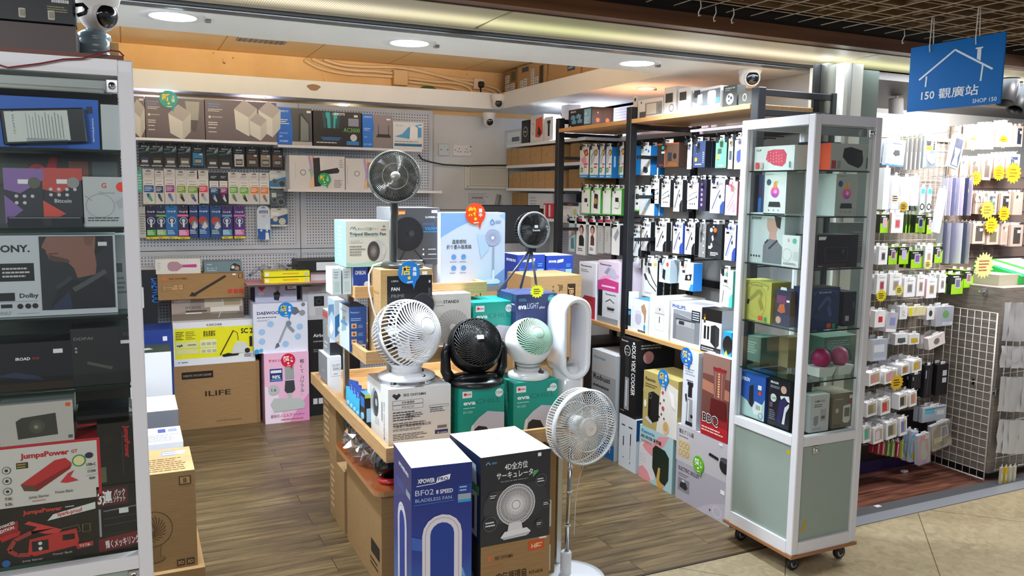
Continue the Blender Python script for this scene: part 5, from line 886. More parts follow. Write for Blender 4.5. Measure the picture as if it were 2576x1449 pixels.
# crumpled clear wrap
b_=MB(); rnd=random.Random(11); N1,N2=30,18; vs=[]
for i in range(N1):
    for j in range(N2):
        u=i/(N1-1)*math.pi; v=j/(N2-1)*math.pi*2; rr_=(.045+.055*rnd.random())
        vs.append((.885+rr_*.9*math.sin(u)*math.cos(v)+rnd.uniform(-.008,.008),3.36+.19*math.cos(u)+rnd.uniform(-.012,.012),.507+rr_*.75*math.sin(u)*math.sin(v)+rnd.uniform(-.008,.008)))
b_.add(vs,[(i*N2+j,(i+1)*N2+j,(i+1)*N2+(j+1),i*N2+j+1) for i in range(N1-1) for j in range(N2-1)],'wrap',False)
b_.build('plastic_wrap',label='crumpled clear plastic wrap bulging from under the lowest tray',cat='plastic wrap')
b_=MB(); k=mat('#121214',.15,0,0,None,.5,.6); M=Matrix.Translation((.905,3.03,.50))@Matrix.Rotation(math.radians(-70),4,'X'); b_.lathe([(.0,-.02),(.05,-.015),(.062,.02),(.058,.07),(.05,.072),(.052,.02),(.04,0),(0,.0)],k,36,M); b_.tube([(.058*math.cos(t),.058*math.sin(t),.071) for t in [i*math.pi/12 for i in range(24)]],.003,'chrome',6,False,closed=True,M=M)
b_.lathe([(0,.0),(.045,0),(.05,.012),(.03,.02)],mat('#a81e1e',.3),28,Matrix.Translation((.905,3.03,.443))); b_.build('massage_device',label='black rimmed cup-shaped device on a red foot on the wooden board',cat='appliance')
# cartons standing in front of the island
def loop_art(cx,cy,w_,h_,asp,col='#dcd6e0',inner='#1d3c92'):
    def st(w,h,n=8): r=w/2; return [(cx+r*math.cos(math.pi*i/n),cy+h/2-r*asp+r*asp*math.sin(math.pi*i/n)) for i in range(n+1)]+[(cx-r*math.cos(math.pi*i/n),cy-h/2+r*asp-r*asp*math.sin(math.pi*i/n)) for i in range(n+1)]
    return [PG(st(w_,h_),col),PG(st(w_*.86,h_-.14*w_*asp),'#b9a9b4'),PG(st(w_*.82,h_-.18*w_*asp),col),PG(st(w_*.60,h_-.40*w_*asp),inner)]
asp=.205/.72
navy=NT('navy_sky',.28); tc=navy.n('TexCoord'); sp=navy.n('SeparateXYZ'); navy.l(tc.outputs['Object'],sp.inputs[0]); mr=navy.n('MapRange'); mr.inputs[1].default_value=.1; mr.inputs[2].default_value=.66; navy.l(sp.outputs[2],mr.inputs[0]); navy.base(navy.ramp(mr.outputs[0],[(0,'#5fa6d8'),(.25,'#2f6fb8'),(.55,'#1b3a96'),(1,'#172b78')])); navy.b.inputs['Coat Weight'].default_value=.3
pbox('fan_carton','tall glossy blue carton lettered XPOWER BF02 bladeless fan','fan box',(.785,2.395,0),(.203,.27,.718),'navy_sky',ang=-5,side={'T':'#eeecf2'},
 F=[T(.10,.925,.020,'XPOWER','#f4f4f8',b=2,w=.28),PG([(.40,.918),(.62,.930),(.64,.955),(.42,.944)],'#f0f0f4'),T(.43,.928,.016,'PRO','#1c2b78',b=1.5,w=.17),LN([(.08,.912),(.40,.918)],.003,'#f0f0f4'),T(.06,.868,.027,'BF02','#c9d4ea',w=.30),T(.40,.868,.019,'8 SPEED','#e8ecf6',b=1.5,w=.28),T(.06,.838,.016,'BLADELESS FAN','#a5b6dc',b=.5,w=.60),LN([(.04,.825),(.70,.830)],.002,'#5a8ad0'),R(.76,.86,.98,.90,'#2a56a8'),R(.77,.862,.97,.898,'#1b3a8c'),Nn(.79,.865,.95,.895,2,'#a5c8e8'),R(.76,.815,.98,.855,'#9aa8b0'),R(.76,.815,.98,.828,'#2f9ad0'),PG([(0,.62),(.25,.60),(.6,.55),(.9,.45),(1,.40),(1,.43),(.8,.52),(.5,.61),(.2,.66),(0,.68)],'#3f62b4'),PG([(.6,.56),(.85,.50),(.97,.38),(1,.28),(1,.22),(.95,.36),(.85,.46),(.6,.53)],'#6f9fd6')]
   +[PG([(0,.14),(.15,.18),(.3,.13),(.5,.18),(.7,.14),(.85,.19),(1,.15),(1,0),(0,0)],'#c9d8e4'),PG([(.0,.13),(.12,.165),(.2,.14),(.28,.11),(.1,.08)],'#7f93a8')]
   +loop_art(.50,.52,.66,.50,asp)+[PG([(.20,.40),(.80,.40),(.80,.26),(.78,.22),(.22,.22),(.20,.26)],'#d6cfda')]+loop_art(.50,.545,.66,.45,asp)[-1:]+[PG([(.21,.225),(.79,.225),(.77,.0),(.22,.0)],'#35285c'),T(.50,.245,.012,'XPOWER PRO','#444',a='c',b=1,w=.26),E(.13,.12,.055,'#2f8fa8'),Nn(.03,.09,.24,.13,2,'#e0f2f6')],
 L=[T(.30,.935,.018,'XPOWER PRO','#f2f2f6',b=2,w=.55),Nn(.2,.83,.7,.87,2,'#4a62a8'),R(.72,.84,.95,.87,'#8fa0b0')]+loop_art(.5,.52,.5,.50,.27/.72)+[PG([(.26,.34),(.74,.34),(.72,.22),(.28,.22)],'#d6cfda'),PG([(.15,.0),(.9,.0),(.8,.22),(.25,.22)],'#b9a94a'),E(.1,.14,.06,'#2f8fa8')],Tt=[Nn(.78,.1,.92,.16,1,'#9a98a5')],rough=.3)
d4=.2+.07
ci=lambda x,y,r:[E(x,y,r,'#6a6c72'),E(x,y,r*.93,'#2b2d33'),Nn(x-r*.8,y-r*.4,x+r*.8,y+r*.4,2,'#e2e2e6')]
ibx=pbox('fan_carton','brown IRIS OHYAMA carton under the charcoal 4D fan carton','fan box',(1.03,2.40,0),(.262,.29,.405),'card',side={'L':'#3a3230'},F=IRIS(.10,.86,.05,'#3a2512')[:1]+[T(.20,.865,.035,'IRIS OHYAMA','#3a2512',b=1.2,w=.26),Nn(.10,.81,.32,.83,1,'#b8602f'),R(.68,.89,.92,.98,'#c4501f'),T(.73,.91,.04,'HP','#f0d8b8',b=1),Nn(.8,.91,.9,.96,2,'#f0b890'),T(.22,.66,.075,'空氣循環扇','#2f2010',b=.8,w=.44),T(.70,.68,.03,'PCF-HE18','#2f2010',b=1,w=.2),E(.75,.50,.13,'#4a4644'),SP(.75,.50,.12,22,.8,'#7a7470',.004),R(.84,.985,.95,1,'#eadfe0')],L=[E(.7,.6,.12,'#a89070')])
# charcoal 4D carton
pbox('fan_carton','charcoal carton with white lettering 4D and a white fan','fan box',(1.028,2.40,.406),(.262,.29,.312),'#2b2d33',side={'T':'#e9edf4','L':'#1f2a44'},
 F=[T(.50,.83,.062,'4D全方位','#f2f2f4',a='c',b=.8,w=.33),T(.52,.735,.062,'サーキュレーター','#f2f2f4',a='c',b=.8,w=.60),Nn(.28,.69,.75,.71,1,'#8a8c92'),LN([(.07,.91),(.10,.94),(.13,.91)],.012,'#6fa0d0'),R(.15,.91,.22,.935,'#4a7098'),R(.81,.93,.86,.97,'#eee'),PG([(.74,.70),(.82,.76),(.80,.78),(.74,.76)],'#4fa05a'),E(.50,.50,.18,'#34363c'),E(.26,.42,.19,'#3b3d43'),E(.72,.46,.20,'#34363c'),E(.50,.42,.235,'#cfcdd0'),E(.50,.42,.222,'#4b4b50'),SP(.50,.42,.225,56,1.0,'#e4e2e4',.0035),E(.50,.42,.045,'#e8e6e8'),O(.50,.42,.20,.006,'#dedcdf'),PG([(.38,.13),(.60,.13),(.58,.22),(.40,.22)],'#d9d7da'),PG([(.28,.07),(.33,.04),(.66,.05),(.72,.09),(.66,.14),(.34,.13)],'#e4e2e5'),PG([(.29,.065),(.70,.085),(.69,.06),(.32,.045)],'#b9bbc0')]
   +ci(.86,.66,.07)+ci(.17,.55,.055)+ci(.94,.38,.05)+ci(.84,.16,.045)+ci(.13,.25,.085),
 L=[PG([(.15,.93),(.85,.88),(.9,.6),(.1,.65)],'#cdd0d6'),PG([(.2,.62),(.95,.56),(.95,.66),(.6,.68)],'#5a9a4a'),R(.15,.08,.9,.58,'#d8dcd8'),R(.22,.14,.82,.52,'#4f4244')],Tt=[LN([(.52,.55),(.56,.68),(.66,.66),(.66,.52)],.02,'#8fb4e0'),Nn(.30,.50,.5,.60,1,'#b5cce8')])
# standing fan
def stand_fan():
    b=P(1432,1466,'z',0); t=empty('pedestal_fan',(b.x,b.y+.02,0),0,'white pedestal fan standing before the shop on chrome pole','fan'); y0=b.y+.02
    wt=mat('#e3e3e4',.3)
    def rel(px,py): p=P(px,py,'y',y0); return (p.x-b.x,0,p.z)
    b_=MB(); b_.lathe([(0,0),(.155,0),(.16,.006),(.157,.018),(.12,.026),(.04,.032),(0,.034)],MATS['gloss_white'],56); b_.build('base',parent=t)
    a_=rel(1424,1385); c_=rel(1436,1160); bt=rel(1424,1430)
    x=MB(); x.lathe([(.021,.02),(.023,.03),(.0225,.125),(.019,.130),(0,.13)],wt,28,Matrix.Translation((a_[0],0,0))); x.build('socket',parent=t)
    x=MB(); x.tube([(a_[0]+.003,0,.12),(c_[0],0,c_[2]+.06)],.0095,'steel',16); x.build('pole',parent=t)
    x=MB()
    for pz in (1176,1236,1320):
        r_=rel(1433,pz); x.lathe([(.0105,-.004),(.0125,-.004),(.0125,.004),(.0105,.004)],mat('#d8d5cc'),20,Matrix.Translation((a_[0]+(c_[0]-a_[0])*(r_[2]-.12)/(c_[2]-.06),0,r_[2])))
    x.build('pole_clip',parent=t)
    h=rel(1452,1066); 
    wire_fan_head(t,(h[0],-.03,h[2]),(.08,-1,.06),.150,.085,80,mat('#dadad7',.35),mat('#bfc0bf',.35),mat('#cdc9c2',.4),'clear_plastic',.25,.0012,True,.0045,(.62,),.0,5,84)
    hb=MB(); d=Vector((.08,-1,.06)).normalized(); M=axis_matrix(Vector((h[0],-.03,h[2]))+d*.0685,d); 
    hb.disc((0,0,.003),.027,mat('#e8e4e0'),24,M); hb.tube([(.006*math.cos(q),.006*math.sin(q),.004) for q in [i*math.pi/6 for i in range(12)]],.0006,mat('#888'),4,False,closed=True,M=M); hb.build('badge',parent=t)
    x=MB(); pts=[]
    for px,py in ((1462,1158),(1470,1165),(1457,1200),(1449,1240),(1446,1300),(1444,1345)): p=P(px,py,'y',y0+.03); pts.append((p.x-b.x,.03,p.z))
    x.tube(pts,.0022,mat('#d9d5cb'),5); x.build('cord',parent=t)
stand_fan()
# metal panel leg seen right of the island, and stacked cartons behind it
pbox('cardboard_carton','brown carton with white labels under the table, right side','cardboard box',(1.30,3.56,0),(.25,.5,.50),'card',group='cartons under the table')
pbox('cardboard_carton','narrow brown carton with labels beside the aluminium post','cardboard box',(1.35,2.815,.0),(.19,.12,.56),'card',F=[R(.1,.80,.5,.9,'#5a4228'),R(.12,.81,.48,.89,'#b08a58'),R(.05,.42,.9,.62,'#d9d6d0'),Nn(.1,.45,.85,.6,3,'#333'),R(.05,.08,.9,.28,'#d9d6d0'),Nn(.1,.1,.85,.26,3,'#444')],group='cartons under the table')
# ================================================================ COUNTER BEHIND THE ISLAND
ct=empty('counter',(0,0,0),0,'brown shop counter behind the display table, under boxes','counter'); 
b_=MB(); b_.bbox(1.72,4.22,0,2.42,4.9,.90,'card_dark',.004); b_.build('body',parent=ct); b_=MB(); b_.bbox(1.68,4.18,.90,2.45,4.95,.93,'oak',.003); b_.build('worktop',parent=ct)
bf=lambda :[T(.08,.86,.045,'XPOWER','#eef',b=2,w=.30),PG([(.40,.85),(.62,.87),(.64,.93),(.42,.91)],'#eef'),T(.08,.68,.07,'BF02','#5a78c0',w=.30),T(.42,.68,.05,'8 SPEED','#6a84c8',b=1,w=.3),T(.08,.60,.035,'BLADELESS FAN','#4a66b4',w=.62),R(.72,.6,.95,.72,'#8fb0b4'),Nn(.74,.76,.93,.84,2,'#5aa0c8'),O(.48,.10,.22,.05,'#d2cedc',1.0)]
gB='blue bladeless fan cartons on the counter'
fbox('fan_carton','blue BF02 carton on the counter, left of a pair','fan box','y',4.20,(1300,790,1371,640),.22,'#1e3a96',z=.935,side={'T':'#eceaf2'},F=bf(),L=[T(.3,.86,.05,'XPOWER PRO','#eef',b=2,w=.6),O(.5,.1,.25,.06,'#d2cedc',.8)],group=gB)
fbox('fan_carton','blue BF02 carton on the counter, right of a pair','fan box','y',4.20,(1372,790,1442,642),.22,'#1e3a96',z=.935,side={'T':'#eceaf2'},F=bf(),group=gB)
jb=fbox('cardboard_carton','brown carton printed JBL in front of the blue carton pair','cardboard box','y',3.82,(1333,905,1463,692),.30,'card',z=.70,F=[R(.68,.42,.86,.82,'#2f2010') if 0 else R(.72,.62,.88,.90,'#2b1d10'),T(.76,.86,.06,'JBL','#b9925f',rot=-90,b=1.5,w=.20),T(.55,.90,.055,'JBL CHARGE','#4a3520',rot=-90,b=1,w=.55),Nn(.42,.6,.46,.9,6,'#6d5232')],side={'T':'card_pale'},L=[])
pbox('cardboard_carton','brown base carton under the JBL carton','cardboard box',(jb.location.x-.02,3.83,0),(.36,.34,.698),'card')
b_=fbox('computer_monitor','black flat monitor behind the white stand fan carton','monitor','y',4.62,(1212,620,1358,516),.03,'#0d0e10',z=P(1300,612,'y',4.62).z,F=[R(.015,.03,.985,.97,'#08090b')],rough=.15)
bm=MB(); w_=b_.data.vertices[1].co.x; bm.box(w_*.45,.008,.932-b_.location.z,w_*.55,.02,0,mat('#111')); bm.box(w_*.3,-.06,.931-b_.location.z,w_*.7,.09,.94-b_.location.z,mat('#111')); bm.build('stand',parent=b_)
# ================================================================ RIGHT-HAND RACK
rk=empty('display_rack',(0,0,0),0,'black steel rack with oak boards along the right wall','rack')
RX=2.6; ys=[4.83,3.975,2.94]; ZT=2.012; ZM=.806
for y in ys:
    MB().bbox(RX,y-.022,0,RX+.045,y+.028,2.082,'black_metal',.003).build('upright',parent=rk)
    MB().bbox(3.06,y-.022,0,3.10,y+.022,2.082,'black_metal',.003).build('upright',parent=rk)
    for z in (2.045,ZT-.055,ZM-.058): MB().bbox(RX+.045,y-.012,z,3.06,y+.012,z+.03,'black_metal',.002).build('cross_bar',parent=rk)
for ya,yb in ((4.805,3.998),(3.945,2.972)):
    MB().bbox(RX-.002,yb,ZT-.024,3.04,ya,ZT,'oak_shelf',.002).build('board',parent=rk)
    MB().bbox(RX-.004,yb,ZM-.026,3.04,ya,ZM,'oak_shelf',.002).build('board',parent=rk)
    MB().box(3.075,yb,.84,3.08,ya,1.98,mat('#b9bbbd',.35,.3)).build('back_panel',parent=rk)
    for z in (1.90,1.80,1.56,1.31,1.06): MB().bbox(3.02,yb,z,3.05,ya,z+.04,'black_metal',.002).build('hook_rail',parent=rk)
bm=MB(); bm.box(3.0,2.99,1.955,3.02,3.93,1.968,mat('#e6e2ea',.4,0,.8)); bm.build('light_batten',parent=rk)
for z in (1.81,1.585,1.34):
    MB().bbox(RX+.04,4.78,z,RX+.20,4.80,z+.02,'black_metal',.002).build('side_arm',parent=rk)
    MB().bbox(RX+.04,3.925,z-.02,RX+.22,3.945,z,'black_metal',.002).build('side_arm',parent=rk)
# ---- packs hanging from hooks, facing the aisle
XP=2.75
def hang(label,group,px,col,F,side='#202226',n=2,depth=.02,X=XP,hook=True,tab='#e9e9e6',Rr=(),cat='hanging pack',name='accessory_pack'):
    o,w,h=rect('x',X,*px); mb=MB(); cm={'*':mat(col)}; cm['R']=mat(side)
    mb.box(0,0,0,w,depth,h,cm); mb.box(w*.3,.004,h,w*.7,.006,h+.022,mat(tab)); fc=faces_of(mb,w,depth,h); fc['F'].draw(F); fc['R'].draw(Rr)
    t=mb.build(name,label=label,cat=cat,group=group,loc=o,rz=-math.pi/2)
    for i in range(1,n):
        c=copy_tree(t); c.location=o+Vector((depth*1.25*i,0,.0)); c['label']=f'pack hanging {ordn(i)} behind the '+' '.join(label.split()[:8]); c['group']=(group or 'packs')+', behind'
    if hook:
        b_=MB(); yc=o.y-w/2; z=o.z+h+.012; b_.tube([(3.04,yc,z),(X-.02,yc,z),(X-.035,yc,z+.018)],.0035,'black_metal',6); b_.bbox(X-.03,yc-.012,z-.03,X-.026,yc+.012,z-.002,'black_metal',.001)
        b_.build('display_hook',label='black hook of the rack rails carrying hanging packs',cat='hook',group='black hooks of the rack')
    return t
S=lambda x0,y0,x1,y1,y2,y3:(1240+x0/3.903,200+y2/3.903,1240+x1/3.903,200+y1/3.903)  # zoom helper: bottom-left y2, top-right y1
def q1(x0,yt,x1,yb): return (1240+x0/3.903,200+yb/3.903,1240+x1/3.903,200+yt/3.903)
def q2(x0,yt,x1,yb): return (1560+x0/4.262,560+yb/4.262,1560+x1/4.262,560+yt/4.262)
simF=[E(.70,.82,.10,'#3a3428'),E(.70,.82,.07,'#d8a03a'),PG([(.12,.72),(.5,.9),(.62,.7),(.2,.4)],'#8f969c'),PG([(.2,.68),(.48,.83),(.54,.7),(.25,.48)],'#c4cace'),Nn(.5,.3,.95,.5,2,'#c0404a'),E(.25,.26,.09,'#57a05a'),Nn(.1,.22,.4,.3,2,'#e0f0e0'),R(0,0,1,.10,'#1f88cc'),Nn(.1,.02,.9,.08,1,'#d8f0ff')]
gA='packs in the top row of the rack'
hang('white card pack with a red burst and a pink phone, far end of top row',gA,q1(850,665,945,965),'#dfe4e4',[PG([(.35,.9),(.8,.95),(.95,.75),(.6,.7)],'#d8402a')]+simF[:2]+[PG([(.1,.6),(.6,.75),(.8,.45),(.6,.35)],'#e89aa8')]+simF[4:],n=3)
for i,(a_,b_,l) in enumerate(((948,1040,'second'),(1044,1105,'third'),(1108,1170,'fourth'))): hang(f'white adapter card pack with a green seal, {l} from the far end of top row',gA,q1(a_,660,b_,968),'#dfe4e4',simF,side='#1a6fb0',n=2,depth=.03 if i<2 else .05,Rr=[T(.5,.35,.3,'XPOWER','#d8ecff',rot=90,w=None)] if 0 else [R(.3,.35,.6,.7,'#9fd0f0')])
hang('white adapter card pack beside the middle post of the rack, top row',gA,q1(1245,650,1288,968),'#dfe4e4',simF,n=2)
hang('narrow blue-edged pack just past the middle post, top row',gA,q1(1372,650,1392,935),'#1f7fc0',[],side='#1f7fc0',n=2,depth=.05)
hang('white carton picturing a square navy travel adapter on a cord',gA,q1(1450,650,1552,940),'#e4e6e4',[R(.4,.85,.62,.90,'#2a6fb0'),E(.78,.82,.05,'#3a7fc0'),Nn(.1,.6,.5,.7,2,'#999'),LN([(.85,.5),(.72,.30),(.6,.25)],.008,'#222'),PG([(.25,.12),(.3,.3),(.72,.26),(.78,.12),(.6,.06)],'#27334a')],side='#1a6aa8',n=2,depth=.045)
hang('brown and dark carton with a teal disc and headphones',gA,q1(1610,615,1830,865),'#5f4536',[R(0,0,.35,1,'#2b2426'),R(.34,0,.37,1,'#b0562c'),E(.26,.82,.08,'#1fa088'),R(.2,.58,.34,.66,'#e8e8e8'),R(.5,.25,.68,.6,'#2b2b30'),E(.82,.45,.12,'#1c1a1c'),PG([(.6,.25),(.95,.15),(.95,.02),(.4,.02)],'#7a4a26'),Nn(.1,.05,.3,.15,2,'#a04a6a'),R(0,.93,1,1,'#8f4a28')],side='#3a2a20',n=1,depth=.09)
hang('navy power bank carton with an orange seal',gA,q1(1960,600,2090,865),'#333f5f',[E(.28,.88,.06,'#bfae7a') ,PG([(.2,.72),(.5,.78),(.62,.62),(.3,.52)],'#22283a'),E(.25,.30,.08,'#e8a52a'),Nn(.2,.08,.8,.16,1,'#f0f0f0'),Nn(.8,.15,.92,.6,6,'#aab4cc'),R(.3,.52,.33,.54,'#eee')],side='#191b20',n=3,depth=.035)
hang('white card pack half behind the navy power bank carton',gA,q1(1905,615,1958,880),'#c9ccd2',[R(0,0,1,.4,'#e8e8e6'),E(.5,.88,.06,'#3a3a3c'),E(.5,.75,.07,'#7a8a9a')],n=1)
hang('sage green power bank carton with an orange seal',gA,q1(2180,585,2300,870),'#5e8a76',[R(.2,.28,.55,.68,'#2e4a42'),R(.32,.2,.75,.5,'#5fae94'),E(.25,.40,.09,'#d8a03a'),T(.5,.06,.06,'Y1200','#e8f0ea',a='c',b=1,w=.5)],side='#2f453c',n=2,depth=.045)
hang('cream charger carton with a dark plug, right of the green carton',gA,q1(2305,580,2362,878),'#dcd8cc',[E(.35,.86,.05,'#b08a4a'),R(.2,.3,.8,.6,'#3d4852'),Nn(.2,.7,.8,.76,1,'#888')],n=2,depth=.04)
hang('white charger carton with a blue cube plug, beside the glass showcase',gA,q1(2365,560,2455,880),'#e2e0d6',[E(.3,.82,.06,'#9aa0d8'),E(.62,.82,.06,'#9aa0d8'),Nn(.15,.9,.75,.95,1,'#333'),PG([(.3,.55),(.8,.62),(.82,.25),(.5,.18),(.3,.28)],'#3d4a80'),Nn(.1,.3,.2,.6,4,'#888')],n=2,depth=.04)
# second row
def cable(c='#3a3d4a',w2=0,acc='#1c1d20'):
    it=[E(.22,.90,.05,c),E(.48,.90,.05,c),R(.12,.74,.40,.80,'#1c1d20'),Nn(.6,.84,.92,.93,2,'#555'),LN([(.15,.12),(.45,.48),(.68,.70)],.035,c),LN([(.28,.10),(.58,.45)],.02,'#8a8d98'),PG([(.60,.52),(.74,.58),(.78,.48),(.66,.44)],'#2a2b30')]
    if w2: it=it[:4]+[LN([(.1,.42),(.5,.54),(.9,.60)],.02,c),LN([(.1,.28),(.5,.36),(.9,.42)],.02,'#33343a'),E(.85,.42,.05,'#4a6a58'),E(.3,.18,.03,'#333'),E(.5,.18,.03,'#333'),E(.7,.18,.03,'#333')]
    else: it+=[PG([(.72,0),(1,0),(1,.38),(.86,.34),(.72,.22)],acc)]
    return it
gB2='packs in the second row of the rack'
r2=[(1365,1080,1445,1290,'#dfe6e2',0,'#1c7a3a','white pack with green foot, just past the middle post, second row','#57b84a'),(1436,1075,1590,1330,'#dfe3e4',2,'#2a6ab0','pale pack with a light blue mouse outline, second row','#1a6aa8'),
(1548,975,1635,1218,'#dfddd6',1,'#33343a','white cable pack with two black seals, left of five, second row','#1c1d20'),(1650,985,1745,1250,'#dddbd4',1,'#33343a','white cable pack with green seal, second of five, second row','#1c1d20'),
(1770,985,1865,1295,'#dddbd4',0,'#2a2b30','white cable pack with black angled foot, second row','#1c1d20'),(1905,985,2022,1270,'#dddbd4',1,'#5a5a6a','white cable pack with purple edge, second row','#4a3a6a'),(2128,985,2280,1310,'#dddbd4',0,'#3a4270','wide white pack with navy braided cable, second row','#27407a')]
for x0,yt,x1,yb,c,k,cc,l,sd in r2:
    F=[E(.3,.78,.06,'#4fa0d0'),E(.8,.78,.06,'#4fa0d0'),O(.55,.42,.16,.01,'#9fc4d4',.7),PG([(.3,.2),(.7,.25),(.75,.6),(.4,.62)],'#c4dbe4')] if k==2 else cable(cc,k,sd)
    if 'green foot' in l: F=[R(0,0,1,.07,'#57c04a'),R(.45,.55,.85,.8,'#333'),R(.5,.3,.8,.4,'#333')]
    hang(l,gB2,q1(x0,yt,x1,yb),c,F,side=sd,n=2,depth=.03)
hang('tall navy cable pack between two white ones, second row',gB2,q1(2026,980,2100,1290),'#2a2438',[E(.3+.0*i,.2+.16*i,.05,'#8a7ab0') for i in range(5)],side='#151320',n=2,depth=.03)
hang('pink cable carton beside the glass showcase, second row',gB2,q1(2275,1000,2405,1330),'#e09aa4',[R(.2,.85,.55,.93,'#c05a6a'),E(.8,.78,.05,'#7fae6a'),LN([(.15,.2),(.6,.55),(.75,.7)],.02,'#c27480'),LN([(.3,.12),(.7,.45)],.02,'#c27480'),R(.6,.1,.85,.35,'#d88a96')],side='#b0606c',n=2,depth=.045)
# second row, left bay (green edged)
for i,(x0,x1,l,F) in enumerate(((868,955,'white and green pack with a small black dongle, far end of second row',[R(.35,.45,.7,.6,'#222'),R(.7,.3,.8,.38,'#222')]),(962,1058,'white and green pack picturing a black phone, second row',[PG([(.3,.25),(.35,.8),(.75,.75),(.72,.2)],'#2a2420'),E(.5,.5,.12,'#b08a4a')]),(1075,1160,'pale carton with a white cable, second row left bay',[LN([(.4,.9),(.45,.5),(.3,.2),(.6,.15)],.03,'#f4f4f0')]),(1165,1265,'white pack with a black adapter cable, beside the middle post, second row',[R(.35,.5,.7,.66,'#222'),LN([(.7,.55),(.85,.4),(.7,.25),(.3,.27)],.02,'#222')]))):
    hang(l,'packs in the second row, far bay of the rack',q1(x0,1062+i*3,x1,1318+i*4),'#dfe3dc',[R(0,.93,1,1,'#8fce7a'),R(0,0,1,.04,'#57b84a'),E(.3,.86,.05,'#3a5a3a')]+F,side='#4aa040',n=2,depth=.03)
gC='packs in the third row of the rack'
r3=[(128,70,230,352,'#d5dfe0',0,'#2c3044','pale pack beside the middle post, third row','#15161a'),(212,-5,330,295,'#dddbd4',0,'#3a3f5a','white cable pack with an orange seal, third row','#15161a'),(375,0,500,300,'#dddbd4',0,'#15161a','white cable pack with a black braided cable, third row','#15161a'),(560,5,675,325,'#dddbd4',0,'#2a3a78','white cable pack with royal blue foot, third row','#27439a'),(688,5,808,335,'#dddbd4',0,'#1f2024','white cable pack right of the royal blue one, third row','#15161a'),(935,20,1098,380,'#232529',3,'#e8e8e8','black earphone carton with orange seal, third row','#0f0f11'),(1112,25,1245,400,'#dddbd4',0,'#27439a','white cable pack beside the glass showcase, third row','#27439a')]
for x0,yt,x1,yb,c,k,cc,l,sd in r3:
    F=[Nn(.1,.88,.5,.95,1,'#eee'),E(.22,.82,.06,'#e8e8e8'),E(.5,.82,.07,'#d8803a'),PG([(.25,.62),(.35,.68),(.42,.55),(.33,.5)],'#d8dade'),LN([(.35,.55),(.6,.45),(.95,.38)],.012,'#000'),PG([(.2,.42),(.3,.46),(.36,.34),(.25,.3)],'#c9ccd0'),R(.05,.28,.25,.36,'#eee'),Nn(.2,.08,.8,.2,3,'#e0e0e0')] if k==3 else cable(cc,k,sd)
    hang(l,gC,q2(x0,yt,x1,yb),c,F,side=sd,n=2,depth=.03)
hang('slate grey tall carton left of the black earphone carton, third row',gC,q2(838,15,925,368),'#7b7a78',[E(.7,.15+.2*i,.03,'#b9b8b4') for i in range(4)]+[R(.2,.45,.45,.75,'#4a4a4a')],side='#4a4a48',n=1,depth=.05)
def face_pic(skin,hair,top): return [E(.55,.70,.12,hair,.13),E(.52,.67,.08,skin,.10),PG([(.3,.50),(.5,.58),(.62,.58),(.85,.45),(.85,.25),(.3,.25)],top),R(.48,.54,.6,.62,skin),R(0,.92,.6,1,'#d02a4a'),Nn(.2,.1,.8,.2,2,'#333')]
hang('white mask pack picturing a woman in black, third row far bay',gC,(1449,639,1474,551),'#e8e4e2',face_pic('#d8a890','#1a1416','#1a1416'),side='#9a9894',n=1,depth=.05)
hang('white mask pack picturing a woman in brown, third row far bay',gC,(1480,638,1499,553),'#e8e4e2',face_pic('#c99880','#2a1a16','#5a3a2a'),side='#b5b3ae',n=1,depth=.05)
for i in range(2): hang(['plain grey pack with red top, left of two, third row','plain grey pack with red top, right of two, third row'][i],gC,(1502+18*i,636,1518+18*i,553),'#a9a7a2',[R(0,.93,1,1,'#d02a4a'),Nn(.4,.35,.6,.65,4,'#77756f')],side='#8f8d88',n=2,depth=.03)
hang('teal and skin toned pack at the far end of the third row',gC,(1430,632,1446,552),'#cfdad8',[E(.6,.62,.08,'#d8a890',.14),PG([(.4,.1),(.4,.4),(.9,.45),(1,.1)],'#4f8a94')],side='#8aa0a0',n=2,depth=.03)
hang('white gadget pack beside the middle post, third row',gC,(1538,640,1560,567),'#d8d8d4',[PG([(.2,.6),(.7,.9),(.9,.75),(.5,.45)],'#8f9296')],side='#26272b',n=1,depth=.05)
gD='packs in the lowest hook row of the rack'
hang('large white carton picturing two black ribbon cables, lowest hook row',gD,q2(232,405,405,780),'#dddbd4',[E(.2,.86,.05,'#222'),R(.35,.82,.6,.90,'#444'),R(.75,.84,.95,.92,'#c8b84a'),LN([(.25,.52),(.5,.35),(.95,.18)],.03,'#1c1c1e'),LN([(.45,.70),(.7,.48),(.98,.30)],.03,'#1c1c1e'),PG([(.1,.58),(.2,.62),(.35,.48),(.25,.42)],'#26262a'),PG([(.35,.76),(.45,.8),(.55,.66),(.45,.6)],'#26262a'),Nn(.2,.08,.8,.14,2,'#b5c0ba')],side='#0f0f11',n=3,depth=.04)
hang('clear-fronted charger pack, lowest hook row',gD,q2(415,405,540,632),'#d9e4e8',[R(.1,.75,.3,.85,'#5a9ac8'),E(.75,.8,.1,'#d8503a'),PG([(.3,.2),(.35,.6),(.6,.55),(.55,.1)],'#222'),R(.6,.1,1,.7,'#b5c8d0')],side='#a9b9c2',n=2,depth=.05)
hang('white and blue car charger carton, lowest hook row',gD,q2(630,440,790,712),'#e2e2de',[E(.25,.86,.07,'#e0603a'),R(.2,.62,.4,.72,'#333'),PG([(.4,.35),(.45,.55),(.9,.62),(.85,.38)],'#1c1c1e'),E(.68,.48,.07,'#d8d8d8'),PG([(.7,0),(1,0),(1,.25),(.85,.25)],'#2a80d0'),Nn(.1,.1,.5,.2,2,'#aaa')],side='#2a80d0',n=1,depth=.06)
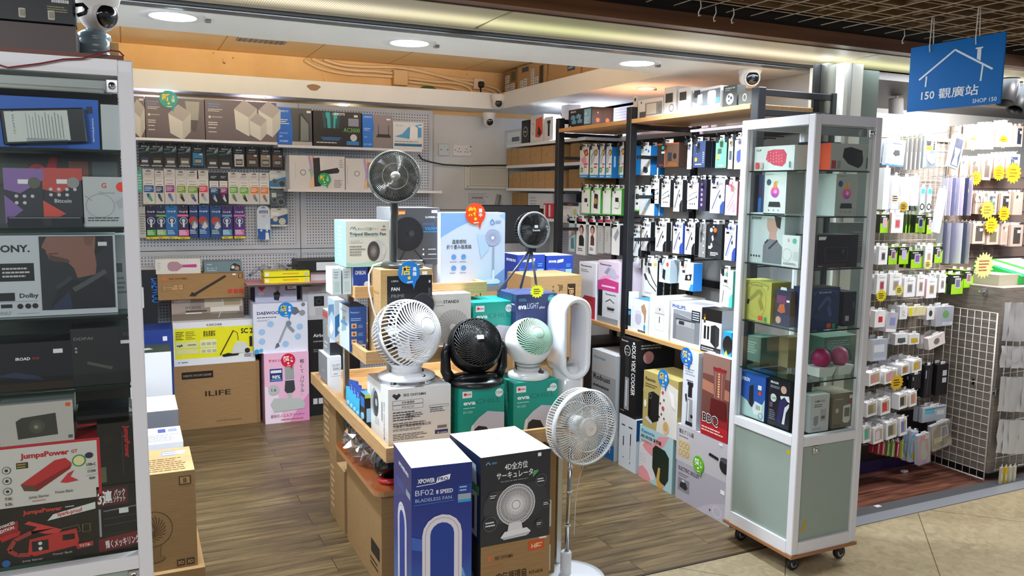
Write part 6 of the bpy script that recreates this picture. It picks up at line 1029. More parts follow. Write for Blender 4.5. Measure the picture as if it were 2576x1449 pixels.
hang('white and mint cable carton beside the glass showcase, lowest hook row',gD,q2(1062,520,1215,890),'#dddbd4',[E(.2,.88,.06,'#222'),E(.48,.88,.06,'#6fb8a8'),R(.3,.66,.55,.74,'#222'),LN([(.2,.58),(.6,.56),(.9,.48)],.02,'#5a8a78'),LN([(.3,.45),(.25,.2),(.2,.1)],.02,'#222'),PG([(.75,0),(1,0),(1,.38),(.88,.34),(.75,.25)],'#4fc4ac')],side='#4fc4ac',n=1,depth=.05)
hang('pale rounded pack edge beside the middle post, lowest hook row',gD,q2(120,395,228,470),'#d5dfe2',[R(.3,.2,.8,.5,'#9fb4c0')],n=1)
hang('plum tall carton behind the middle post, lowest hook row',gD,q2(92,475,172,720),'#5e2440',[Nn(.2,.3,.7,.9,6,'#8a4a68'),R(.3,.05,.7,.2,'#c9b0bc')],side='#4a4548',n=1,depth=.06)
# ---- goods on the middle oak board
gM='boxes on the middle board of the rack'
XM=2.615
def mbx(label,px,depth,col,F,**kw): return fbox(kw.pop('name','product_carton'),label,kw.pop('cat','box'),'x',XM,px,depth,col,z=kw.pop('z',ZM),F=F,group=kw.pop('group',gM),**kw)
mbx('white-topped bottle pack at the middle post',(1579,830,1589,735),.05,'#dfe2e4',[R(0,.1,1,.55,'#2a3440'),R(.1,.4,.9,.5,'#4fa0d0')])
mbx('white carton with blue top picturing a pet fountain',(1590,838,1631,758),.20,'#dfe2e2',[E(.38,.42,.17,'#b9b6cc',.2),E(.38,.60,.16,'#cfcddc',.06),PG([(.55,.8),(.75,.9),(.9,.7),(.85,.35),(.78,.3),(.75,.55),(.6,.65)],'#b08a68'),PG([(.75,.1),(.85,.1),(.86,.22),(.8,.3),(.74,.22)],'#2f8fc0')]+[E(.42+.1*i,.05,.035,'#222') for i in range(5)],side={'T':'#1a7fa0'})
mbx('plain white carton picturing a white water dispenser',(1632,857,1684,755),.24,'#e2e2dc',[PG([(.28,.22),(.28,.72),(.35,.78),(.72,.78),(.78,.72),(.78,.22),(.7,.18),(.35,.18)],'#c9c9c4'),PG([(.30,.24),(.30,.60),(.76,.60),(.76,.24),(.7,.20),(.35,.20)],'#dcdcd6'),E(.53,.72,.03,'#555'),R(.51,.38,.55,.54,'#444'),R(.28,.60,.78,.615,'#8f8f8a')])
mbx('white PHILIPS carton picturing a silver bread maker',(1685,880,1765,775),.22,'#dde0e6',[R(.08,.10,.97,.84,'#777a80'),PG([(.08,.84),(.97,.84),(.97,.66),(.08,.74)],'#8f9298'),T(.04,.87,.09,'PHILIPS','#1f4f9e',b=2,w=.45),R(.20,.10,.80,.62,'#8a8d90'),R(.20,.46,.80,.62,'#a9abad'),R(.28,.49,.46,.58,'#2a3036'),O(.74,.53,.04,.008,'#55585c'),R(.17,.60,.83,.63,'#3a3c40'),LN([(.3,.74),(.8,.66)],.01,'#d0d2d6'),R(.70,.64,.97,.90,'#22262e'),Nn(.73,.66,.95,.88,4,'#c9d0d8')],Tt=[PG([(.3,.2),(.8,.3),(.7,.7),(.2,.6)],'#8f9296')],Rr=[T(.1,.80,.12,'PHILIPS','#222',b=2,w=.6)])
XM=2.605
mbx('black and white carton picturing a subwoofer and two bars',(1762,893,1817,783),.08,'#dfe0e4',[R(0,.72,1,1,'#0f1012'),R(.10,.66,.20,.86,'#4a3a20'),E(.15,.76,.03,'#d8a03a'),R(.13,.30,.24,.60,'#17181a'),R(.30,.30,.40,.60,'#17181a'),PG([(.48,.25),(.48,.62),(.70,.66),(.90,.60),(.90,.22),(.75,.14)],'#1f2023'),PG([(.70,.62),(.90,.58),(.90,.22),(.72,.16)],'#2e2f33'),R(0,0,1,.15,'#1a1b1e'),Nn(.05,.03,.8,.12,2,'#ddd')],side={'T':'#101114','R':'#c9ccd0'})
mbx('black mouse blister with a bright blue back near the showcase',(1818,901,1841,838),.04,'#1f9ad0',[E(.55,.5,.28,'#17181b',.36),PG([(.1,.0),(.4,.3),(.6,.1),(.5,0)],'#e8e04a')],name='mouse_pack')
mbx('narrow white printed carton behind the mouse blister',(1828,862,1848,785),.05,'#dcdcd8',[Nn(.1,.1,.9,.9,9,'#999')]).location.x+=.09
XM=2.615
mbx('tall white Panasonic carton with a red picture below',(1455,793,1500,664),.24,'#dcdce2',[T(.10,.92,.035,'Panasonic','#222',b=2,w=.65),Nn(.1,.82,.6,.88,2,'#777'),PG([(.2,.0),(.2,.32),(.35,.40),(1,.40),(1,.0)],'#c0304a'),PG([(.3,.05),(.35,.30),(.8,.32),(.9,.05)],'#d8503a')])
p2_=mbx('white Panasonic carton picturing a clothes steamer, beside the middle post',(1503,806,1556,738),.20,'#cfd0d2',[R(0,0,.22,1,'#15161a'),T(.38,.88,.05,'Panasonic','#222',b=2,w=.5),LN([(.4,.66),(.6,.76),(.8,.66)],.03,'#333'),R(.45,.38,.82,.55,'#b9babc'),PG([(.5,.42),(.78,.42),(.85,.5),(.46,.5)],'#333'),R(0,0,1,.18,'#8f9094')])
mbx('white and magenta Panasonic carton picturing a hair dryer',(1503,741,1558,662),.20,'#d9c8d6',[PG([(0,0),(1,0),(1,.35),(.4,.42),(0,.3)],'#c43a80'),PG([(0,.3),(.4,.42),(1,.5),(1,.6),(.3,.5)],'#e69ac0'),T(.10,.85,.06,'Panasonic','#222',b=2,w=.55),PG([(.3,.62),(.5,.85),(.8,.75),(.95,.5),(.8,.42)],'#b9b6cc'),PG([(.32,.60),(.5,.80),(.6,.75),(.45,.55)],'#8f8da8'),R(.2,.12,.85,.18,'#f0c8dc')],z=ZM+p2_.data.vertices[4].co.z)
# ---- goods on the floor under the board
XFl=2.567
def fl(label,px,depth,col,F,z=0,zt=None,**kw): return fbox(kw.pop('name','product_carton'),label,kw.pop('cat','box'),'x',XFl,px,depth,col,z=z,zt=zt,F=F,group='boxes on the floor under the rack',**kw)
fl('white and grey carton lettered Robust, far end of the floor row',(1484,1130,1551,897),.30,'#b9bcc0',[R(0,.78,1,1,'#d9dcdf'),T(.08,.92,.03,'momax','#3aa0c8',b=1,w=.5),T(.08,.72,.05,'Robust','#2b2d31',b=1,w=.7),Nn(.08,.64,.9,.68,1,'#555'),E(.85,.48,.07,'#1a3a5a',.05),O(.85,.48,.07,.02,'#2f8fd0',1.2),R(.45,.2,1,.44,'#8f9499'),PG([(.3,0),(1,0),(1,.14),(.4,.22)],'#1f7ac8'),T(.6,.06,.05,'IoT','#e8f0f8',b=1,w=.3),E(.15,.5,.02,'#333'),E(.15,.42,.02,'#333')],side={'T':'#dfe0e2'})
w1=fl('white carton picturing two slim wands, under the sous vide carton',(1555,1168,1602,1058),.24,'#d3d6da',[Nn(.15,.78,.38,.84,1,'#333'),Nn(.55,.78,.8,.84,1,'#333'),R(.25,.42,.30,.60,'#222'),R(.66,.48,.71,.70,'#222'),LN([(.68,.48),(.66,.2)],.01,'#555'),E(.28,.2,.015,'#555'),E(.68,.15,.015,'#555')],Rr=[PG([(0,1),(1,1),(1,.7),(0,.6)],'#1f4a7a')])
sv=fl('tall black carton lettered SOUS VIDE COOKER',(1557,1040,1604,858),.26,'#17181a',[O(.42,.84,.07,.012,'#d9d9d6',1.0),Nn(.28,.8,.58,.88,2,'#8a8a88'),PG([(.30,.78),(.55,.78),(.52,.5),(.34,.5)],'#2b2c2e'),PG([(.32,.5),(.56,.5),(.60,.08),(.30,.08)],'#8f9091'),PG([(.38,.46),(.46,.46),(.46,.12),(.38,.12)],'#c9cacb'),T(.70,.96,.155,'SOUS VIDE COOKER','#f2f2f0',rot=-90,b=1,w=2.55) if 0 else T(.70,.93,.085,'SOUS VIDE COOKER','#f2f2f0',rot=-90,b=1.2,w=1.72),T(.06,.95,.022,'Rasonic','#ddd',b=1,w=.4),Nn(.08,.04,.4,.07,1,'#888'),R(.75,.94,.86,.97,'#eee')],z=w1.data.vertices[4].co.z,Rr=[E(.3,.78,.08,'#b07a7a'),E(.4,.55,.07,'#7a8a7a'),E(.3,.38,.07,'#a08a6a'),E(.35,.2,.07,'#8a9aa0'),Nn(.1,.88,.8,.95,2,'#999')])
af=fl('mint and pink carton lettered AIR FRYER',(1606,1195,1694,1105),.22,'#a9c9cc',[PG([(0,.0),(0,.62),(.12,.72),(.3,.62),(.55,.62),(.5,.1),(.35,.02),(.3,0)],'#d9d4d8'),PG([(.10,.62),(.18,.74),(.40,.72),(.58,.92),(.88,1),(.75,.80),(.55,.66),(.40,.50),(.2,.56)],'#e0959a'),PG([(0,0),(0,.18),(.12,.25),(.28,.18),(.38,.06),(.36,0)],'#e0959a'),T(.06,.88,.06,'Rasonic','#1f7fb8',b=2,w=.40),T(.04,.78,.06,'AIR FRYER 氣炸鍋','#2a2a2a',b=1.5,w=.62),T(.06,.70,.045,'RAF-S201G','#c0603a',b=1,w=.32),PG([(.42,.30),(.42,.66),(.50,.74),(.78,.72),(.90,.62),(.90,.22),(.80,.08),(.55,.14)],'#15261e'),PG([(.55,.12),(.60,.36),(.66,.36),(.64,.08)],'#c9a85a'),PG([(.56,.10),(.64,.14),(.78,.04),(.70,0),(.6,0)],'#d89a3a')]+[E(.06+.07*(i%3),.34+.06*(i//3),.008,'#555') for i in range(8)],side={'R':'#9cc2c6'})
fl('gold and cream Rasonic capsule coffee maker carton',(1616,1062,1707,961),.20,'#b3a263',[PG([(.42,0),(1,0),(1,.86),(.55,.95),(.5,.6)],'#ddd9d2'),T(.06,.84,.06,'Rasonic','#222',b=2,w=.30),Nn(.06,.72,.42,.80,2,'#5a5030'),PG([(.16,.22),(.16,.62),(.30,.68),(.48,.64),(.48,.20),(.30,.12)],'#191a1c'),PG([(.16,.22),(.16,.62),(.24,.66),(.24,.14)],'#0c0d0e'),O(.22,.58,.05,.008,'#999',.8),PG([(.08,.14),(.3,.08),(.28,.14),(.12,.2)],'#c9c9c9'),E(.58,.72,.03,'#c03040'),E(.60,.45,.04,'#c04a5a'),E(.62,.60,.02,'#3a2a20'),E(.52,.52,.02,'#3a2a20'),E(.56,.34,.02,'#3a2a20'),E(.64,.28,.02,'#3a2a20'),E(.50,.28,.02,'#3a2a20'),E(.70,.14,.09,'#d9bf94',.11),E(.70,.15,.065,'#c9a068',.08),PG([(.75,.8),(.9,.75),(.95,.5),(.85,.55)],'#efece6'),E(.08,.42,.035,'#e8e6e0',.07)],z=af.data.vertices[4].co.z,side={'T':'#b8a868'})
sk=fl('silver carton lettered ELECTRIC SKILLET on the floor',(1698,1248,1838,1250),.24,'#a9a5b0',[T(.05,.78,.10,'ELECTRIC SKILLET','#2a2a30',b=1.5,w=.40),Nn(.05,.62,.3,.72,2,'#666'),R(.05,.25,.27,.58,'#7f7f8a'),PG([(.08,.34),(.1,.48),(.2,.5),(.24,.38),(.2,.3)],'#26262c'),E(.15,.52,.05,'#cfcfd4',.03),PG([(.4,0),(.7,.35),(1,.55),(1,0)],'#b9b4bf'),O(.78,.2,.14,.02,'#cfccd6',1.2),E(.66,.16,.03,'#4a2a34'),R(.83,.7,.9,.8,'#eee')],zt=.205)
s2=fl('silver carton picturing a skillet and six grill dishes',(1699,1180,1838,1150),.24,'#bcb8bd',[T(.05,.78,.10,'電気グリル鍋','#333',b=1,w=.28),Nn(.05,.66,.24,.74,1,'#777'),R(.04,.14,.27,.60,'#c9b48c')]+[O(.085+.07*i,.25+.22*j,.08,.015,'#8f7a4e',.8) for i in range(3) for j in range(2)]+[PG([(.62,.52),(.64,.60),(.80,.56),(.80,.48)],'#1c1c1e'),E(.92,.42,.22,'#1f2024',.20),E(.92,.56,.20,'#4a4c52',.07),PG([(.0,0),(.4,0),(.6,.3),(1,.5),(1,.2),(1,0)],'#cfcbd0') if 0 else R(.8,.9,.86,.96,'#eee')],z=.206,zt=.40)
bubble('x',XFl-.003,1757,1168,.043,'#5fae1a',('超','值','價'),'#ffffff','green speech-bubble tag',s2)
ju=fl('narrow white carton picturing a tall slow juicer',(1712,1112,1757,918),.24,'#d0d3dc',[E(.55,.90,.01,'#333'),Nn(.38,.83,.62,.86,1,'#a04a50'),Nn(.15,.68,.85,.78,3,'#999'),Nn(.25,.60,.75,.63,1,'#333'),PG([(.38,.40),(.40,.55),(.32,.56),(.34,.60),(.72,.60),(.72,.55),(.66,.54),(.66,.40)],'#1a1b1e'),PG([(.18,.42),(.3,.44),(.34,.36),(.26,.32)],'#26272b'),PG([(.30,.06),(.33,.38),(.70,.38),(.74,.06)],'#8f9294'),PG([(.40,.08),(.42,.36),(.50,.36),(.48,.08)],'#d0d2d4'),PG([(.28,.03),(.30,.08),(.75,.08),(.76,.03)],'#1a1b1e'),E(.68,.16,.025,'#1a1b1e')],z=.401,zt=.80)
bubble('x',XFl-.003,1727,897,.047,'#1569c4',('超','筍','價'),'#ffd21a','blue speech-bubble tag over the board edge',ju)
fl('red and brown carton lettered BBQ with a rotating skewer grill',(1760,1136,1838,924),.24,'#6a3f38',[R(0,.75,1,1,'#8a6a5e'),PG([(0,.55),(1,.50),(1,.62),(0,.68)],'#a8705a'),R(.0,0,1,.16,'#b0202a'),PG([(0,.16),(1,.16),(1,.30),(0,.26)],'#8f2026'),PG([(.40,.84),(.86,.84),(.82,.48),(.46,.48)],'#7f4a42'),E(.63,.85,.03,'#8a1a28',.02),PG([(.38,.86),(.88,.86),(.86,.82),(.40,.82)],'#8a1a26')]+[E(.62,.52+.03*i,.018,'#d8a878',.012) for i in range(10)]+[LN([(.50,.80),(.50,.50)],.006,'#c9a8a0'),LN([(.74,.80),(.74,.50)],.006,'#c9a8a0'),PG([(.36,.48),(.9,.48),(.95,.26),(.32,.26)],'#5a1418'),T(.06,.17,.11,'BBQ','#f4f0ec',b=3,w=.60),T(.075,.175,.10,'BBQ','#1a1416',b=1.0,w=.57),R(.0,.0,1,.035,'#d8c8c0') if 0 else Nn(.05,.05,.9,.12,2,'#e8c8c0')],z=.401,zt=.815,side={'T':'#e4e0dc'})
bubble('x',XFl-.003,1669,951,.047,'#1479c9',('店','長','推'),'#ffc81a','blue speech-bubble tag',bpy.data.objects.get('product_carton.013'))
# dark goods deep under the far bay
pbox('product_carton','dark carton deep under the far bay of the rack','box',(2.66,4.74,0),(.30,.34,.62),'#3a3128',ang=-90)
pbox('product_carton','low navy carton behind the gold coffee maker carton','box',(2.82,3.9,.30),(.5,.2,.36),'#1c2440',ang=-90,z=0) if 0 else None
# ---- goods on the top oak board
gT='packs on the top board of the rack'
def tp(label,px,depth,col,F,X=2.64,**kw): return fbox('product_carton',label,'box','x',X,px,depth,col,z=ZT+.001,F=F,group=gT,**kw)
tp('black carton picturing four light blue cleaning cartridges',(1430,318,1489,268),.16,'#15171b',[T(.10,.82,.10,'BRAUN','#e8e8e8',b=1.5,w=.22),R(.68,.10,.97,.92,'#7fb8dc'),T(.72,.55,.25,'4','#d8f0ff',b=1),Nn(.7,.15,.9,.5,4,'#e0f0fa')]+[PG([(x,y),(x+.20,y-.02),(x+.22,y+.18),(x+.02,y+.20)],'#5a9ac4') for x,y in ((.10,.45),(.34,.48),(.14,.20),(.40,.22))]+[E(x+.11,y+.2,.07,'#8fc4e2',.04) for x,y in ((.10,.45),(.34,.48),(.14,.20),(.40,.22))]+[E(.10,.04,.09,'#d8e01a',.07)],Rr=[R(.1,.1,.45,.9,'#2b1c1a'),R(.55,.1,.9,.9,'#2b1c1a'),E(.28,.3,.12,'#a05a3a'),E(.72,.3,.12,'#a05a3a'),E(.28,.7,.05,'#d8803a')])
tp('plain white carton behind the black cartridge carton',(1412,312,1430,262),.10,'#dfe0e6',[],X=2.80)
tp('narrow white carton edge beside the middle post on the top board',(1592,296,1603,241),.12,'#d8d8d4',[E(.5,.85,.08,'#333')])
def win(c,pic): return [R(.06,.10,.94,.90,'#2a2c2e'),R(.10,.16,.90,.84,c)]+pic
tp('white window carton showing a square white panel, on the top board',(1604,295,1668,243),.12,'#dcdad6',[R(.30,.12,.98,.80,'#8f8d8a'),R(.36,.18,.75,.74,'#cfccc6'),R(.08,.04,.34,.36,'#55565a'),E(.14,.86,.06,'#333'),O(.9,.4,.2,.03,'#3a3a3c',.6)])
tp('upright doorbell carton with a black diamond, left of two',(1670,288,1701,216),.12,'#d6d2ce',[PG([(.1,.45),(.1,.78),(.75,.78),(.75,.45)],'#3a3b3e'),O(.65,.25,.14,.025,'#444',1.0),T(.1,.04,.07,'Doorbell','#c07a80',w=.7)])
tp('upright doorbell carton with a black diamond, right of two',(1705,283,1739,218),.12,'#d6d4d2',[PG([(.1,.52),(.1,.85),(.65,.85),(.65,.52)],'#3a3b3e'),E(.55,.35,.16,'#e6e6e4'),E(.65,.22,.1,'#c9c9c7'),T(.1,.04,.07,'Doorbell','#c07a80',w=.7)])
tp('wide doorbell carton showing two white chimes',(1741,278,1813,214),.12,'#d9d8d6',[PG([(.0,.85),(1,.9),(1,.25),(.4,.2),(0,.45)],'#6f7276'),R(.06,.62,.28,.94,'#3a3b3e'),PG([(.18,.35),(.2,.72),(.36,.75),(.38,.36),(.3,.30)],'#d8dadb'),PG([(.56,.30),(.56,.78),(.62,.84),(.80,.84),(.85,.78),(.85,.30),(.78,.25),(.62,.25)],'#e4e5e4'),O(.70,.45,.09,.015,'#666'),R(.86,.3,.97,.5,'#4fa0a8'),T(.06,.08,.09,'Doorbell','#c07a80',w=.35)])
tp('dark tilted pack showing a white footprint-shaped device',(1818,271,1855,212),.05,'#3a3b38',[E(.5,.38,.26,'#d9d9d4',.26),E(.42,.5,.07,'#333'),E(.6,.42,.08,'#333'),E(.45,.3,.06,'#333'),T(.15,.85,.06,'HEARING AID','#ccc',b=1,w=.7),Nn(.15,.76,.6,.82,1,'#aaa')])
tp('dark pack with a pale heart-shaped device under the right dome camera',(1857,268,1893,228),.05,'#4a4a44',[O(.45,.6,.28,.08,'#cfc0a8',.8),Nn(.1,.05,.8,.14,1,'#b5b5a8')])
# ================================================================ WHITE WALL SHELVES, FAR RIGHT CORNER
for z,y0,lab in ((1.962,4.72,'white shelf under the torch and blister boxes, far right corner'),(1.800,4.78,'white shelf under the upper row of brown cartons'),(1.622,4.78,'white shelf under the lower row of brown cartons'),(1.405,4.30,'white shelf under the red striped boxes')):
    b_=MB(); b_.bbox(2.75,y0,z-.022,3.19,5.96,z,'gloss_white',.002); b_.build('wall_shelf',label=lab,cat='shelf')
b_=MB(); b_.box(3.185,4.0,1.0,3.195,5.9,2.2,'pegboard_side'); b_.build('pegboard_panel',label='pale lilac perforated board on the right wall behind the rack',cat='pegboard')
gK='brown cartons on the white corner shelves'
def krow(z,xs,tops,n0,h):
    for i,(xa,xb) in enumerate(zip(xs,xs[1:])):
        a_=P(xa,420,'x',2.775); b_=P(xb,420,'x',2.775)
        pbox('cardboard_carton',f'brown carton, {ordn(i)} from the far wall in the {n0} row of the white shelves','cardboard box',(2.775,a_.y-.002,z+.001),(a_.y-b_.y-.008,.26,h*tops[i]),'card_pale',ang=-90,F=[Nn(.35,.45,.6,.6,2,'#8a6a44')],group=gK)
krow(1.800,[1274,1287,1302,1334,1362,1393,1418],[1,1,1,1,1,1],'upper',.128)
krow(1.622,[1281,1291,1309,1324,1341,1354,1372,1393,1410],[.85,1,1,1,1,1,1,1],'lower',.125)
pbox('cardboard_carton','larger brown carton behind the far rack post, upper row of the white shelves','cardboard box',(2.80,5.0,1.801),(.2,.25,.13),'card',ang=-90,group=gK)
pbox('cardboard_carton','larger brown carton behind the far rack post, lower row of the white shelves','cardboard box',(2.80,5.02,1.623),(.22,.25,.13),'card',ang=-90,group=gK)
gS='boxes on the upper corner shelf'
def cs(label,px,col,F,z,X=2.775,d=.14,cat='box'): return fbox('product_carton',label,cat,'x',X,px,d,col,z=z+.001,F=F,group=gS)
cs('black narrow box with a white round logo, far right corner shelf',(1312,356,1332,301),'#17181a',[O(.5,.5,.22,.03,'#d0d0d0',1),Nn(.3,.45,.7,.55,1,'#ddd')],1.962)
cs('white torch box with an orange insert, far right corner shelf',(1334,355,1368,286),'#dcdcda',[R(.1,.1,.4,.8,'#e6e6e4'),PG([(.38,.2),(.42,.85),(.9,.9),(.95,.3),(.7,.15)],'#e0502a'),O(.22,.5,.22,.03,'#333',.4),PG([(.55,.3),(.62,.6),(.85,.35),(.75,.2)],'#1c1c1e')],1.962)
cs('white box picturing a black torch, far right corner shelf',(1369,353,1392,292),'#dededc',[R(.4,.2,.62,.75,'#222'),R(.32,.72,.70,.85,'#222')],1.962)
o=cs('clear and white blister lying at the end of the corner shelf',(1256,361,1310,324),'#cdd2d6',[R(.4,.05,.98,.85,'#dfe6ea'),R(.6,.2,.95,.5,'#5a6a78')],1.962,d=.03)
cs('red and white narrow box on the lowest white shelf, left of two',(1367,541,1377,512),'#c93a4a',[R(.1,.1,.5,.9,'#f0e4e4')],1.405); cs('red and white narrow box on the lowest white shelf, right of two',(1379,541,1390,512),'#c93a4a',[R(.1,.1,.5,.9,'#f0e4e4')],1.405)
cs('white router carton with a red top strip and yellow seal',(1411,541,1456,510),'#d6d8da',[R(0,.80,1,1,'#2a2426'),Nn(.4,.84,.75,.95,1,'#e05060'),R(.15,.2,.55,.6,'#e9eaeb'),E(.8,.45,.2,'#c8c06a')],1.405,d=.12)
cs('white flat carton on top of the corner shelf stack',(1328,518,1390,487),'#d3d6dc',[Nn(.1,.2,.4,.8,3,'#9aa0aa')],1.47,X=2.80,d=.2)
for i,(a_,b_,zz,w_) in enumerate(((1288,1326,1.47,'upper'),(1288,1324,1.41,'lower'))): cs(f'small brown box, {w_} of two at the corner shelf end',(a_,515,b_,485 if i==0 else 518),'card',[R(.48,0,.52,1,'#a58a58')],zz,X=2.80,d=.2)
# ---------------------------------------------------------------- cartons stored on top of the right soffit
gR='cartons stored on top of the right soffit'
def st(label,xa,xb,h,F,col='card_pale'):
    a_=P(xa,225,'x',2.68); b_=P(xb,225,'x',2.68)
    a_=P(xa,240,'x',2.68).y; b_=P(xb,190,'x',2.68).y
    pbox('cardboard_carton',label,'cardboard box',(2.68,a_,ZS+.122),(a_-b_-.01,.3,h),col,ang=-90,F=F,group=gR)
lb=lambda x0,y0,x1,y1:[R(x0,y0,x1,y1,'#cfd2da'),Nn(x0+.02,y0+.02,x1-.02,y1-.02,3,'#7a7e8a')]
st('dark green and white stacked cartons at the soffit corner',1268,1300,.17,lb(.1,.05,.45,.4)+lb(.5,.05,.9,.4)+lb(.1,.45,.45,.8)+[R(.6,.5,.95,.9,'#3a4a3a')],'card_dark')
st('brown carton with four pale stickers on the soffit',1301,1374,.175,lb(.10,.05,.22,.40)+lb(.24,.08,.36,.45)+lb(.5,.05,.62,.4)+lb(.64,.05,.76,.4)+lb(.5,.42,.62,.75)+[R(.8,.1,.93,.8,'#2a2c30'),R(.18,.72,.42,.92,'#3a4458')])
st('wide brown carton with one navy sticker on the soffit',1378,1461,.17,[R(.62,.3,.85,.55,'#3a4a64'),Nn(.64,.35,.83,.5,1,'#9fb0c8')])
st('brown carton near the front soffit with a navy sticker',1464,1540,.15,[R(.3,.5,.6,.7,'#3a4a64')])
# ================================================================ GLASS SHOWCASES
def showcase(label,x0,x1,y0,y1,shelves,casters=True,door_lines=()):
    t=empty('showcase',((x0+x1)/2,(y0+y1)/2,0),0,label,'display cabinet'); ox,oy=-(x0+x1)/2,-(y0+y1)/2; W=.036; zb,zr0,zr1,zt=.092,.560,.598,1.918
    def part(nm,fn):
        b_=MB(); fn(b_); o=b_.build(nm,parent=t); o.location=(ox,oy,0); return o
    def posts(b_):
        for x in (x0,x1-W):
            for y in (y0,y1-W): b_.bbox(x,y,zb,x+W,y+W,zt,'white_frame',.003)
        for z,h in ((zb,.052),(zr0,zr1-zr0),(zt-.04,.04)):
            for y in (y0,y1-W): b_.box(x0+W,y+.001,z,x1-W,y+W-.001,z+h,'white_frame')
            for x in (x0,x1-W): b_.box(x+.001,y0+W,z,x+W-.001,y1-W,z+h,'white_frame')
        b_.box(x0+.002,y0+.002,zt-.012,x1-.002,y1-.002,zt-.002,'white_frame')
    part('frame',posts)
    part('base_board',lambda b_:b_.box(x0-.004,y0-.004,.078,x1+.004,y1+.004,zb,mat('#9a6a42',.7)))
    part('floor_panel',lambda b_:b_.box(x0+W,y0+.01,zr1-.012,x1-W,y1-.01,zr1-.003,'shelf_glass'))
    for nm,a_ in (('front_glass',(x0+W,y0+.014,x1-W,y0+.018)),('side_glass',(x0+.014,y0+W,x0+.018,y1-W)),('side_glass',(x1-.018,y0+W,x1-.014,y1-W)),('rear_glass',(x0+W,y1-.018,x1-W,y1-.014))):
        part(nm,lambda b_:b_.box(a_[0],a_[1],zr1,a_[2],a_[3],zt-.04,'glass'))
    for nm,a_ in (('front_door_panel',(x0+W,y0+.012,x1-W,y0+.018)),('side_panel',(x0+.012,y0+W,x0+.018,y1-W)),('side_panel',(x1-.018,y0+W,x1-.012,y1-W)),('rear_panel',(x0+W,y1-.018,x1-W,y1-.012))):
        part(nm,lambda b_:b_.box(a_[0],a_[1],zb+.052,a_[2],a_[3],zr0,'frosted'))
    for z in shelves: part('glass_shelf',lambda b_:(b_.box(x0+.02,y0+.022,z-.006,x1-.02,y1-.02,z,'shelf_glass'),b_.box(x0+W,y0+.0205,z-.006,x1-W,y0+.022,z,mat('#16221e',.2)),b_.box(x0+.0205,y0+W,z-.006,x0+.022,y1-W,z,mat('#16221e',.2))))
    def lock(x,y,z):
        o=MB(); o.bbox(x-.014,y-.008,z-.018,x+.014,y,z+.016,'chrome',.002); M=Matrix.Translation((x,y-.008,z))@Matrix.Rotation(math.pi/2,4,'X'); o.lathe([(0,.012),(.006,.012),(.009,.006),(.0095,0)],'chrome',20,M); o.lathe([(0,.0135),(.0022,.0135),(.0024,.011)],mat('#1a1a1a'),10,M)
        l=o.build('lock',parent=t); l.location=(ox,oy,0)
    lock(x1-W-.014,y0+.014,zt-.065); 
    lock((x0+.11) if casters else x1-W-.014,y0+.012,zr0-.022)
    if casters:
        for x in (x0+.05,x1-.05):
            for y in (y0+.05,y1-.05):
                c=MB(); c.bbox(x-.022,y-.022,.070,x+.022,y+.022,.078,mat('#1c1c1e'),.001); c.prism([(-.014,.07),(.014,.07),(.022,.03),(.006,.022),(-.010,.045)],-.016,-.012,mat('#1c1c1e'),Matrix.Translation((x,y,0))); c.prism([(-.014,.07),(.014,.07),(.022,.03),(.006,.022),(-.010,.045)],.012,.016,mat('#1c1c1e'),Matrix.Translation((x,y,0)))
                cc=c.build('caster',parent=t); cc.location=(ox,oy,0)
                w_=MB(); M=Matrix.Translation((x+.010,y,.0305))@Matrix.Rotation(math.pi/2,4,'X'); w_.lathe([(0,-.011),(.026,-.011),(.030,-.006),(.030,.006),(.026,.011),(0,.011)],mat('#141416',.5),28,M); w_.lathe([(.010,.0125),(.017,.0125),(.018,.011)],mat('#9a9ca0',.3,.5),20,M)
                wo=w_.build('wheel',parent=cc)
    return t,part
sh=[1.70,1.513,1.298,1.040,.826]
RX0,RX1,RY0,RY1=2.46,2.832,2.432,2.858
sc_r,prt=showcase('tall white-framed glass showcase on casters at the right of the entrance',RX0,RX1,RY0,RY1,sh)
prt('light_fitting',lambda b_:(b_.bbox(RX0+.05,RY0+.03,1.84,RX1-.05,RY0+.055,1.874,mat('#8a8c8a',.4,.5),.003)))
prt('round_sticker',lambda b_:(b_.disc((0,0,0),.010,mat('#c9a818',.3),20,Matrix.Translation((RX0+.0115,RY0+.058,.525))@Matrix.Rotation(-math.pi/2,4,'Y'))))
prt('yellow_label',lambda b_:b_.add([(RX0+.060,RY0+.0115,.185),(RX0+.074,RY0+.0115,.180),(RX0+.090,RY0+.0115,.228),(RX0+.076,RY0+.0115,.234)],[(0,1,2,3)],mat('#b8961f',.5)))
def rs(label,ax,v,px,z,d,col,F,name='product_carton',**kw): return fbox(name,label,'box',ax,v,px,d,col,z=z+.0008,F=F,group='boxes inside the right showcase',**kw)
XL=2.505; YF=2.475
rs('white FLIP carton picturing a pink mottled speaker','x',XL,(1897,422,2000,364),1.70,.10,'#cfd8d2',[T(.05,.80,.10,'FLIP','#333',b=1,w=.13),PG([(.30,.45),(.34,.80),(.48,.86),(.74,.84),(.82,.65),(.80,.30),(.72,.15),(.50,.22)],'#c8485e')]+[E(.36+.07*(i%6),.34+.12*(i//6)+.03*(i%2),.03,'#e28a98') for i in range(22)]+[R(.05,.08,.14,.34,'#d8483a'),R(.17,.08,.25,.34,'#c9b0b4'),R(.90,.1,.93,.35,'#5a6a8a')])
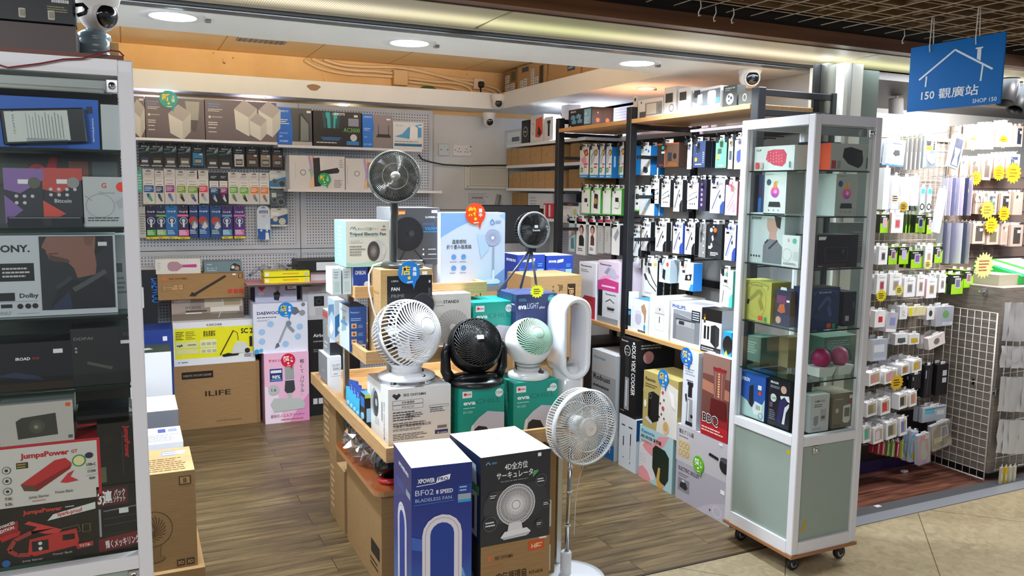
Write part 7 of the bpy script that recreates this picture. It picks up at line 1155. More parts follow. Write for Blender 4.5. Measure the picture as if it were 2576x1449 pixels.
rs('white carton picturing a black barrel speaker','y',YF,(2088,422,2190,364),1.70,.10,'#a9aca4',[PG([(.30,.5),(.33,.82),(.5,.88),(.80,.76),(.82,.4),(.72,.1),(.45,.25)],'#141416'),E(.72,.42,.22,'#1f2023',.3),R(.03,.06,.14,.36,'#a82c34'),R(.17,.06,.26,.36,'#8f8a86'),R(.92,.1,.95,.5,'#333')],side={'L':'#e2501f'})
rs('orange carton beside the black barrel speaker carton','y',YF+.05,(2064,421,2083,362),1.70,.10,'#e0501f',[E(.6,.5,.2,'#b83a16',.3)])
pbox('product_carton','flat dark navy box lying on the black speaker carton','box',(2.60,2.56,1.70+.105),(.14,.10,.016),'#17244f',group='boxes inside the right showcase')
six=[E(.38,.86,.045,'#333') if 0 else T(.08,.93,.025,'DDPAI','#444',w=.3),E(.2,.76,.075,'#2a5566'),PG([(.42,.75),(.62,.80),(.55,.66),(.42,.60)],'#e8b04a'),E(.50,.53,.14,'#d85a9a',.13),PG([(.38,.62),(.50,.80),(.60,.64)],'#e0904a'),E(.50,.46,.09,'#a84ab0',.06),E(.52,.54,.055,'#e48ab8'),T(.54,.51,.04,'S7','#fff',a='c',b=1),PG([(.22,.18),(.26,.30),(.74,.30),(.78,.18)],'#2b2d2c')]+[E(.25+.22*i,.10,.02,'#888') for i in range(3)]
rs('white air monitor carton with a rainbow drop, in the left face','x',XL,(1920,537,1980,432),1.513,.10,'#d3dad6',six,side={'R':'#8f938f'})
rs('white air monitor carton with a rainbow drop, in the front face','y',YF,(2099,538,2160,438),1.513,.12,'#a5a7a0',six,side={'L':'#c5d3cb'})
rs('navy and blue cartons deep on the second glass shelf','x',XL+.12,(1885,536,1925,440),1.513,.06,'#22304a',[R(0,0,.8,.4,'#2f5f9a'),R(.1,.45,.8,.8,'#3a2c4a')])
sony=lambda top,skin,bg:[R(.42,.02,.98,.97,bg),PG([(.50,1*.90),(.80,.90),(.82,.70),(.76,.60),(.60,.60),(.54,.66),(.50,.74)],skin),PG([(.58,.60),(.78,.62),(.80,.42),(.56,.42)],skin),PG([(.70,.95),(.90,.93),(.88,.70),(.78,.74)],'#2a2220'),PG([(.42,.05),(.42,.36),(.58,.50),(.80,.48),(.98,.34),(.98,.02),(.42,.02)],top),LN([(.46,.40),(.56,.48)],.04,'#33363a'),LN([(.58,.30),(.82,.48)],.04,'#33363a'),T(.05,.87,.055,'SONY','#222',b=2,w=.30)]+[E(.08+.08*i,.14,.022,'#333') for i in range(4)]
rs('grey SONY carton with a neckband speaker wearer in a grey top','x',XL,(1882,668,1976,538),1.298,.09,'#b3c0bf',sony('#6b7176','#b08f80','#b5c2c0'))
rs('small white G carton with a round white cable, third shelf','x',XL-.012,(1965,676,2012,594),1.298,.011,'#cdd3cd',[T(.30,.80,.10,'G','#c04a3a',b=1),E(.72,.83,.09,'#4fae9a'),O(.30,.38,.20,.012,'#9aa09a',1.0),PG([(.65,.25),(.7,.5),(.95,.5),(.95,.2)],'#bcc2bc'),Nn(.1,.06,.9,.14,2,'#555')])
rs('dark brown dashcam carton behind the front glass, third shelf','y',YF,(2052,676,2160,590),1.298,.12,'#1b1514',[R(.2,.20,.75,.62,'#4a4444'),R(.21,.21,.74,.61,'#1b1514'),R(.25,.42,.72,.58,'#0c0a0a'),O(.64,.5,.05,.01,'#8a8482'),PG([(.03,.95),(.22,.95),(.19,.85),(.03,.85)],'#d8d4d0'),R(.0,.0,.72,.13,'#3a2220'),T(.05,.05,.04,'HIKVIEW' if 0 else '▬▬','#bbb',w=.1)],side={'T':'#2a2424'})
rs('slim dark grey carton behind the brown dashcam carton','y',YF+.15,(2100,676,2190,560),1.298,.05,'#5f625e',[Nn(.5,.4,.9,.8,6,'#8a8c86')])
gunf=lambda ink,body:[LN([(.10,.86),(.5,.93),(.9,.86)],.10,ink),LN([(.14,.85),(.5,.915),(.86,.85)],.07,body),T(.28,.87,.035,'BOOSTER','#222' if body!='#1f2f54' else '#c9c9c9',b=1,w=.42),PG([(.22,.52),(.28,.46),(.58,.70),(.64,.62),(.55,.50),(.66,.28),(.76,.34),(.66,.58),(.72,.70),(.62,.80),(.50,.78)],ink),PG([(.14,.40),(.18,.52),(.26,.50),(.22,.38)],'#222'),O(.5,.5,.42,.008,ink,.8),R(.58,.03,.74,.14,'#c04a2a'),R(.78,.02,.88,.13,'#1f8a58')]
rs('olive yellow BOOSTER massage gun carton','x',XL,(1866,813,1942,712),1.040,.11,'#aaa84f',gunf('#8a883a','#b3b15a'),side={'R':'#a6a04a','T':'#b5b05a'})
rs('dark blue carton with a hang tab beside the olive carton','x',XL,(1947,833,1990,733),1.040,.08,'#252c46',[R(.1,.62,.7,.85,'#6a3458'),PG([(.15,.4),(.3,.6),(.6,.62),(.7,.4),(.4,.35)],'#a8583a'),E(.25,.16,.10,'#b8907a'),R(.75,.68,.95,.74,'#ddd'),PG([(.3,1),(.35,1.08),(.7,1.08),(.75,1)],'#cfd3d0')],side={'R':'#5a4a3a'})
rs('navy BOOSTER massage gun carton behind the front glass','y',YF,(2036,830,2114,722),1.040,.10,'#1c2c4e',gunf('#3a4a70','#1f2f54'),side={'T':'#4a3a34'})
rs('tall black carton at the right of the navy massage gun carton','y',YF+.03,(2118,822,2155,733),1.040,.10,'#15151d',[R(.2,.15,.5,.3,'#9a9a9e'),R(.78,.5,.85,.7,'#555')])
rs('teal carton deep on the fifth glass shelf, left face','x',XL+.10,(1870,935,1915,850),.826,.12,'#3f6258',[Nn(.1,.3,.8,.8,5,'#6f948a')])
rs('olive carton deep on the fifth glass shelf','x',XL+.14,(1955,955,1985,850),.826,.08,'#77724e',[])
rs('pale green upright carton behind the pink bristle heads','y',YF+.16,(2068,945,2160,842),.826,.12,'#54756a',[Nn(.1,.6,.8,.9,4,'#86a49a')])
def brush(px0,px1,ytop,ybot,c,lab):
    a_=P(px0,ybot,'y',YF+.06); b_=P(px1,ybot,'y',YF+.06); r=(b_.x-a_.x)/2; zt_=P(px0,ytop,'y',YF+.06).z; h=zt_-.827
    t=empty('face_brush',((a_.x+b_.x)/2,YF+.06,.827),0,lab,'face brush','pink face brushes in clear domes')
    x=MB(); x.add([(r*.72*sx,r*.6*sy,0) for sx,sy in((-1,-1),(1,-1),(1,1),(-1,1))]+[(r*.95*sx,r*.8*sy,h*.34) for sx,sy in((-1,-1),(1,-1),(1,1),(-1,1))],[(0,1,5,4),(1,2,6,5),(2,3,7,6),(3,0,4,7),(4,5,6,7),(0,3,2,1)],mat('#c9cbc4')); x.build('stand_box',parent=t)
    x=MB(); x.lathe([(0,h*.95),(r*.3,h*.94),(r*.62,h*.82),(r*.74,h*.62),(r*.70,h*.45),(r*.5,h*.36),(0,h*.345)],mat(c,.5),28); x.build('silicone_head',parent=t)
    x=MB(); x.lathe([(0,h*1.0),(r*.4,h*.985),(r*.78,h*.86),(r*.97,h*.62),(r*.97,h*.36)],'clear_plastic',28); x.build('clear_dome',parent=t)
brush(2040,2085,876,950,'#b01c58','magenta face brush under a clear dome, left of two'); brush(2089,2130,872,945,'#c8607e','pale pink face brush under a clear dome, right of two')
rs('blue OMRON blood pressure monitor carton','x',XL,(1858,1057,1927,950),.599,.12,'#1a52a5',[PG([(0,0),(0,.44),(.3,.36),(.6,.18),(.9,.36),(1,.5),(1,0)],'#a9c4c0'),T(.02,.80,.085,'OMRON','#e4ecf4',b=2,w=.36),PG([(.38,.30),(.38,.70),(.54,.76),(.56,.32),(.48,.24)],'#15181c'),PG([(.52,.22),(.62,.40),(.92,.36),(.88,.12),(.6,.10)],'#d3d8d4'),R(.66,.22,.84,.32,'#9aa89c'),O(.86,.10,.07,.012,'#26304a',1.0),R(.72,.68,.86,.78,'#e4e4e0'),E(.80,.60,.05,'#c8402a')],side={'R':'#16408a','T':'#1d4a8a'})
rs('black BRAUN ear thermometer carton','x',XL,(1929,1080,1990,962),.599,.12,'#141722',[T(.08,.88,.045,'BRAUN','#e8e8e8',b=2,w=.36),Nn(.08,.78,.6,.84,2,'#9aa0b4'),E(.24,.58,.085,'#c9cfc9'),T(.24,.56,.05,'1 sec','#222',a='c',b=1,w=.24),E(.70,.80,.08,'#c9a08c'),PG([(.55,.66),(.95,.70),(1,.58),(.6,.58)],'#d8d8d8'),PG([(.45,.12),(.52,.55),(.75,.66),(.9,.58),(.70,.30),(.62,.08)],'#2c2458'),PG([(.68,.10),(.78,.45),(.98,.56),(.98,.48),(.85,.35),(.80,.10)],'#cfd3d3'),R(.08,.38,.22,.48,'#6a4a6a'),Nn(.08,.12,.4,.34,5,'#7a8094')],side={'R':'#0f1018'})
rs('white HEM-7121 monitor carton behind the front glass','y',YF,(2035,1094,2088,990),.599,.13,'#b4b5b2',[T(.22,.80,.06,'HEM-7121','#4a4638',b=1,w=.52),Nn(.2,.66,.7,.76,2,'#555'),PG([(.2,.2),(.2,.42),(.45,.44),(.44,.22),(.32,.16)],'#7f8488'),R(.55,.28,.85,.60,'#9a9c9e'),R(.6,.34,.78,.42,'#555'),Nn(.15,.05,.8,.12,2,'#888')],side={'L':'#8f908d','T':'#c9cac6'})
rs('grey-brown blood pressure monitor carton behind the front glass','y',YF+.01,(2091,1088,2148,985),.599,.13,'#6a6152',[PG([(.52,.18),(.52,.62),(.88,.66),(.90,.20),(.8,.12),(.6,.12)],'#c9c4b4'),R(.58,.30,.84,.56,'#6a6c62'),E(.22,.50,.07,'#a9a492'),Nn(.1,.8,.6,.86,1,'#a99a70'),R(.8,.82,.94,.92,'#ddd'),R(.8,.72,.92,.80,'#c03a2a'),Nn(.05,.05,.5,.11,1,'#4a4438')],side={'T':'#8a8272'})
# ---------------------------------------------------------------- left showcase
LX0,LX1,LY0,LY1=-.95,.025,2.345,2.75
sc_l,prl=showcase('wide white-framed glass showcase cut by the left edge of the view',LX0,LX1,LY0,LY1,[1.692,1.492,1.262,1.068],False)
prl('light_fitting',lambda b_:(b_.bbox(LX0+.05,LY0+.05,1.838,LX1-.05,LY0+.09,1.872,mat('#8f918f',.4,.5),.003),b_.tube([(LX0+.06,LY0+.045,1.842),(LX1-.07,LY0+.045,1.842)],.006,mat('#b9bab4',.4),8)))
prl('rear_liner',lambda b_:b_.box(LX0+.036,LY1-.03,.60,LX1-.04,LY1-.02,1.87,mat('#4a4a48',.4)))
prl('top_board',lambda b_:b_.box(LX0,LY0+.01,1.918,LX1-.02,LY1,1.930,mat('#6a3a2c',.5)))
YL=2.40
def ls(label,px,z,d,col,F,v=YL,name='product_carton',**kw): return fbox(name,label,'box','y',v,px,d,col,z=z+.0008,F=F,group='boxes inside the left showcase',**kw)
ls('bright blue e-reader carton lying behind a tablet','' if 0 else (-60,380,246,252),1.692,.05,'#1358b8',[T(.955,.15,.04,'amazon','#cfd8e8',rot=90,b=1,w=.22),R(.90,.72,.95,.86,'#0c1c3c'),Nn(.2,.3,.22,.8,8,'#2f74d0')])
def tablet():
    o=P(118,372,'y',YL-.012); t=empty('e_reader',(o.x,YL-.016,o.z+.01),0,'black e-reader with a page of text leaning before the blue carton','e-reader')
    M=Matrix.Rotation(math.radians(-4),4,'Y'); b_=MB(); w_,h_=.185,.088
    b_.bbox(-w_/2,-.004,0,w_/2,.004,h_,mat('#17181a',.3),.003,M); b_.build('body',parent=t)
    s_=MB(); f=Face(s_,M@Vector((-w_/2,-.0045,0)),(M.to_3x3()@Vector((1,0,0))),(M.to_3x3()@Vector((0,0,1))),w_,h_,(0,-1,0)); f.draw([R(.05,.08,.80,.93,'#c4c8c2'),T(.16,.30,.05,'CHAPTER 1','#4a4c4a',rot=90,w=.30)]+[LN([(.30+.038*i,.14),(.30+.038*i,.88-.06*(i%3))],.012,'#7f827e') for i in range(12)]); s_.build('screen',parent=t)
    a_=MB(); a_.box(-.04,-.03,-.012,.05,-.027,.012,'clear_plastic'); a_.build('acrylic_stand',loc=t.location.copy(),label='clear acrylic lip stand in front of the e-reader',cat='stand')
tablet()
ls('white upright box at the right of the e-reader',(258,382,308,265),1.692,.12,'#b9bbbd',[])
zz=1.492
ls('purple and charcoal metal wallet carton, left of the orange one',(14,550,108,424),zz+.008,.04,'#2a2a32',[PG([(0,.62),(0,1),(1,1),(1,.80),(.4,.55)],'#7f5f9a'),PG([(0,0),(.45,.25),(0,.52)],'#7a5c98'),R(.35,.72,.62,.80,'#d8d8d8'),E(.76,.74,.10,'#55584a')]+[E(.3+.2*(i%3),.5-.12*(i//3),.03,'#b9b9c0') for i in range(5)]+[T(.3,.12,.06,'Ledger' if 0 else '','#ccc')][:0])
ls('orange-red and charcoal carton lettered Bitcoin',(111,548,206,424),zz+.008,.04,'#2a2a30',[PG([(0,.62),(0,1),(1,1),(1,.80),(.4,.55)],'#b3443c'),PG([(0,0),(.55,.18),(0,.42)],'#c8483c'),R(.35,.72,.62,.80,'#d8d8d8'),E(.76,.74,.10,'#8a8a86'),T(.28,.38,.07,'Bitcoin','#c9c9cc',b=1,w=.42)]+[E(.2+.2*(i%4),.62-.1*(i//4),.03,'#b9b9c0') for i in range(7)])
t=pbox('acrylic_stand','dark acrylic stand under the purple and orange cartons','stand',(P(20,570,'y',YL-.01).x,YL-.012,zz+.0008),(P(207,570,'y',YL-.01).x-P(20,570,'y',YL-.01).x,.010,.026),'#34363a',F=[R(.47,.1,.58,.9,'#1f2022'),LN([(.02,.9),(.98,.9)],.06,'#8f9294')],rough=.15)
ls('white G streaming device carton with a red sticker',(211,572,320,446),zz,.07,'#b5b7b8',[T(.42,.78,.10,'G','#b9523a',b=2),E(.86,.80,.10,'#e03a26'),T(.5,.66,.05,'Chromecast','#8a8c8e',a='c',w=.36) if 0 else T(.35,.66,.05,'Chromecast','#8a8c8e',w=.36),O(.38,.42,.24,.012,'#97999a',1.1),LN([(.05,.62),(.20,.52)],.012,'#888'),PG([(.72,.5),(.9,.6),(1,.45),(.8,.35)],'#a5a7a8'),Nn(.1,.10,.95,.20,2,'#444')])
ls('dark printed carton with red lettering behind the wallet cartons',(-30,450,300,392),zz+.10,.03,'#3a3632',[PG([(.38,.0),(.46,.9),(.52,.9),(.48,0)],'#a82c2a'),O(.36,.35,.35,.12,'#b03230',.8),R(.6,.1,.75,.8,'#7a4a3a'),R(.78,.1,.98,.8,'#54585a'),R(.05,.1,.3,.7,'#3d4a38')],v=YL+.13)
ls('large white SONY neckband speaker carton with a bearded wearer',(-95,800,288,590),1.262,.12,'#b7bbc2',[T(.22,.80,.085,'SONY.','#1c1c1e',b=2.5,w=.22),R(0,.44,.46,.66,'#0d0d0e'),Nn(.26,.48,.44,.62,3,'#b5b5b5'),R(0,.20,.33,.30,'#17171a'),T(.36,.235,.055,'Dolby','#222',b=1.5,w=.12),LN([(.05,.19),(.48,.19)],.004,'#888'),R(.24,.115,.31,.16,'#1a1a1c'),E(.36,.13,.032,'#1a1a1c'),E(.41,.13,.032,'#1a1a1c'),E(.455,.13,.032,'#1a1a1c'),LN([(.34,.04),(.48,.04)],.004,'#888'),T(.22,.03,.045,'XN57','#9a9a9c',w=.08),
 R(.50,.07,.985,.985,'#24262b'),PG([(.55,.98),(.52,.88),(.515,.85),(.54,.82),(.545,.78),(.555,.74),(.56,.70),(.60,.67),(.68,.66),(.72,.58),(.74,.46),(.86,.50),(.87,.62),(.86,.80),(.88,.98)],'#80584a'),PG([(.56,.76),(.60,.74),(.68,.70),(.70,.66),(.60,.67),(.56,.70)],'#4f372f'),PG([(.555,.775),(.62,.780),(.62,.765),(.557,.76)],'#5a2f2a'),PG([(.79,.98),(.80,.88),(.84,.86),(.86,.98)],'#6e4a3e'),PG([(.87,.98),(.86,.75),(.91,.80),(.93,.98)],'#17130f'),PG([(.55,.07),(.60,.30),(.70,.44),(.76,.42),(.88,.52),(.95,.42),(.985,.36),(.985,.07)],'#15161c'),LN([(.60,.34),(.70,.47)],.05,'#33353b'),LN([(.71,.31),(.80,.40),(.93,.54)],.06,'#4a4a4c'),PG([(.55,.07),(.68,.30),(.70,.07)],'#222c48'),R(.885,.86,.945,.91,'#c9c9cc')],side={'R':'#9a9ea4'})
ls('slim silver carton behind the SONY carton at the case edge',(291,792,326,590),1.262,.10,'#9a9ea0',[R(.1,.5,.5,.62,'#55585a'),Nn(.1,.2,.7,.45,4,'#6a6c6e')],v=YL+.06)
ls('black IROAD dashcam carton on the fourth shelf',(-60,985,180,856),1.068,.14,'#0c0c10',[T(.41,.64,.06,'IROAD','#e8e8ec',b=2,w=.15),T(.58,.645,.05,'X10','#c02a2a',b=1,w=.07),R(.80,.75,.90,.84,'#d8d8d8'),PG([(.2,.34),(.4,.40),(.62,.30),(.7,.2),(.5,.24)],'#232b44'),R(0,0,1,.16,'#2c1d12')],side={'T':'#1c1a1c'})
ls('dark grey DDPAI dashcam carton on the fourth shelf',(184,985,332,820),1.068,.12,'#1d1e1e',[T(.05,.80,.05,'DDPAI','#7f8284',w=.30),E(.08,.66,.02,'#8a8c8e'),E(.08,.60,.02,'#8a8c8e'),R(.80,.70,.96,.76,'#c9c9c9'),LN([(.25,.40),(.65,.28)],.05,'#4f4c45'),T(.84,.84,.06,'X2','#55585a')])
gL=.599
b1=ls('black JumpsPower carton picturing red jump clamps',(-8,1420,244,1250),gL,.16,'#1b1512',[T(.27,.86,.07,'JumpsPower','#c43a34',b=2.5,w=.38),Nn(.68,.88,.8,.92,1,'#bbb'),PG([(.50,.70),(.98,.80),(.98,.92),(.56,.80)],'#cfcfcc'),T(.60,.755,.07,'Spark-proof','#c02a2a',rot=5,b=2,w=.25),PG([(0,.62),(.22,.78),(.22,.60),(.04,.50)],'#8f1f22'),T(.02,.66,.05,'ADVANCED','#f0e8e4',rot=15,b=1.5,w=.18),T(.04,.59,.05,'EDITION','#f0e8e4',rot=15,b=1.5,w=.15),PG([(.04,.52),(.24,.60),(.23,.52),(.06,.44)],'#b02226'),PG([(.28,.70),(.32,.74),(.58,.56),(.64,.52),(.60,.46),(.48,.48),(.34,.56),(.30,.50),(.40,.62)],'#c43a3a'),LN([(.34,.54),(.18,.44),(.12,.28),(.20,.18),(.32,.16)],.07,'#9a3430'),LN([(.60,.52),(.80,.56),(.82,.44),(.70,.42)],.012,'#55504c'),PG([(.30,.18),(.32,.42),(.52,.46),(.78,.50),(.80,.28),(.78,.20),(.36,.12)],'#b52d2c'),R(.34,.20,.50,.38,'#19191b'),E(.42,.33,.03,'#c9c9c9'),E(.42,.24,.03,'#c9c9c9'),R(.64,.32,.76,.42,'#1c1416'),PG([(.76,.22),(.94,.24),(.94,.16),(.78,.13)],'#a82a2c'),T(.80,.165,.045,'V12 7.0L','#e8e0dc',b=1,w=.11),R(.84,.42,.92,.56,'#8a7a4a'),R(.845,.425,.915,.555,'#1b1512'),T(.24,.05,.035,'Jump Starter','#b9b4ae',b=.5,w=.20),T(.54,.09,.035,'Power Bank','#b9b4ae',b=.5,w=.19),E(.09,.07,.06,'#1f5f9a')])
zj=b1.data.vertices[4].co.z+gL
b2=ls('white JumpsPower GT carton with a red frame and red battery',(-10,1256,250,1100),zj+.001,.15,'#c9c2bc',[R(0,.96,1,1,'#b81f2e'),R(.97,0,1,1,'#b81f2e'),T(.24,.78,.085,'JumpsPower','#b0202e',b=3,w=.46),T(.72,.79,.055,'GT','#b0202e',b=2,w=.06),R(.20,.62,.31,.72,'#3a3420'),Nn(.21,.63,.30,.71,2,'#b59a4a'),PG([(.23,.36),(.56,.70),(.66,.72),(.72,.62),(.70,.54),(.38,.24),(.26,.26)],'#b52a2c'),PG([(.23,.36),(.36,.32),(.38,.22),(.26,.25)],'#5a4030'),PG([(.36,.32),(.72,.60),(.70,.53),(.38,.22)],'#7f1c1f'),PG([(.60,.32),(.68,.46),(.74,.50),(.70,.40),(.78,.32),(.66,.30)],'#c02c3a'),E(.79,.65,.10,'#3a8a3a'),E(.79,.65,.08,'#d8cf9a'),E(.89,.72,.06,'#2a2440',.05),T(.86,.545,.045,'USB-C','#222',b=1.5,w=.09),T(.87,.43,.045,'17.5W','#222',b=1.5,w=.08),T(.88,.31,.045,'96W','#222',b=1.5,w=.06),LN([(.85,.50),(.96,.52)],.004,'#777'),LN([(.85,.38),(.96,.40)],.004,'#777'),E(.11,.62,.06,'#55504c'),E(.11,.62,.05,'#c9c2bc'),E(.11,.45,.06,'#55504c'),E(.11,.45,.05,'#c9c2bc'),E(.11,.28,.06,'#55504c'),E(.11,.28,.05,'#c9c2bc'),E(.11,.62,.025,'#333'),E(.11,.45,.025,'#333'),E(.11,.28,.025,'#333'),T(.08,.14,.045,'7.0L','#222',b=1.5,w=.07),T(.08,.05,.045,'5.5L','#222',b=1.5,w=.07),T(.30,.12,.045,'Jump Starter','#3a3634',b=.5,w=.19),T(.55,.15,.045,'Power Bank','#3a3634',b=.5,w=.17),Nn(.33,.06,.48,.09,1,'#c05a5a')],side={'T':'#a81c2c','R':'#a81c2c'})
zk=b2.data.vertices[4].co.z+zj+.001
ls('white camera carton with a small orange square, on the JumpsPower GT carton',(0,1116,182,1006),zk+.001,.13,'#b3aca6',[PG([(.24,.14),(.22,.58),(.30,.66),(.76,.72),(.78,.18)],'#3a3833'),E(.50,.42,.17,'#4a4840'),E(.50,.42,.09,'#57544a'),E(.49,.41,.04,'#8a8672'),R(.90,.86,.965,.95,'#d8521f'),R(.92,.06,.98,.14,'#555')],side={'T':'#c9c9c9'})
b3=ls('clear socket blister lettered 3連 in white on dark red',(249,1370,350,1212),gL,.05,'#1c1a1c',[R(0,.70,.72,.96,'#4f181c'),T(.02,.74,.16,'3連','#d8d4d4',b=2.5,w=.34),T(.40,.84,.08,'パック','#e0dcdc',b=1.5,w=.26),T(.38,.745,.08,'ソケット','#e0dcdc',b=1.5,w=.28),PG([(0,0),(1,.06),(1,.26),(0,.20)],'#6a1a1e'),T(.16,.05,.10,'輝くメッキリング','#e4e0e0',rot=4,b=1,w=.80),R(.10,.28,.95,.68,'#0e0e10'),LN([(.14,.62),(.92,.65)],.02,'#6a6c70'),LN([(.14,.50),(.92,.52)],.012,'#3a3c40'),LN([(.14,.40),(.92,.42)],.012,'#3a3c40'),R(.50,.56,.72,.64,'#d0d0cc'),R(.03,.24,.08,.66,'#8f9296')],name='socket_blister')
b4=ls('dark carton with JumpsPower printed sideways in red',(250,1210,346,1058),b3.data.vertices[4].co.z+gL+.002,.14,'#151110',[T(.66,.94,.075,'JumpsPower','#b02420',rot=-90,b=2.5,w=.90),LN([(.60,.15),(.60,.85)],.006,'#4a4644'),R(.05,.05,.18,.3,'#55573f'),E(.25,.75,.08,'#241a18')])
zb4=P(260,1082,'y',YL-.0).z
b_=MB(); b_.bbox(-.075,0,0,.075,.14,.034,mat('#14171b',.2,0,0,None,.5,.4),.012); o=P(262,1085,'y',YL+.01); o4=b4.location.z+b4.data.vertices[4].co.z
b_.build('power_bank',loc=(o.x,YL+.005,max(zk,o4)+.003),rz=.0,label='flat glossy black power bank lying on the dark sideways carton',cat='power bank')
# things on top of the left showcase
pbox('wooden_box','dark brown wooden box on top of the left showcase, under the power strip','box',(P(192,115,'y',2.42).x-.665,2.42,1.931),(.665,.26,.072),'#4a3a36',rough=.4)
b_=empty('power_strip',(P(193,60,'y',2.43).x+.003,2.43,2.004),0,'black power strip with three white rocker switches on the wooden box','power strip')
x=MB(); x.bbox(-.62,.0,0,-.005,.075,.078,mat('#121316',.4),.006); x.build('body',parent=b_)
for i,xx in enumerate((-.185,-.123,-.059)):
    x=MB(); x.bbox(xx-.008,-.004,.012,xx+.008,.0,.036,mat('#c9c4ae',.4),.002); x.box(xx-.005,-.0055,.016,xx+.005,-.004,.032,mat('#8a8678')); x.build('rocker_switch',parent=b_)
x=MB(); f=Face(x,(-.10,-.0006,.040),(1,0,0),(0,0,1),.085,.03,(0,-1,0)); f.draw([Nn(.5,.4,.98,.98,1,'#c9c9c9'),R(.35,-.3,.95,.3,'#26261a'),Nn(.38,-.28,.93,.28,3,'#8a8560')]); x.build('rating_label',parent=b_)
MB().tube([(-.01,.03,.06),(.012,.02,.062),(.022,.01,.05),(.018,.0,.038),(.0,.01,.032)],.005,mat('#141414'),8).build('cord',parent=b_)
pts=[P(x_,y_,'y',2.335) for x_,y_ in ((-20,158),(20,170),(100,160),(160,149),(210,147),(250,134),(280,127),(300,130),(312,141))]; 
for p in pts: p.z=max(p.z,1.86)
MB().tube(pts,.0022,mat('#7a1420',.4),6).build('red_wire',label='thin dark red wire draped over the front of the left showcase',cat='wire')
x0_=P(198,135,'y',2.46).x; x=MB(); 
t=empty('plastic_jug',(P(236,100,'y',2.695).x,2.695,1.931),0,'pale blue translucent plastic jug behind the white dome camera','jug')
x.lathe([(0,0),(.042,0),(.047,.01),(.047,.045),(.043,.05),(.047,.055),(.047,.078),(.043,.083),(.046,.088),(.044,.100),(.03,.110),(0,.112)],mat('#8fa5ac',.2,0,0,None,.5,.3),36); x.build('body',parent=t)
x=MB(); x.lathe([(0,.122),(.018,.122),(.019,.110)],mat('#5f8fa8',.3),24); x.build('cap',parent=t)
pbox('paper_box','tan flap of a small carton beside the plastic jug','small box',(P(277,140,'y',2.55).x,2.55,1.931),(.022,.10,.06),'kraft_gold')
# ================================================================ HANGING SIGN AND SPOTLIGHTS IN THE CORRIDOR
def sign():
    X=2.92; o,w,h=rect('x',X,2281,282,2531,79); t=empty('shop_sign',(X,o.y-w/2,o.z),0,'blue hanging sign with a white house outline and SHOP 150','sign')
    b_=MB(); M=Matrix.Translation((0,w/2,0))@Matrix.Rotation(-math.pi/2,4,'Z'); b_.box(0,0,0,w,.006,h,mat('#0268b4',.55,0,0,None,.25),M); 
    x=MB(); Fa=Face(x,(0,-.0003,0),(1,0,0),(0,0,1),w,h,(0,-1,0)); wh='#dfe6ee'
    Fa.draw([LN([(.12,.48),(.50,.86),(.90,.50)],.028,wh),LN([(.205,.52),(.200,.36)],.026,wh),LN([(.80,.58),(.79,.35)],.026,wh),PG([(.715,.84),(.79,.84),(.79,.82),(.775,.82),(.775,.64),(.735,.68),(.735,.82),(.715,.82)],wh),T(.16,.17,.12,'150','#e4eaf2',b=1.2,w=.15),T(.355,.17,.12,'觀廣站','#e4eaf2',b=.8,w=.42),T(.965,.04,.062,'SHOP 150','#e4eaf2',a='r',b=.6,w=.24)])
    b_.build('board',parent=t); y=MB(); y.v=[tuple(M@Vector(v)) for v in x.v]; y.f=x.f; y.mi=x.mi; y.sm=x.sm; y.m=x.m; y.build('lettering',parent=t)
    for yy in (w*.27,-w*.22):
        MB().tube([(-.004,yy,h-.03),(-.008,yy,h-.01),(0,yy+.004,2.31-o.z),(.006,yy,2.31-o.z),(.008,yy-.004,h-.005),(.008,yy-.004,h-.03)],.0022,mat('#dcd6ca'),6).build('hanging_hook',parent=t)
sign()
for i,(px,py) in enumerate(((1762,25),(1800,40),(1845,45),(2275,100))):
    c=P(px,py-22,'z',2.305); MB().tube([(0,0,.004),(.004,0,-.02),(-.004,.004,-.04),(.0,.006,-.052),(.008,.006,-.048)],.0022,mat('#dcd6ca'),6).build('wire_hook',loc=c,label='white bent wire hook on the ceiling mesh, '+['leftmost of four','second of four','third of four','beside the blue sign'][i],cat='hook')
def spot(loc,d,r,L,c,lab,emit=0):
    t=empty('spotlight',loc,0,lab,'spotlight'); M=axis_matrix((0,0,0),d); x=MB(); y=MB(); y.lathe([(0,-L*.5),(r*.9,-L*.5),(r,-L*.4),(r,L*.5),(r*.85,L*.5),(r*.8,L*.2)],mat(c,.4),32); x.v=[tuple(M@Vector(v)) for v in y.v]; x.f=y.f;x.mi=y.mi;x.sm=y.sm;x.m=y.m; x.build('housing',parent=t)
    MB().tube([(0,0,0),(0,0,.10)],.008,mat(c),8).build('stem',parent=t)
    if emit: 
        y=MB(); y.disc((0,0,L*.22),r*.8,'lamp',24,M); y.build('lens',parent=t)
    return t
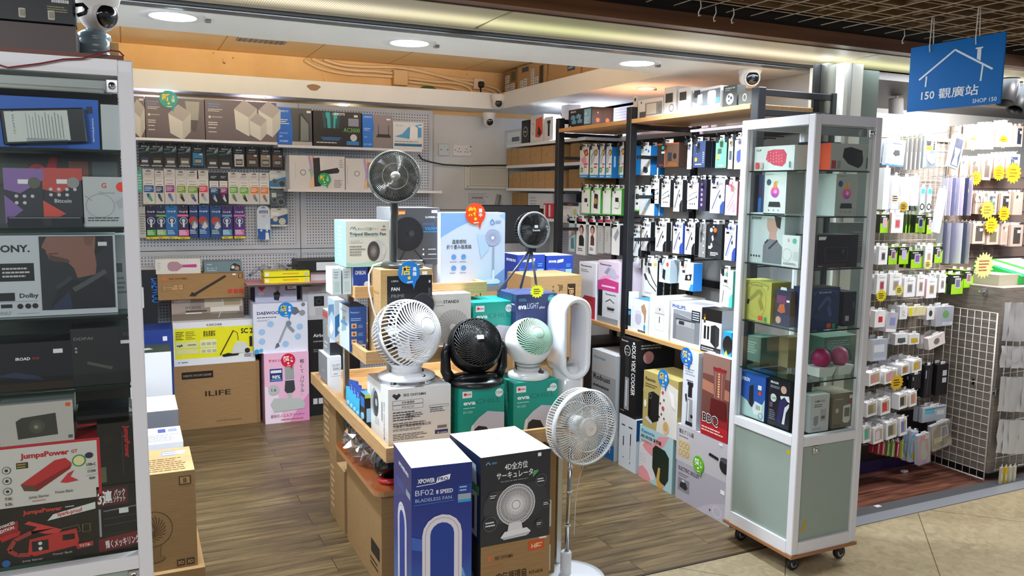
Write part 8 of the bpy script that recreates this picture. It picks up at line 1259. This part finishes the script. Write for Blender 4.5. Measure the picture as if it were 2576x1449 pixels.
# ================================================================ THE NEIGHBOURING SHOP
p=P(2535,215,'y',2.95); spot((p.x,2.95,p.z),(-.35,-.1,-1),.052,.20,'#141416','black cylindrical spotlight behind the blue sign, left of two')
p=P(2566,248,'y',3.0); spot((p.x,3.0,p.z),(-.7,-.1,-1),.045,.16,'#141416','black cylindrical spotlight at the right edge, right of two')
p=P(2254,272,'y',3.55); spot((p.x,3.55,p.z),(.1,0,-1),.042,.12,'#dcd8d4','white cylindrical spotlight left of the blue sign')
NY=3.24
struct('wall_neighbour',MB().box(3.29,NY,.32,4.31,NY+.05,2.05,'grey_oak').box(3.29,NY-.002,0,4.31,NY+.05,.34,mat('#141218',.3)).box(3.29,NY-.006,0,4.31,NY-.002,.07,mat('#2b1c55',.4)))
mb=MB(); Face(mb,(3.66,NY-.003,.12),(1,0,0),(0,0,1),.60,.12,(0,-1,0)).draw([T(.02,.2,.42,'ーカーによって作られた','#b9b4bc',w=.95)]); o=mb.build('lettering',parent=bpy.data.objects['wall_neighbour'])
plank('wall_neighbour_far',4.2,4.10,0,8,4.16,2.3,'white_wall'); plank('wall_neighbour_side',7.2,2.9,0,7.3,4.1,2.3,'white_wall'); plank('ceiling_neighbour',3.2,3.1,2.2,8,6.5,2.25,mat('#2a2622'))
plank('wall_neighbour_rear',3.3,4.8,0,4.3,4.85,2.2,'white_wall')
b_=MB(); b_.box(4.42,3.72,1.0,7.0,3.76,1.80,mat('#77675f',.6))
for i in range(10): b_.box(4.42,3.712,1.02+i*.08,7.0,3.72,1.075+i*.08,mat('#857067',.6))
b_.build('slatwall',label='brown slatted display wall carrying phone cases next door',cat='slatwall')
area('neighbour_spot',(4.35,2.60,2.14),(3.85,3.2,.65),.22,16,(1,.97,.96)); area('neighbour_spot',(5.2,3.0,2.15),(5.1,3.7,1.3),.5,9,(1,.92,.87)); area('neighbour_spot',(4.9,2.55,2.15),(4.6,3.0,.3),.3,14,(1,.97,.95)); area('neighbour_ceiling',(5.2,3.6,2.1),(5.2,4.1,2.0),.5,10,(1,.93,.85))
# wire rail above the wall rack
b_=MB(); b_.tube([(3.29,NY-.016,1.92),(4.31,NY-.016,1.92)],.012,mat('#b9b0a4'),8); 
for i in range(24): b_.tube([(3.31+i*.043,NY-.016,1.92),(3.31+i*.043,NY-.016,.35)],.002,mat('#cfc6bc'),4)
for i in range(18): b_.tube([(3.29,NY-.016,1.86-i*.085),(4.31,NY-.016,1.86-i*.085)],.002,mat('#cfc6bc'),4)
b_.build('wire_rack',label='cream wire grid rack on the wall behind the hanging packs next door',cat='wire rack')
YN=3.10
def near(p):
    return min((o for o in COL.objects if o.name.startswith('accessory_pack') and 'behind' not in o.get('group','') and o.location.x>3.2),key=lambda o:(o.location+Vector((.05,0,.06))-p).length)
def nh(label,px,col,F,group='packs hanging on the wall rack next door',n=2,dp=.022,Y=YN,tilt=0,yaw=0,film=False,side=None,name='accessory_pack',gap=1.5):
    o,w,h=rect('y',Y,*px); mb=MB(); cm={'*':mat(col)}
    for k,v in (side or {}).items(): cm[k]=mat(v)
    mb.box(0,0,0,w,dp,h,cm); mb.box(w*.32,.003,h,w*.68,.005,h+.016,mat('#e8e8e6')); fc=faces_of(mb,w,dp,h); fc['F'].draw(F)
    if film: mb.box(-.004,-.004,-.004,w+.004,-.003,h+.01,'film')
    t=mb.build(name,label=label,cat='hanging pack',group=group,loc=o); t.rotation_euler=(0,math.radians(tilt),math.radians(yaw))
    for i in range(1,n):
        c=t.copy(); COL.objects.link(c); c.location=o+Vector((-.004*i,dp*gap*i,.0)); c['label']=f'pack {ordn(i)} behind the '+' '.join(label.split()[:9]); c['group']=group+', behind'
    b_=MB(); xc=o.x+w/2; z=o.z+h+.008; b_.tube([(xc,(NY if Y<3.3 else 3.72)-.005,z),(xc,Y-.01,z),(xc,Y-.018,z+.01)],.002,'chrome',5); b_.build('display_hook',label='chrome display hook next door holding hanging packs',cat='hook',group='chrome hooks next door')
    return t
def z1(x0,yt,x1,yb): return (2180+x0/4.391,290+yb/4.391,2180+x1/4.391,290+yt/4.391)
def z2(x0,yt,x1,yb): return (2180+x0/4.391,600+yb/4.391,2180+x1/4.391,600+yt/4.391)
def z3(x0,yt,x1,yb): return (2140+x0/4.14,900+yb/4.14,2140+x1/4.14,900+yt/4.14)
nh('white pack picturing a black USB dongle, top row',z1(205,260,425,545),'#dcdee4',[R(0,0,1,.06,'#2a7fd0'),PG([(.35,.45),(.45,.6),(.7,.6),(.75,.42),(.5,.36)],'#1c1c20'),Nn(.3,.80,.8,.88,1,'#3a4a9a'),Nn(.05,.12,.4,.3,3,'#8a9ac0')],tilt=4)
for i in range(4): nh(f'grey sleeve pack with a black slot and yellow clip, {ordn(i)} of four, top row',z1(432+48*i,250,472+48*i,600),'#a9a5a2',[R(.2,.55,.6,.9,'#4a403c'),R(0,.94,1,1,'#e8c81a'),LN([(.1,.5),(.9,.5)],.008,'#ddd')],n=2)
nh('grey and yellow earphone card, top row',z1(618,235,785,578),'#a7b1b7',[R(.1,.55,.9,.92,'#c9c4b4'),PG([(.15,.85),(.55,.85),(.5,.7),(.2,.7)],'#222'),R(.15,.56,.6,.68,'#e0d81a')]+[E(.78,.60+.07*i,.03,'#1c1c1c') for i in range(4)]+[PG([(.2,.45),(.9,.45),(.9,.15),(.6,.12),(.3,.25)],'#d8dcde')],n=2)
nh('tilted clear pack with a navy and white phone case, top row',z1(905,205,1045,560),'#dfe2ea',[PG([(.12,.05),(.12,.92),(.88,.92),(.88,.05)],'#2a3350'),PG([(.2,.08),(.35,.35),(.22,.62),(.8,.62),(.65,.35),(.8,.08)],'#cdced4'),E(.3,.84,.06,'#12182c')],tilt=13,Y=3.0,n=1)
for i,(a_,b__,l) in enumerate(((172,268,'tall plain white carton'),(275,368,'white carton with grey window'),(382,488,'white carton with pale window'),(492,588,'slim white carton'))): nh(f'{l}, second row next door',z1(a_,[580,665,680,675][i],b__,[1040,1035,1050,1000][i]),'#e9e9ee',[R(.25,.15,.8,.8,['#e9e9ee','#cfd0d6','#c9c6c4','#dddde2'][i]),Nn(.4,.3,.6,.7,6,'#b9bac4')],n=1,dp=.05)
for i in range(2): nh(['pack of black watch straps, left of two, second row','pack of black watch straps, right of two, second row'][i],z1(585+75*i,800,652+75*i,1070),'#c9c9cc',[O(.5,.22,.14,.05,'#18181c',.9),R(.1,.75,.9,.95,'#36b8c0'),E(.5,.6,.06,'#eee')],n=3)
nh('long white tilted cable box in front of the strap packs',z1(745,800,845,1290),'#f0f0f4',[Nn(.3,.6,.6,.9,3,'#b9b9c4')],tilt=9,Y=3.0,n=1)
for i in range(7): nh(f'tall clear tempered glass pack, {ordn(i)} from the left, second row',z1(870+46*i,690,906+46*i,1108),['#d8d6e6','#c9c2d4','#8a8fb8','#d9d2e4','#e2dcee','#3a4468','#d2c8e0'][i],[R(.15,.1,.85,.3,['#e8e8f0','#b9a9c8','#5a639a','#e4e0ee','#a98ac8','#222c4a','#b9a0d0'][i]),R(.2,.6,.8,.72,'#eeeaf4')],Y=3.12,n=1,dp=.04,group='clear tempered glass packs next door')
for i in range(8): nh(f'tall clear tempered glass pack, {ordn(i)} from the left, third row',z1(815+44*i,1190,850+44*i,1640),['#b9b5c4','#6a6c8a','#d8d8e6','#8f8fb0','#dcdce8','#e6e6ee','#4a5068','#c9c9d6'][i],[R(.1,.05,.9,.5,['#8a8a9a','#3a3f5a','#e4e4ec','#6a6c94','#e9e9f2','#cfd2e2','#2a2e44','#e0e0ea'][i])],Y=3.12,n=1,dp=.04,group='clear tempered glass packs next door')
def watch(c='#93c81a',top='#1d211c',scr='#cfd0ea',fr='#b9b9c2'): return [R(0,.52,1,1,top),PG([(.52,.0),(1,0),(1,.8),(.8,.62)],c),R(.28,.28,.78,.82,fr),R(.36,.36,.70,.74,scr),R(.1,.86,.6,.92,'#e8e8e8')]
wrow=[('third',z1,[(145,1095,252,1300,1,'#d89ab8'),(535,1100,655,1298,1,'#22284a'),(660,1120,735,1310,1,'#b08a94')]),('fourth',z2,[(238,95,345,288,1,'#8a4a78'),(352,92,470,285,1,'#b8a0e0'),(485,135,628,330,1,'#7a5a9a'),(745,85,845,270,1,'#77686c')]),('fifth',z2,[(930,395,1075,618,1,'#6a7088'),(1068,350,1185,545,1,'#9a6a6a')])]
k=0
for nm,zf_,L in wrow:
    for j,(x0,yt,x1,yb,_,scr) in enumerate(L): nh(f'lime green and black watch case carton, {ordn(j)} from the left in the {nm} row',zf_(x0,yt,x1,yb),'#9ad11a',watch(scr=scr),n=2 if nm!='fifth' else 3,dp=.028,tilt=[0,0,-2,-8][j%4] if nm=='fifth' else 0,side={'L':'#23281e'},group='lime watch case cartons next door',Y=3.07)
for j in range(3): nh(f'dark and lime watch case carton seen edge-on, {ordn(j)} of three in the third row',z1(425+36*j,1095,455+36*j,1300),'#3a4a22',[PG([(0,0),(1,0),(1,.5),(0,.35)],'#8ac81a')],n=1,group='lime watch case cartons next door',Y=3.09)
wh=[('pink watch case in a white carton, third row',z1(268,1075,412,1300),'#c84a5a'),('white carton with a purple watch, left end of fourth row',z2(128,85,238,290),'#4a3458'),('white carton with a yellow star and a bronze watch, fourth row',z2(635,80,738,320),'#b09078'),('white carton with a red framed watch, left end of fifth row',z2(105,395,228,620),'#a83a50'),('white carton with a grey watch and star, fifth row',z2(245,385,395,630),'#9a8a80'),('white carton with an oval grey window, fifth row',z2(405,430,545,650),'#77757a'),('white carton with a brown watch window, fifth row',z2(548,400,650,640),'#9a7c66'),('white carton with a pink edge and brown window, fifth row',z2(655,440,782,662),'#a08460'),('narrow white carton with a tall grey window, fifth row',z2(792,395,882,600),'#8a7a78')]
for j,(l,px,c) in enumerate(wh): nh(l,px,'#ececee',[R(.3,.22,.75,.68,'#b5b2b0'),R(.36,.28,.69,.62,c),Nn(.3,.8,.8,.88,1,'#b9b9b9')],n=3,dp=.02,side={'L':'#d9a9b4' if 'pink' in l else '#c9c6c8'},Y=3.06)
nr=[('white pouch with a red square case, sixth row',z2(85,795,210,985),'#e9e9ec',[R(.35,.3,.75,.65,'#c82a2a')]),('clear pouch with a lilac case, sixth row',z2(205,805,340,1030),'#b9bac4',[R(.3,.35,.8,.75,'#8f90c8'),R(.05,0,.95,.16,'#f0f0f4')]),('small white box turned sideways, sixth row',z2(362,745,455,895),'#e6e6ea',[Nn(.3,.2,.8,.7,4,'#a9a9ad')]),('row of cream and yellow earbud cases, sixth row',z2(465,750,655,860),'#dcd2a4',[R(.0,0,.2,1,'#d8cf2a'),LN([(.4,0),(.4,1)],.02,'#b9b08a'),LN([(.6,0),(.6,1)],.02,'#b9b08a'),LN([(.8,0),(.8,1)],.02,'#b9b08a')]),('white earbud case box with a black oval, sixth row',z2(660,755,755,900),'#e9e9ec',[E(.5,.5,.2,'#3a3c44',.25)]),('clear hanging bag with a green round case, sixth row',z2(760,745,968,975),'#a9aeba',[E(.55,.60,.24,'#6fa86a',.2),R(.4,.05,.95,.2,'#e4e8f0'),Nn(.45,.07,.9,.18,2,'#8a9ac0')]),
('clear bag with a white earbud case, left end of seventh row',z2(55,1105,235,1360),'#a9b0c0',[R(.1,.4,.8,.75,'#d4d8e2'),R(.1,.03,.9,.16,'#b5c0da')]),('white pack with a black lidded case, seventh row',z2(312,1045,458,1178),'#dfe0e2',[PG([(.2,.2),(.2,.6),(.8,.6),(.8,.2),(.5,.1)],'#4a5358'),O(.8,.3,.12,.04,'#222',.6)]),('white pack with a yellow case, seventh row',z2(465,1050,588,1175),'#dfe0e2',[PG([(.2,.2),(.2,.6),(.8,.6),(.8,.2),(.5,.1)],'#c8a818'),O(.8,.3,.12,.04,'#222',.6)]),('tilted cream box with a brown oval window, seventh row',z2(690,1085,880,1235),'#e4dcda',[E(.5,.48,.36,'#a89a94',.28),E(.5,.48,.31,'#7f706c',.23)])]
for j,(l,px,c,F) in enumerate(nr): nh(l,px,c,F,n=2,dp=.03,Y=3.05,tilt=-14 if 'tilted' in l else (6 if 'lilac' in l else 0),side={'L':'#d6cfd0'})
box_row=[('eighth',[(192,145,340,300,'#d08a8a','pink'),(352,130,518,280,'#d89ab0','rose'),(528,70,632,190,'#a8744c','brown'),(642,22,762,160,'#c8a42c','yellow')],z3),('ninth',[(165,455,300,625,'#8a8268','olive'),(312,425,438,605,'#c83a3c','red'),(500,370,612,545,'#3c403a','dark green'),(616,350,708,515,'#c88468','orange')],z3),('tenth',[(132,700,230,895,'#3fb09a','mint'),(238,715,365,905,'#d8c9d0','pale lilac'),(372,660,508,860,'#6a6a58','dark olive'),(512,620,608,820,'#6a72b0','blue')],z3)]
for nm,L,zf_ in box_row:
    for j,(x0,yt,x1,yb,c,cn) in enumerate(L): nh(f'white window box showing a {cn} earphone case, {nm} row',zf_(x0,yt,x1,yb),'#ecebee',[R(.12,.16,.88,.84,'#b0a288'),R(.18,.22,.62,.76,c),Nn(.3,.88,.7,.94,1,'#999')],n=3,dp=.045,Y=3.02,yaw=6,tilt=-5,gap=1.08,group='white window boxes next door')
for j in range(3): nh(['black plastic pouch with white labels, rightmost, eighth row','black crinkled pouch, middle of three, eighth row','black pouch half behind the window boxes, eighth row'][j],[z3(880,60,1025,395),z3(755,75,860,420),z3(628,170,735,330)][j],'#17171b',[R(.5,.62,.85,.80,'#d0d0d8'),R(.5,.40,.85,.56,'#d0d0d8')] if j==0 else [R(.1,.6,.25,.85,'#9a9aa8'),LN([(.4,.1),(.5,.9)],.02,'#55555c'),LN([(.8,.1),(.7,.8)],.02,'#3a3a40')],n=2,Y=3.06)
nh('magenta waterproof phone pouch with a printed screen',z3(700,790,845,1120),'#b9bcc8',[PG([(.05,.05),(.1,.75),(.2,.95),(.8,.95),(.9,.6),(.95,.2),(.7,0)],'#d85aa8'),PG([(.3,.15),(.25,.6),(.35,.8),(.7,.75),(.65,.5),(.85,.25),(.7,.12)],'#8fc8b8'),R(.6,.82,.95,.98,'#e8e8e8')],n=1,tilt=-6,Y=2.98,film=True)
nh('sky blue waterproof phone pouch behind the magenta one',z3(615,760,700,1090),'#b9bcc8',[O(.5,.5,.42,.08,'#3fa8d8',.5),R(.2,.1,.8,.3,'#c8b83a')],n=2,tilt=2,Y=3.01)
nh('black running armband with a phone, yellow note on it',z3(850,680,1065,975),'#a9abb0',[PG([(.0,.1),(.1,.7),(.35,.95),(.95,.9),(1,.5),(.8,.1),(.3,0)],'#24262a'),PG([(.45,.35),(.5,.85),(.85,.85),(.9,.4)],'#d8dade'),PG([(.50,.40),(.55,.80),(.80,.80),(.85,.44)],'#4a5a9a'),R(.12,.26,.55,.46,'#e4dca0'),Nn(.15,.28,.52,.44,2,'#55502a')],n=1,tilt=-10,Y=2.99,film=True)
nh('clear pouch with pale blue header above the armband',z3(740,490,1000,680),'#b5bcc4',[R(.1,.55,.5,.9,'#5ab8cc'),R(.6,.4,.9,.7,'#d8dce4'),LN([(.1,.85),(.95,.9)],.03,'#222')],n=2,Y=3.06)
for j in range(6): nh(f'colourful wrapped cable pack, {ordn(j)} from the left in the lowest row',z3(275+50*j,880,315+50*j,1010+8*j),['#a82c34','#c84a5a','#6a9a3a','#8ab04a','#b0304a','#c8d84a'][j],[LN([(.3,.1),(.5,.9)],.08,'#e8d8d8')],n=2,Y=3.05,group='wrapped cable packs in the lowest row')
for (px,py,rr,l,c) in ((2252,499,.035,'white and red price star over the white cartons','#f4e8d8'),(2273,520,.030,'golden price star, second row of the rack','#c8a41a'),(2217,744,.035,'yellow price star at the left end of the fifth row','#e8d41a'),(2262,730,.030,'pale yellow price star on the fifth row','#e8dc6a'),(2334,665,.028,'pale yellow price star on the fourth row','#ece48a'),(2256,962,.045,'golden price star with red strokes over the eighth row','#e0b414')):
    star('y',2.97,px,py,rr,l,col=c,parent=near(P(px,py,'y',3.05)))
# leaning wire panel and grey counter
b_=MB(); X=4.3; wm=mat('#dcd8d2',.4)
for i in range(8): y=3.16-i*.044; b_.tube([(X,y,.015),(X,y,.965)],.0022 if i<7 else .004,wm,5)
for i in range(22): z=.02+i*.045; b_.tube([(X,2.85,z),(X,3.17,z)],.0022 if i else .004,wm,5)
b_.build('grid_display',label='white wire grid panel standing against the grey counter side',cat='wire panel')
b_=MB(); b_.box(4.36,2.87,.04,6.6,3.45,1.10,'grey_oak'); b_.box(4.38,2.89,0,6.6,3.4,.04,mat('#1c1a1a')); b_.build('counter_cabinet',label='weathered grey wood counter at the right edge of the view',cat='counter')
for i,(px,py) in enumerate(((2478,735),(2452,960),(2455,1215*.99),(2503,985))):
    c=P(px,py,'x',4.351); x=MB(); x.bbox(-.012,-.012,-.02,.010,.012,.02,'chrome',.003); x.tube([(-.012,0,.005),(-.045,0,-.004),(-.05,0,.008)],.004,'chrome',6); x.build('panel_clip',loc=c,label='chrome clip holding the wire panel, '+['topmost','middle','near the floor','at the counter corner'][i],cat='clip')
b_=MB()
for i in range(16): b_.tube([(4.40+i*.06,2.855,.05),(4.40+i*.06,2.855,.98)],.0022,wm,5)
for i in range(14): b_.tube([(4.39,2.855,.06+i*.07),(5.4,2.855,.06+i*.07)],.0022,wm,5)
b_.build('grid_display',label='white wire grid on the counter front behind the clear bags',cat='wire panel')
for r_,(yt,yb) in enumerate(((760,858),(868,925),(945,1035),(1052,1140))):
    for i in range(6):
        px=2522-5*r_+9*i; o,w,h=rect('y',2.835,px,yb,px+26,yt); b_=MB(); rnd=random.Random(r_*9+i); vs=[]
        for u in range(3):
            for v in range(5): vs.append((w*u/2+rnd.uniform(-.003,.003),.012*i*0-.012*math.sin(math.pi*u/2)+rnd.uniform(-.004,.004),h*v/4))
        b_.add(vs,[(u*5+v,(u+1)*5+v,(u+1)*5+v+1,u*5+v+1) for u in range(2) for v in range(4)],mat('#c9c9cc',.2,0,0,None,.5,.5),True)
        b_.build('clear_bag',loc=(o.x,2.84-.012*(i%3),o.z),label=f'crinkled clear cable bag, {ordn(i)} from left, {["top","second","third","lowest"][r_]} row of the counter',cat='hanging pack',group='clear bags on the counter front')
for i,c in enumerate(('#c9bfa8','#e0c020','#d8d0b4','#dcd4b8')): nh(f'small {["cream","yellow","beige","pale"][i]} pack hanging low at the counter corner',(2516+11*i,1218-2*i,2525+11*i,1176-1*i),c,[R(.2,.2,.8,.6,'#e8e4d4')],Y=2.80,n=1,dp=.012).location.y=2.80
pbox('green_card_pack','bright green and white striped packs lying on the grey counter','card packs',(4.62,2.95,1.101),(.42,.30,.05),'#1fae4a',Tt=[PG([(.0,0),(.2,0),(.05,1),(0,1)],'#12a058'),PG([(.2,0),(.45,0),(.3,1),(.05,1)],'#d4e4e4'),PG([(.45,0),(.6,0),(.45,1),(.3,1)],'#3ad82a'),PG([(.6,0),(1,0),(1,1),(.45,1)],'#d8dce0')],F=[R(.2,0,.45,1,'#cfe0e0'),R(.6,0,1,1,'#d8dce0')],tilt=14)
star('y',2.92,2475,668,.075,'large pale yellow price star',col='#f4ec9a',n=18,lines=4,ink='#b05a4a',parent=bpy.data.objects['green_card_pack'])
pbox('clear_tray','pale clear tray behind the price star on the counter','tray',(4.45,2.96,1.101),(.2,.2,.06),'#b5ae98')
# phone cases on the slatwall
def pc(label,px,c,star_=0,w=0): return nh(label,px,'#d2b8a8',[PG(capsule(.5,.74,.08),c)] and [R(.22,.12,.80,.88,c),R(.26,.72,.46,.85,'#2a2c34'),E(.31,.81,.028,'#8a8c94'),E(.40,.76,.028,'#8a8c94'),R(.52,.62,.78,.76,'#ece6dc')],Y=3.60,n=3,dp=.018,group='phone case packs on the slatwall next door')
cs_=[(1052,130,1100,365,'#d8b8a8','pink clear'),(1105,130,1250,368,'#cfae98','pale clear with a star'),(1260,105,1420,368,'#a8806c','floral'),(1438,85,1605,340,'#8f857c','taupe with white ring'),(1640,120,1735,345,'#22283c','navy')]
for j,(x0,yt,x1,yb,c,l) in enumerate(cs_): pc(f'{l} phone case pack in the top slatwall row, {ordn(j)} from left',z1(x0,yt,x1,yb),c)
cs_=[(1025,475,1130,690,'#d8a898','peach'),(1138,480,1262,705,'#77685e','brown'),(1275,455,1388,715,'#6a5f58','dark taupe'),(1420,435,1535,695,'#8f7a6c','bronze'),(1548,430,1700,695,'#3a466c','navy and clear')]
for j,(x0,yt,x1,yb,c,l) in enumerate(cs_): pc(f'{l} phone case pack in the second slatwall row, {ordn(j)} from left',z1(x0,yt,x1,yb),c)
cs_=[(1195,860,1310,1090,'#a89a90','white ring'),(1320,865,1450,1100,'#6f8078','sage'),(1468,865,1600,1100,'#3f3a38','black'),(1610,850,1735,1100,'#d8b8a8','clear pink')]
for j,(x0,yt,x1,yb,c,l) in enumerate(cs_): pc(f'{l} phone case pack in the third slatwall row, {ordn(j)} from left',z1(x0,yt,x1,yb),c)
cs_=[(1165,1195,1320,1420,'#57504a','charcoal'),(1325,1200,1470,1430,'#7a7058','olive'),(1475,1195,1570,1430,'#c9a898','clear edge-on'),(1582,1210,1735,1450,'#4a443e','dark with triple lens')]
for j,(x0,yt,x1,yb,c,l) in enumerate(cs_): pc(f'{l} phone case pack in the lowest slatwall row, {ordn(j)} from left',z1(x0,yt,x1,yb),c)
for (px,py,rr,l,c) in ((2448,362,.045,'first','#ecd81a'),(2524,356,.045,'second','#e8c81a'),(2455,448,.05,'third','#ecd01a'),(2513,435,.055,'fourth','#e8c414'),(2549,435,.075,'fifth','#f0dc20'),(2484,528,.065,'sixth','#f0d44a'),(2526,538,.055,'seventh','#f0b414'),(2494,566,.06,'eighth','#f0d41a')):
    star('y',3.575,px,py,rr,f'yellow price star, {l} from the top',col=c,ink='#8a5a1a',parent=near(P(px,py,'y',3.6)))
mb=MB(); Face(mb,(0,0,0),(1,0,0),(0,0,1),.13,.06,(0,-1,0)).draw([T(.5,.2,.6,'0.18','#f4f0ea',a='c',b=3,w=.9)]); q=near(P(2518,338,'y',3.6)); o=mb.build('lettering',parent=q,loc=P(2504,345,'y',3.590)-q.location)
mb=MB(); Face(mb,(0,0,0),(1,0,0),(0,0,1),.13,.06,(0,-1,0)).draw([T(.5,.2,.6,'0.18','#f4f0ea',a='c',b=3,w=.9)]); q=near(P(2466,512,'y',3.6)); o=mb.build('lettering',parent=q,loc=P(2451,512,'y',3.590)-q.location)
b_=MB(); b_.tube([(4.34,NY-.02,1.2),(4.34,NY-.02,2.0)],.03,mat('#a08c7c'),8); b_.build('grey_post',label='round grey-brown post at the end of the wall rack next door',cat='post')
# torn ceiling vent above the front soffit
o=P(600,92,'z',ZC-.004); b_=MB(); b_.box(0,0,0,.30,.14,.006,mat('#9a958a',.6))
for i in range(9): b_.box(.012+i*.032,.01,-.003,.022+i*.032,.13,0,mat('#57534c'))
b_.build('ceiling_vent',loc=(o.x,o.y,ZC-.008),label='small grey torn ceiling vent at the edge of the yellow ceiling',cat='vent')
# light switch cover of clear fragments on the floor
for i,(px,py,l) in enumerate(((2275,1188,'small clear plastic scrap on the red-brown floor'),(2208,1274,'tiny white paper scrap on the red-brown floor'))):
    c=P(px,py,'z',0); b_=MB(); b_.bbox(-.018,-.012,.001,.018,.012,.012 if i==0 else .003,mat('#d8d8dc',.2),.001); b_.build('litter_scrap',loc=c,label=l,cat='scrap')
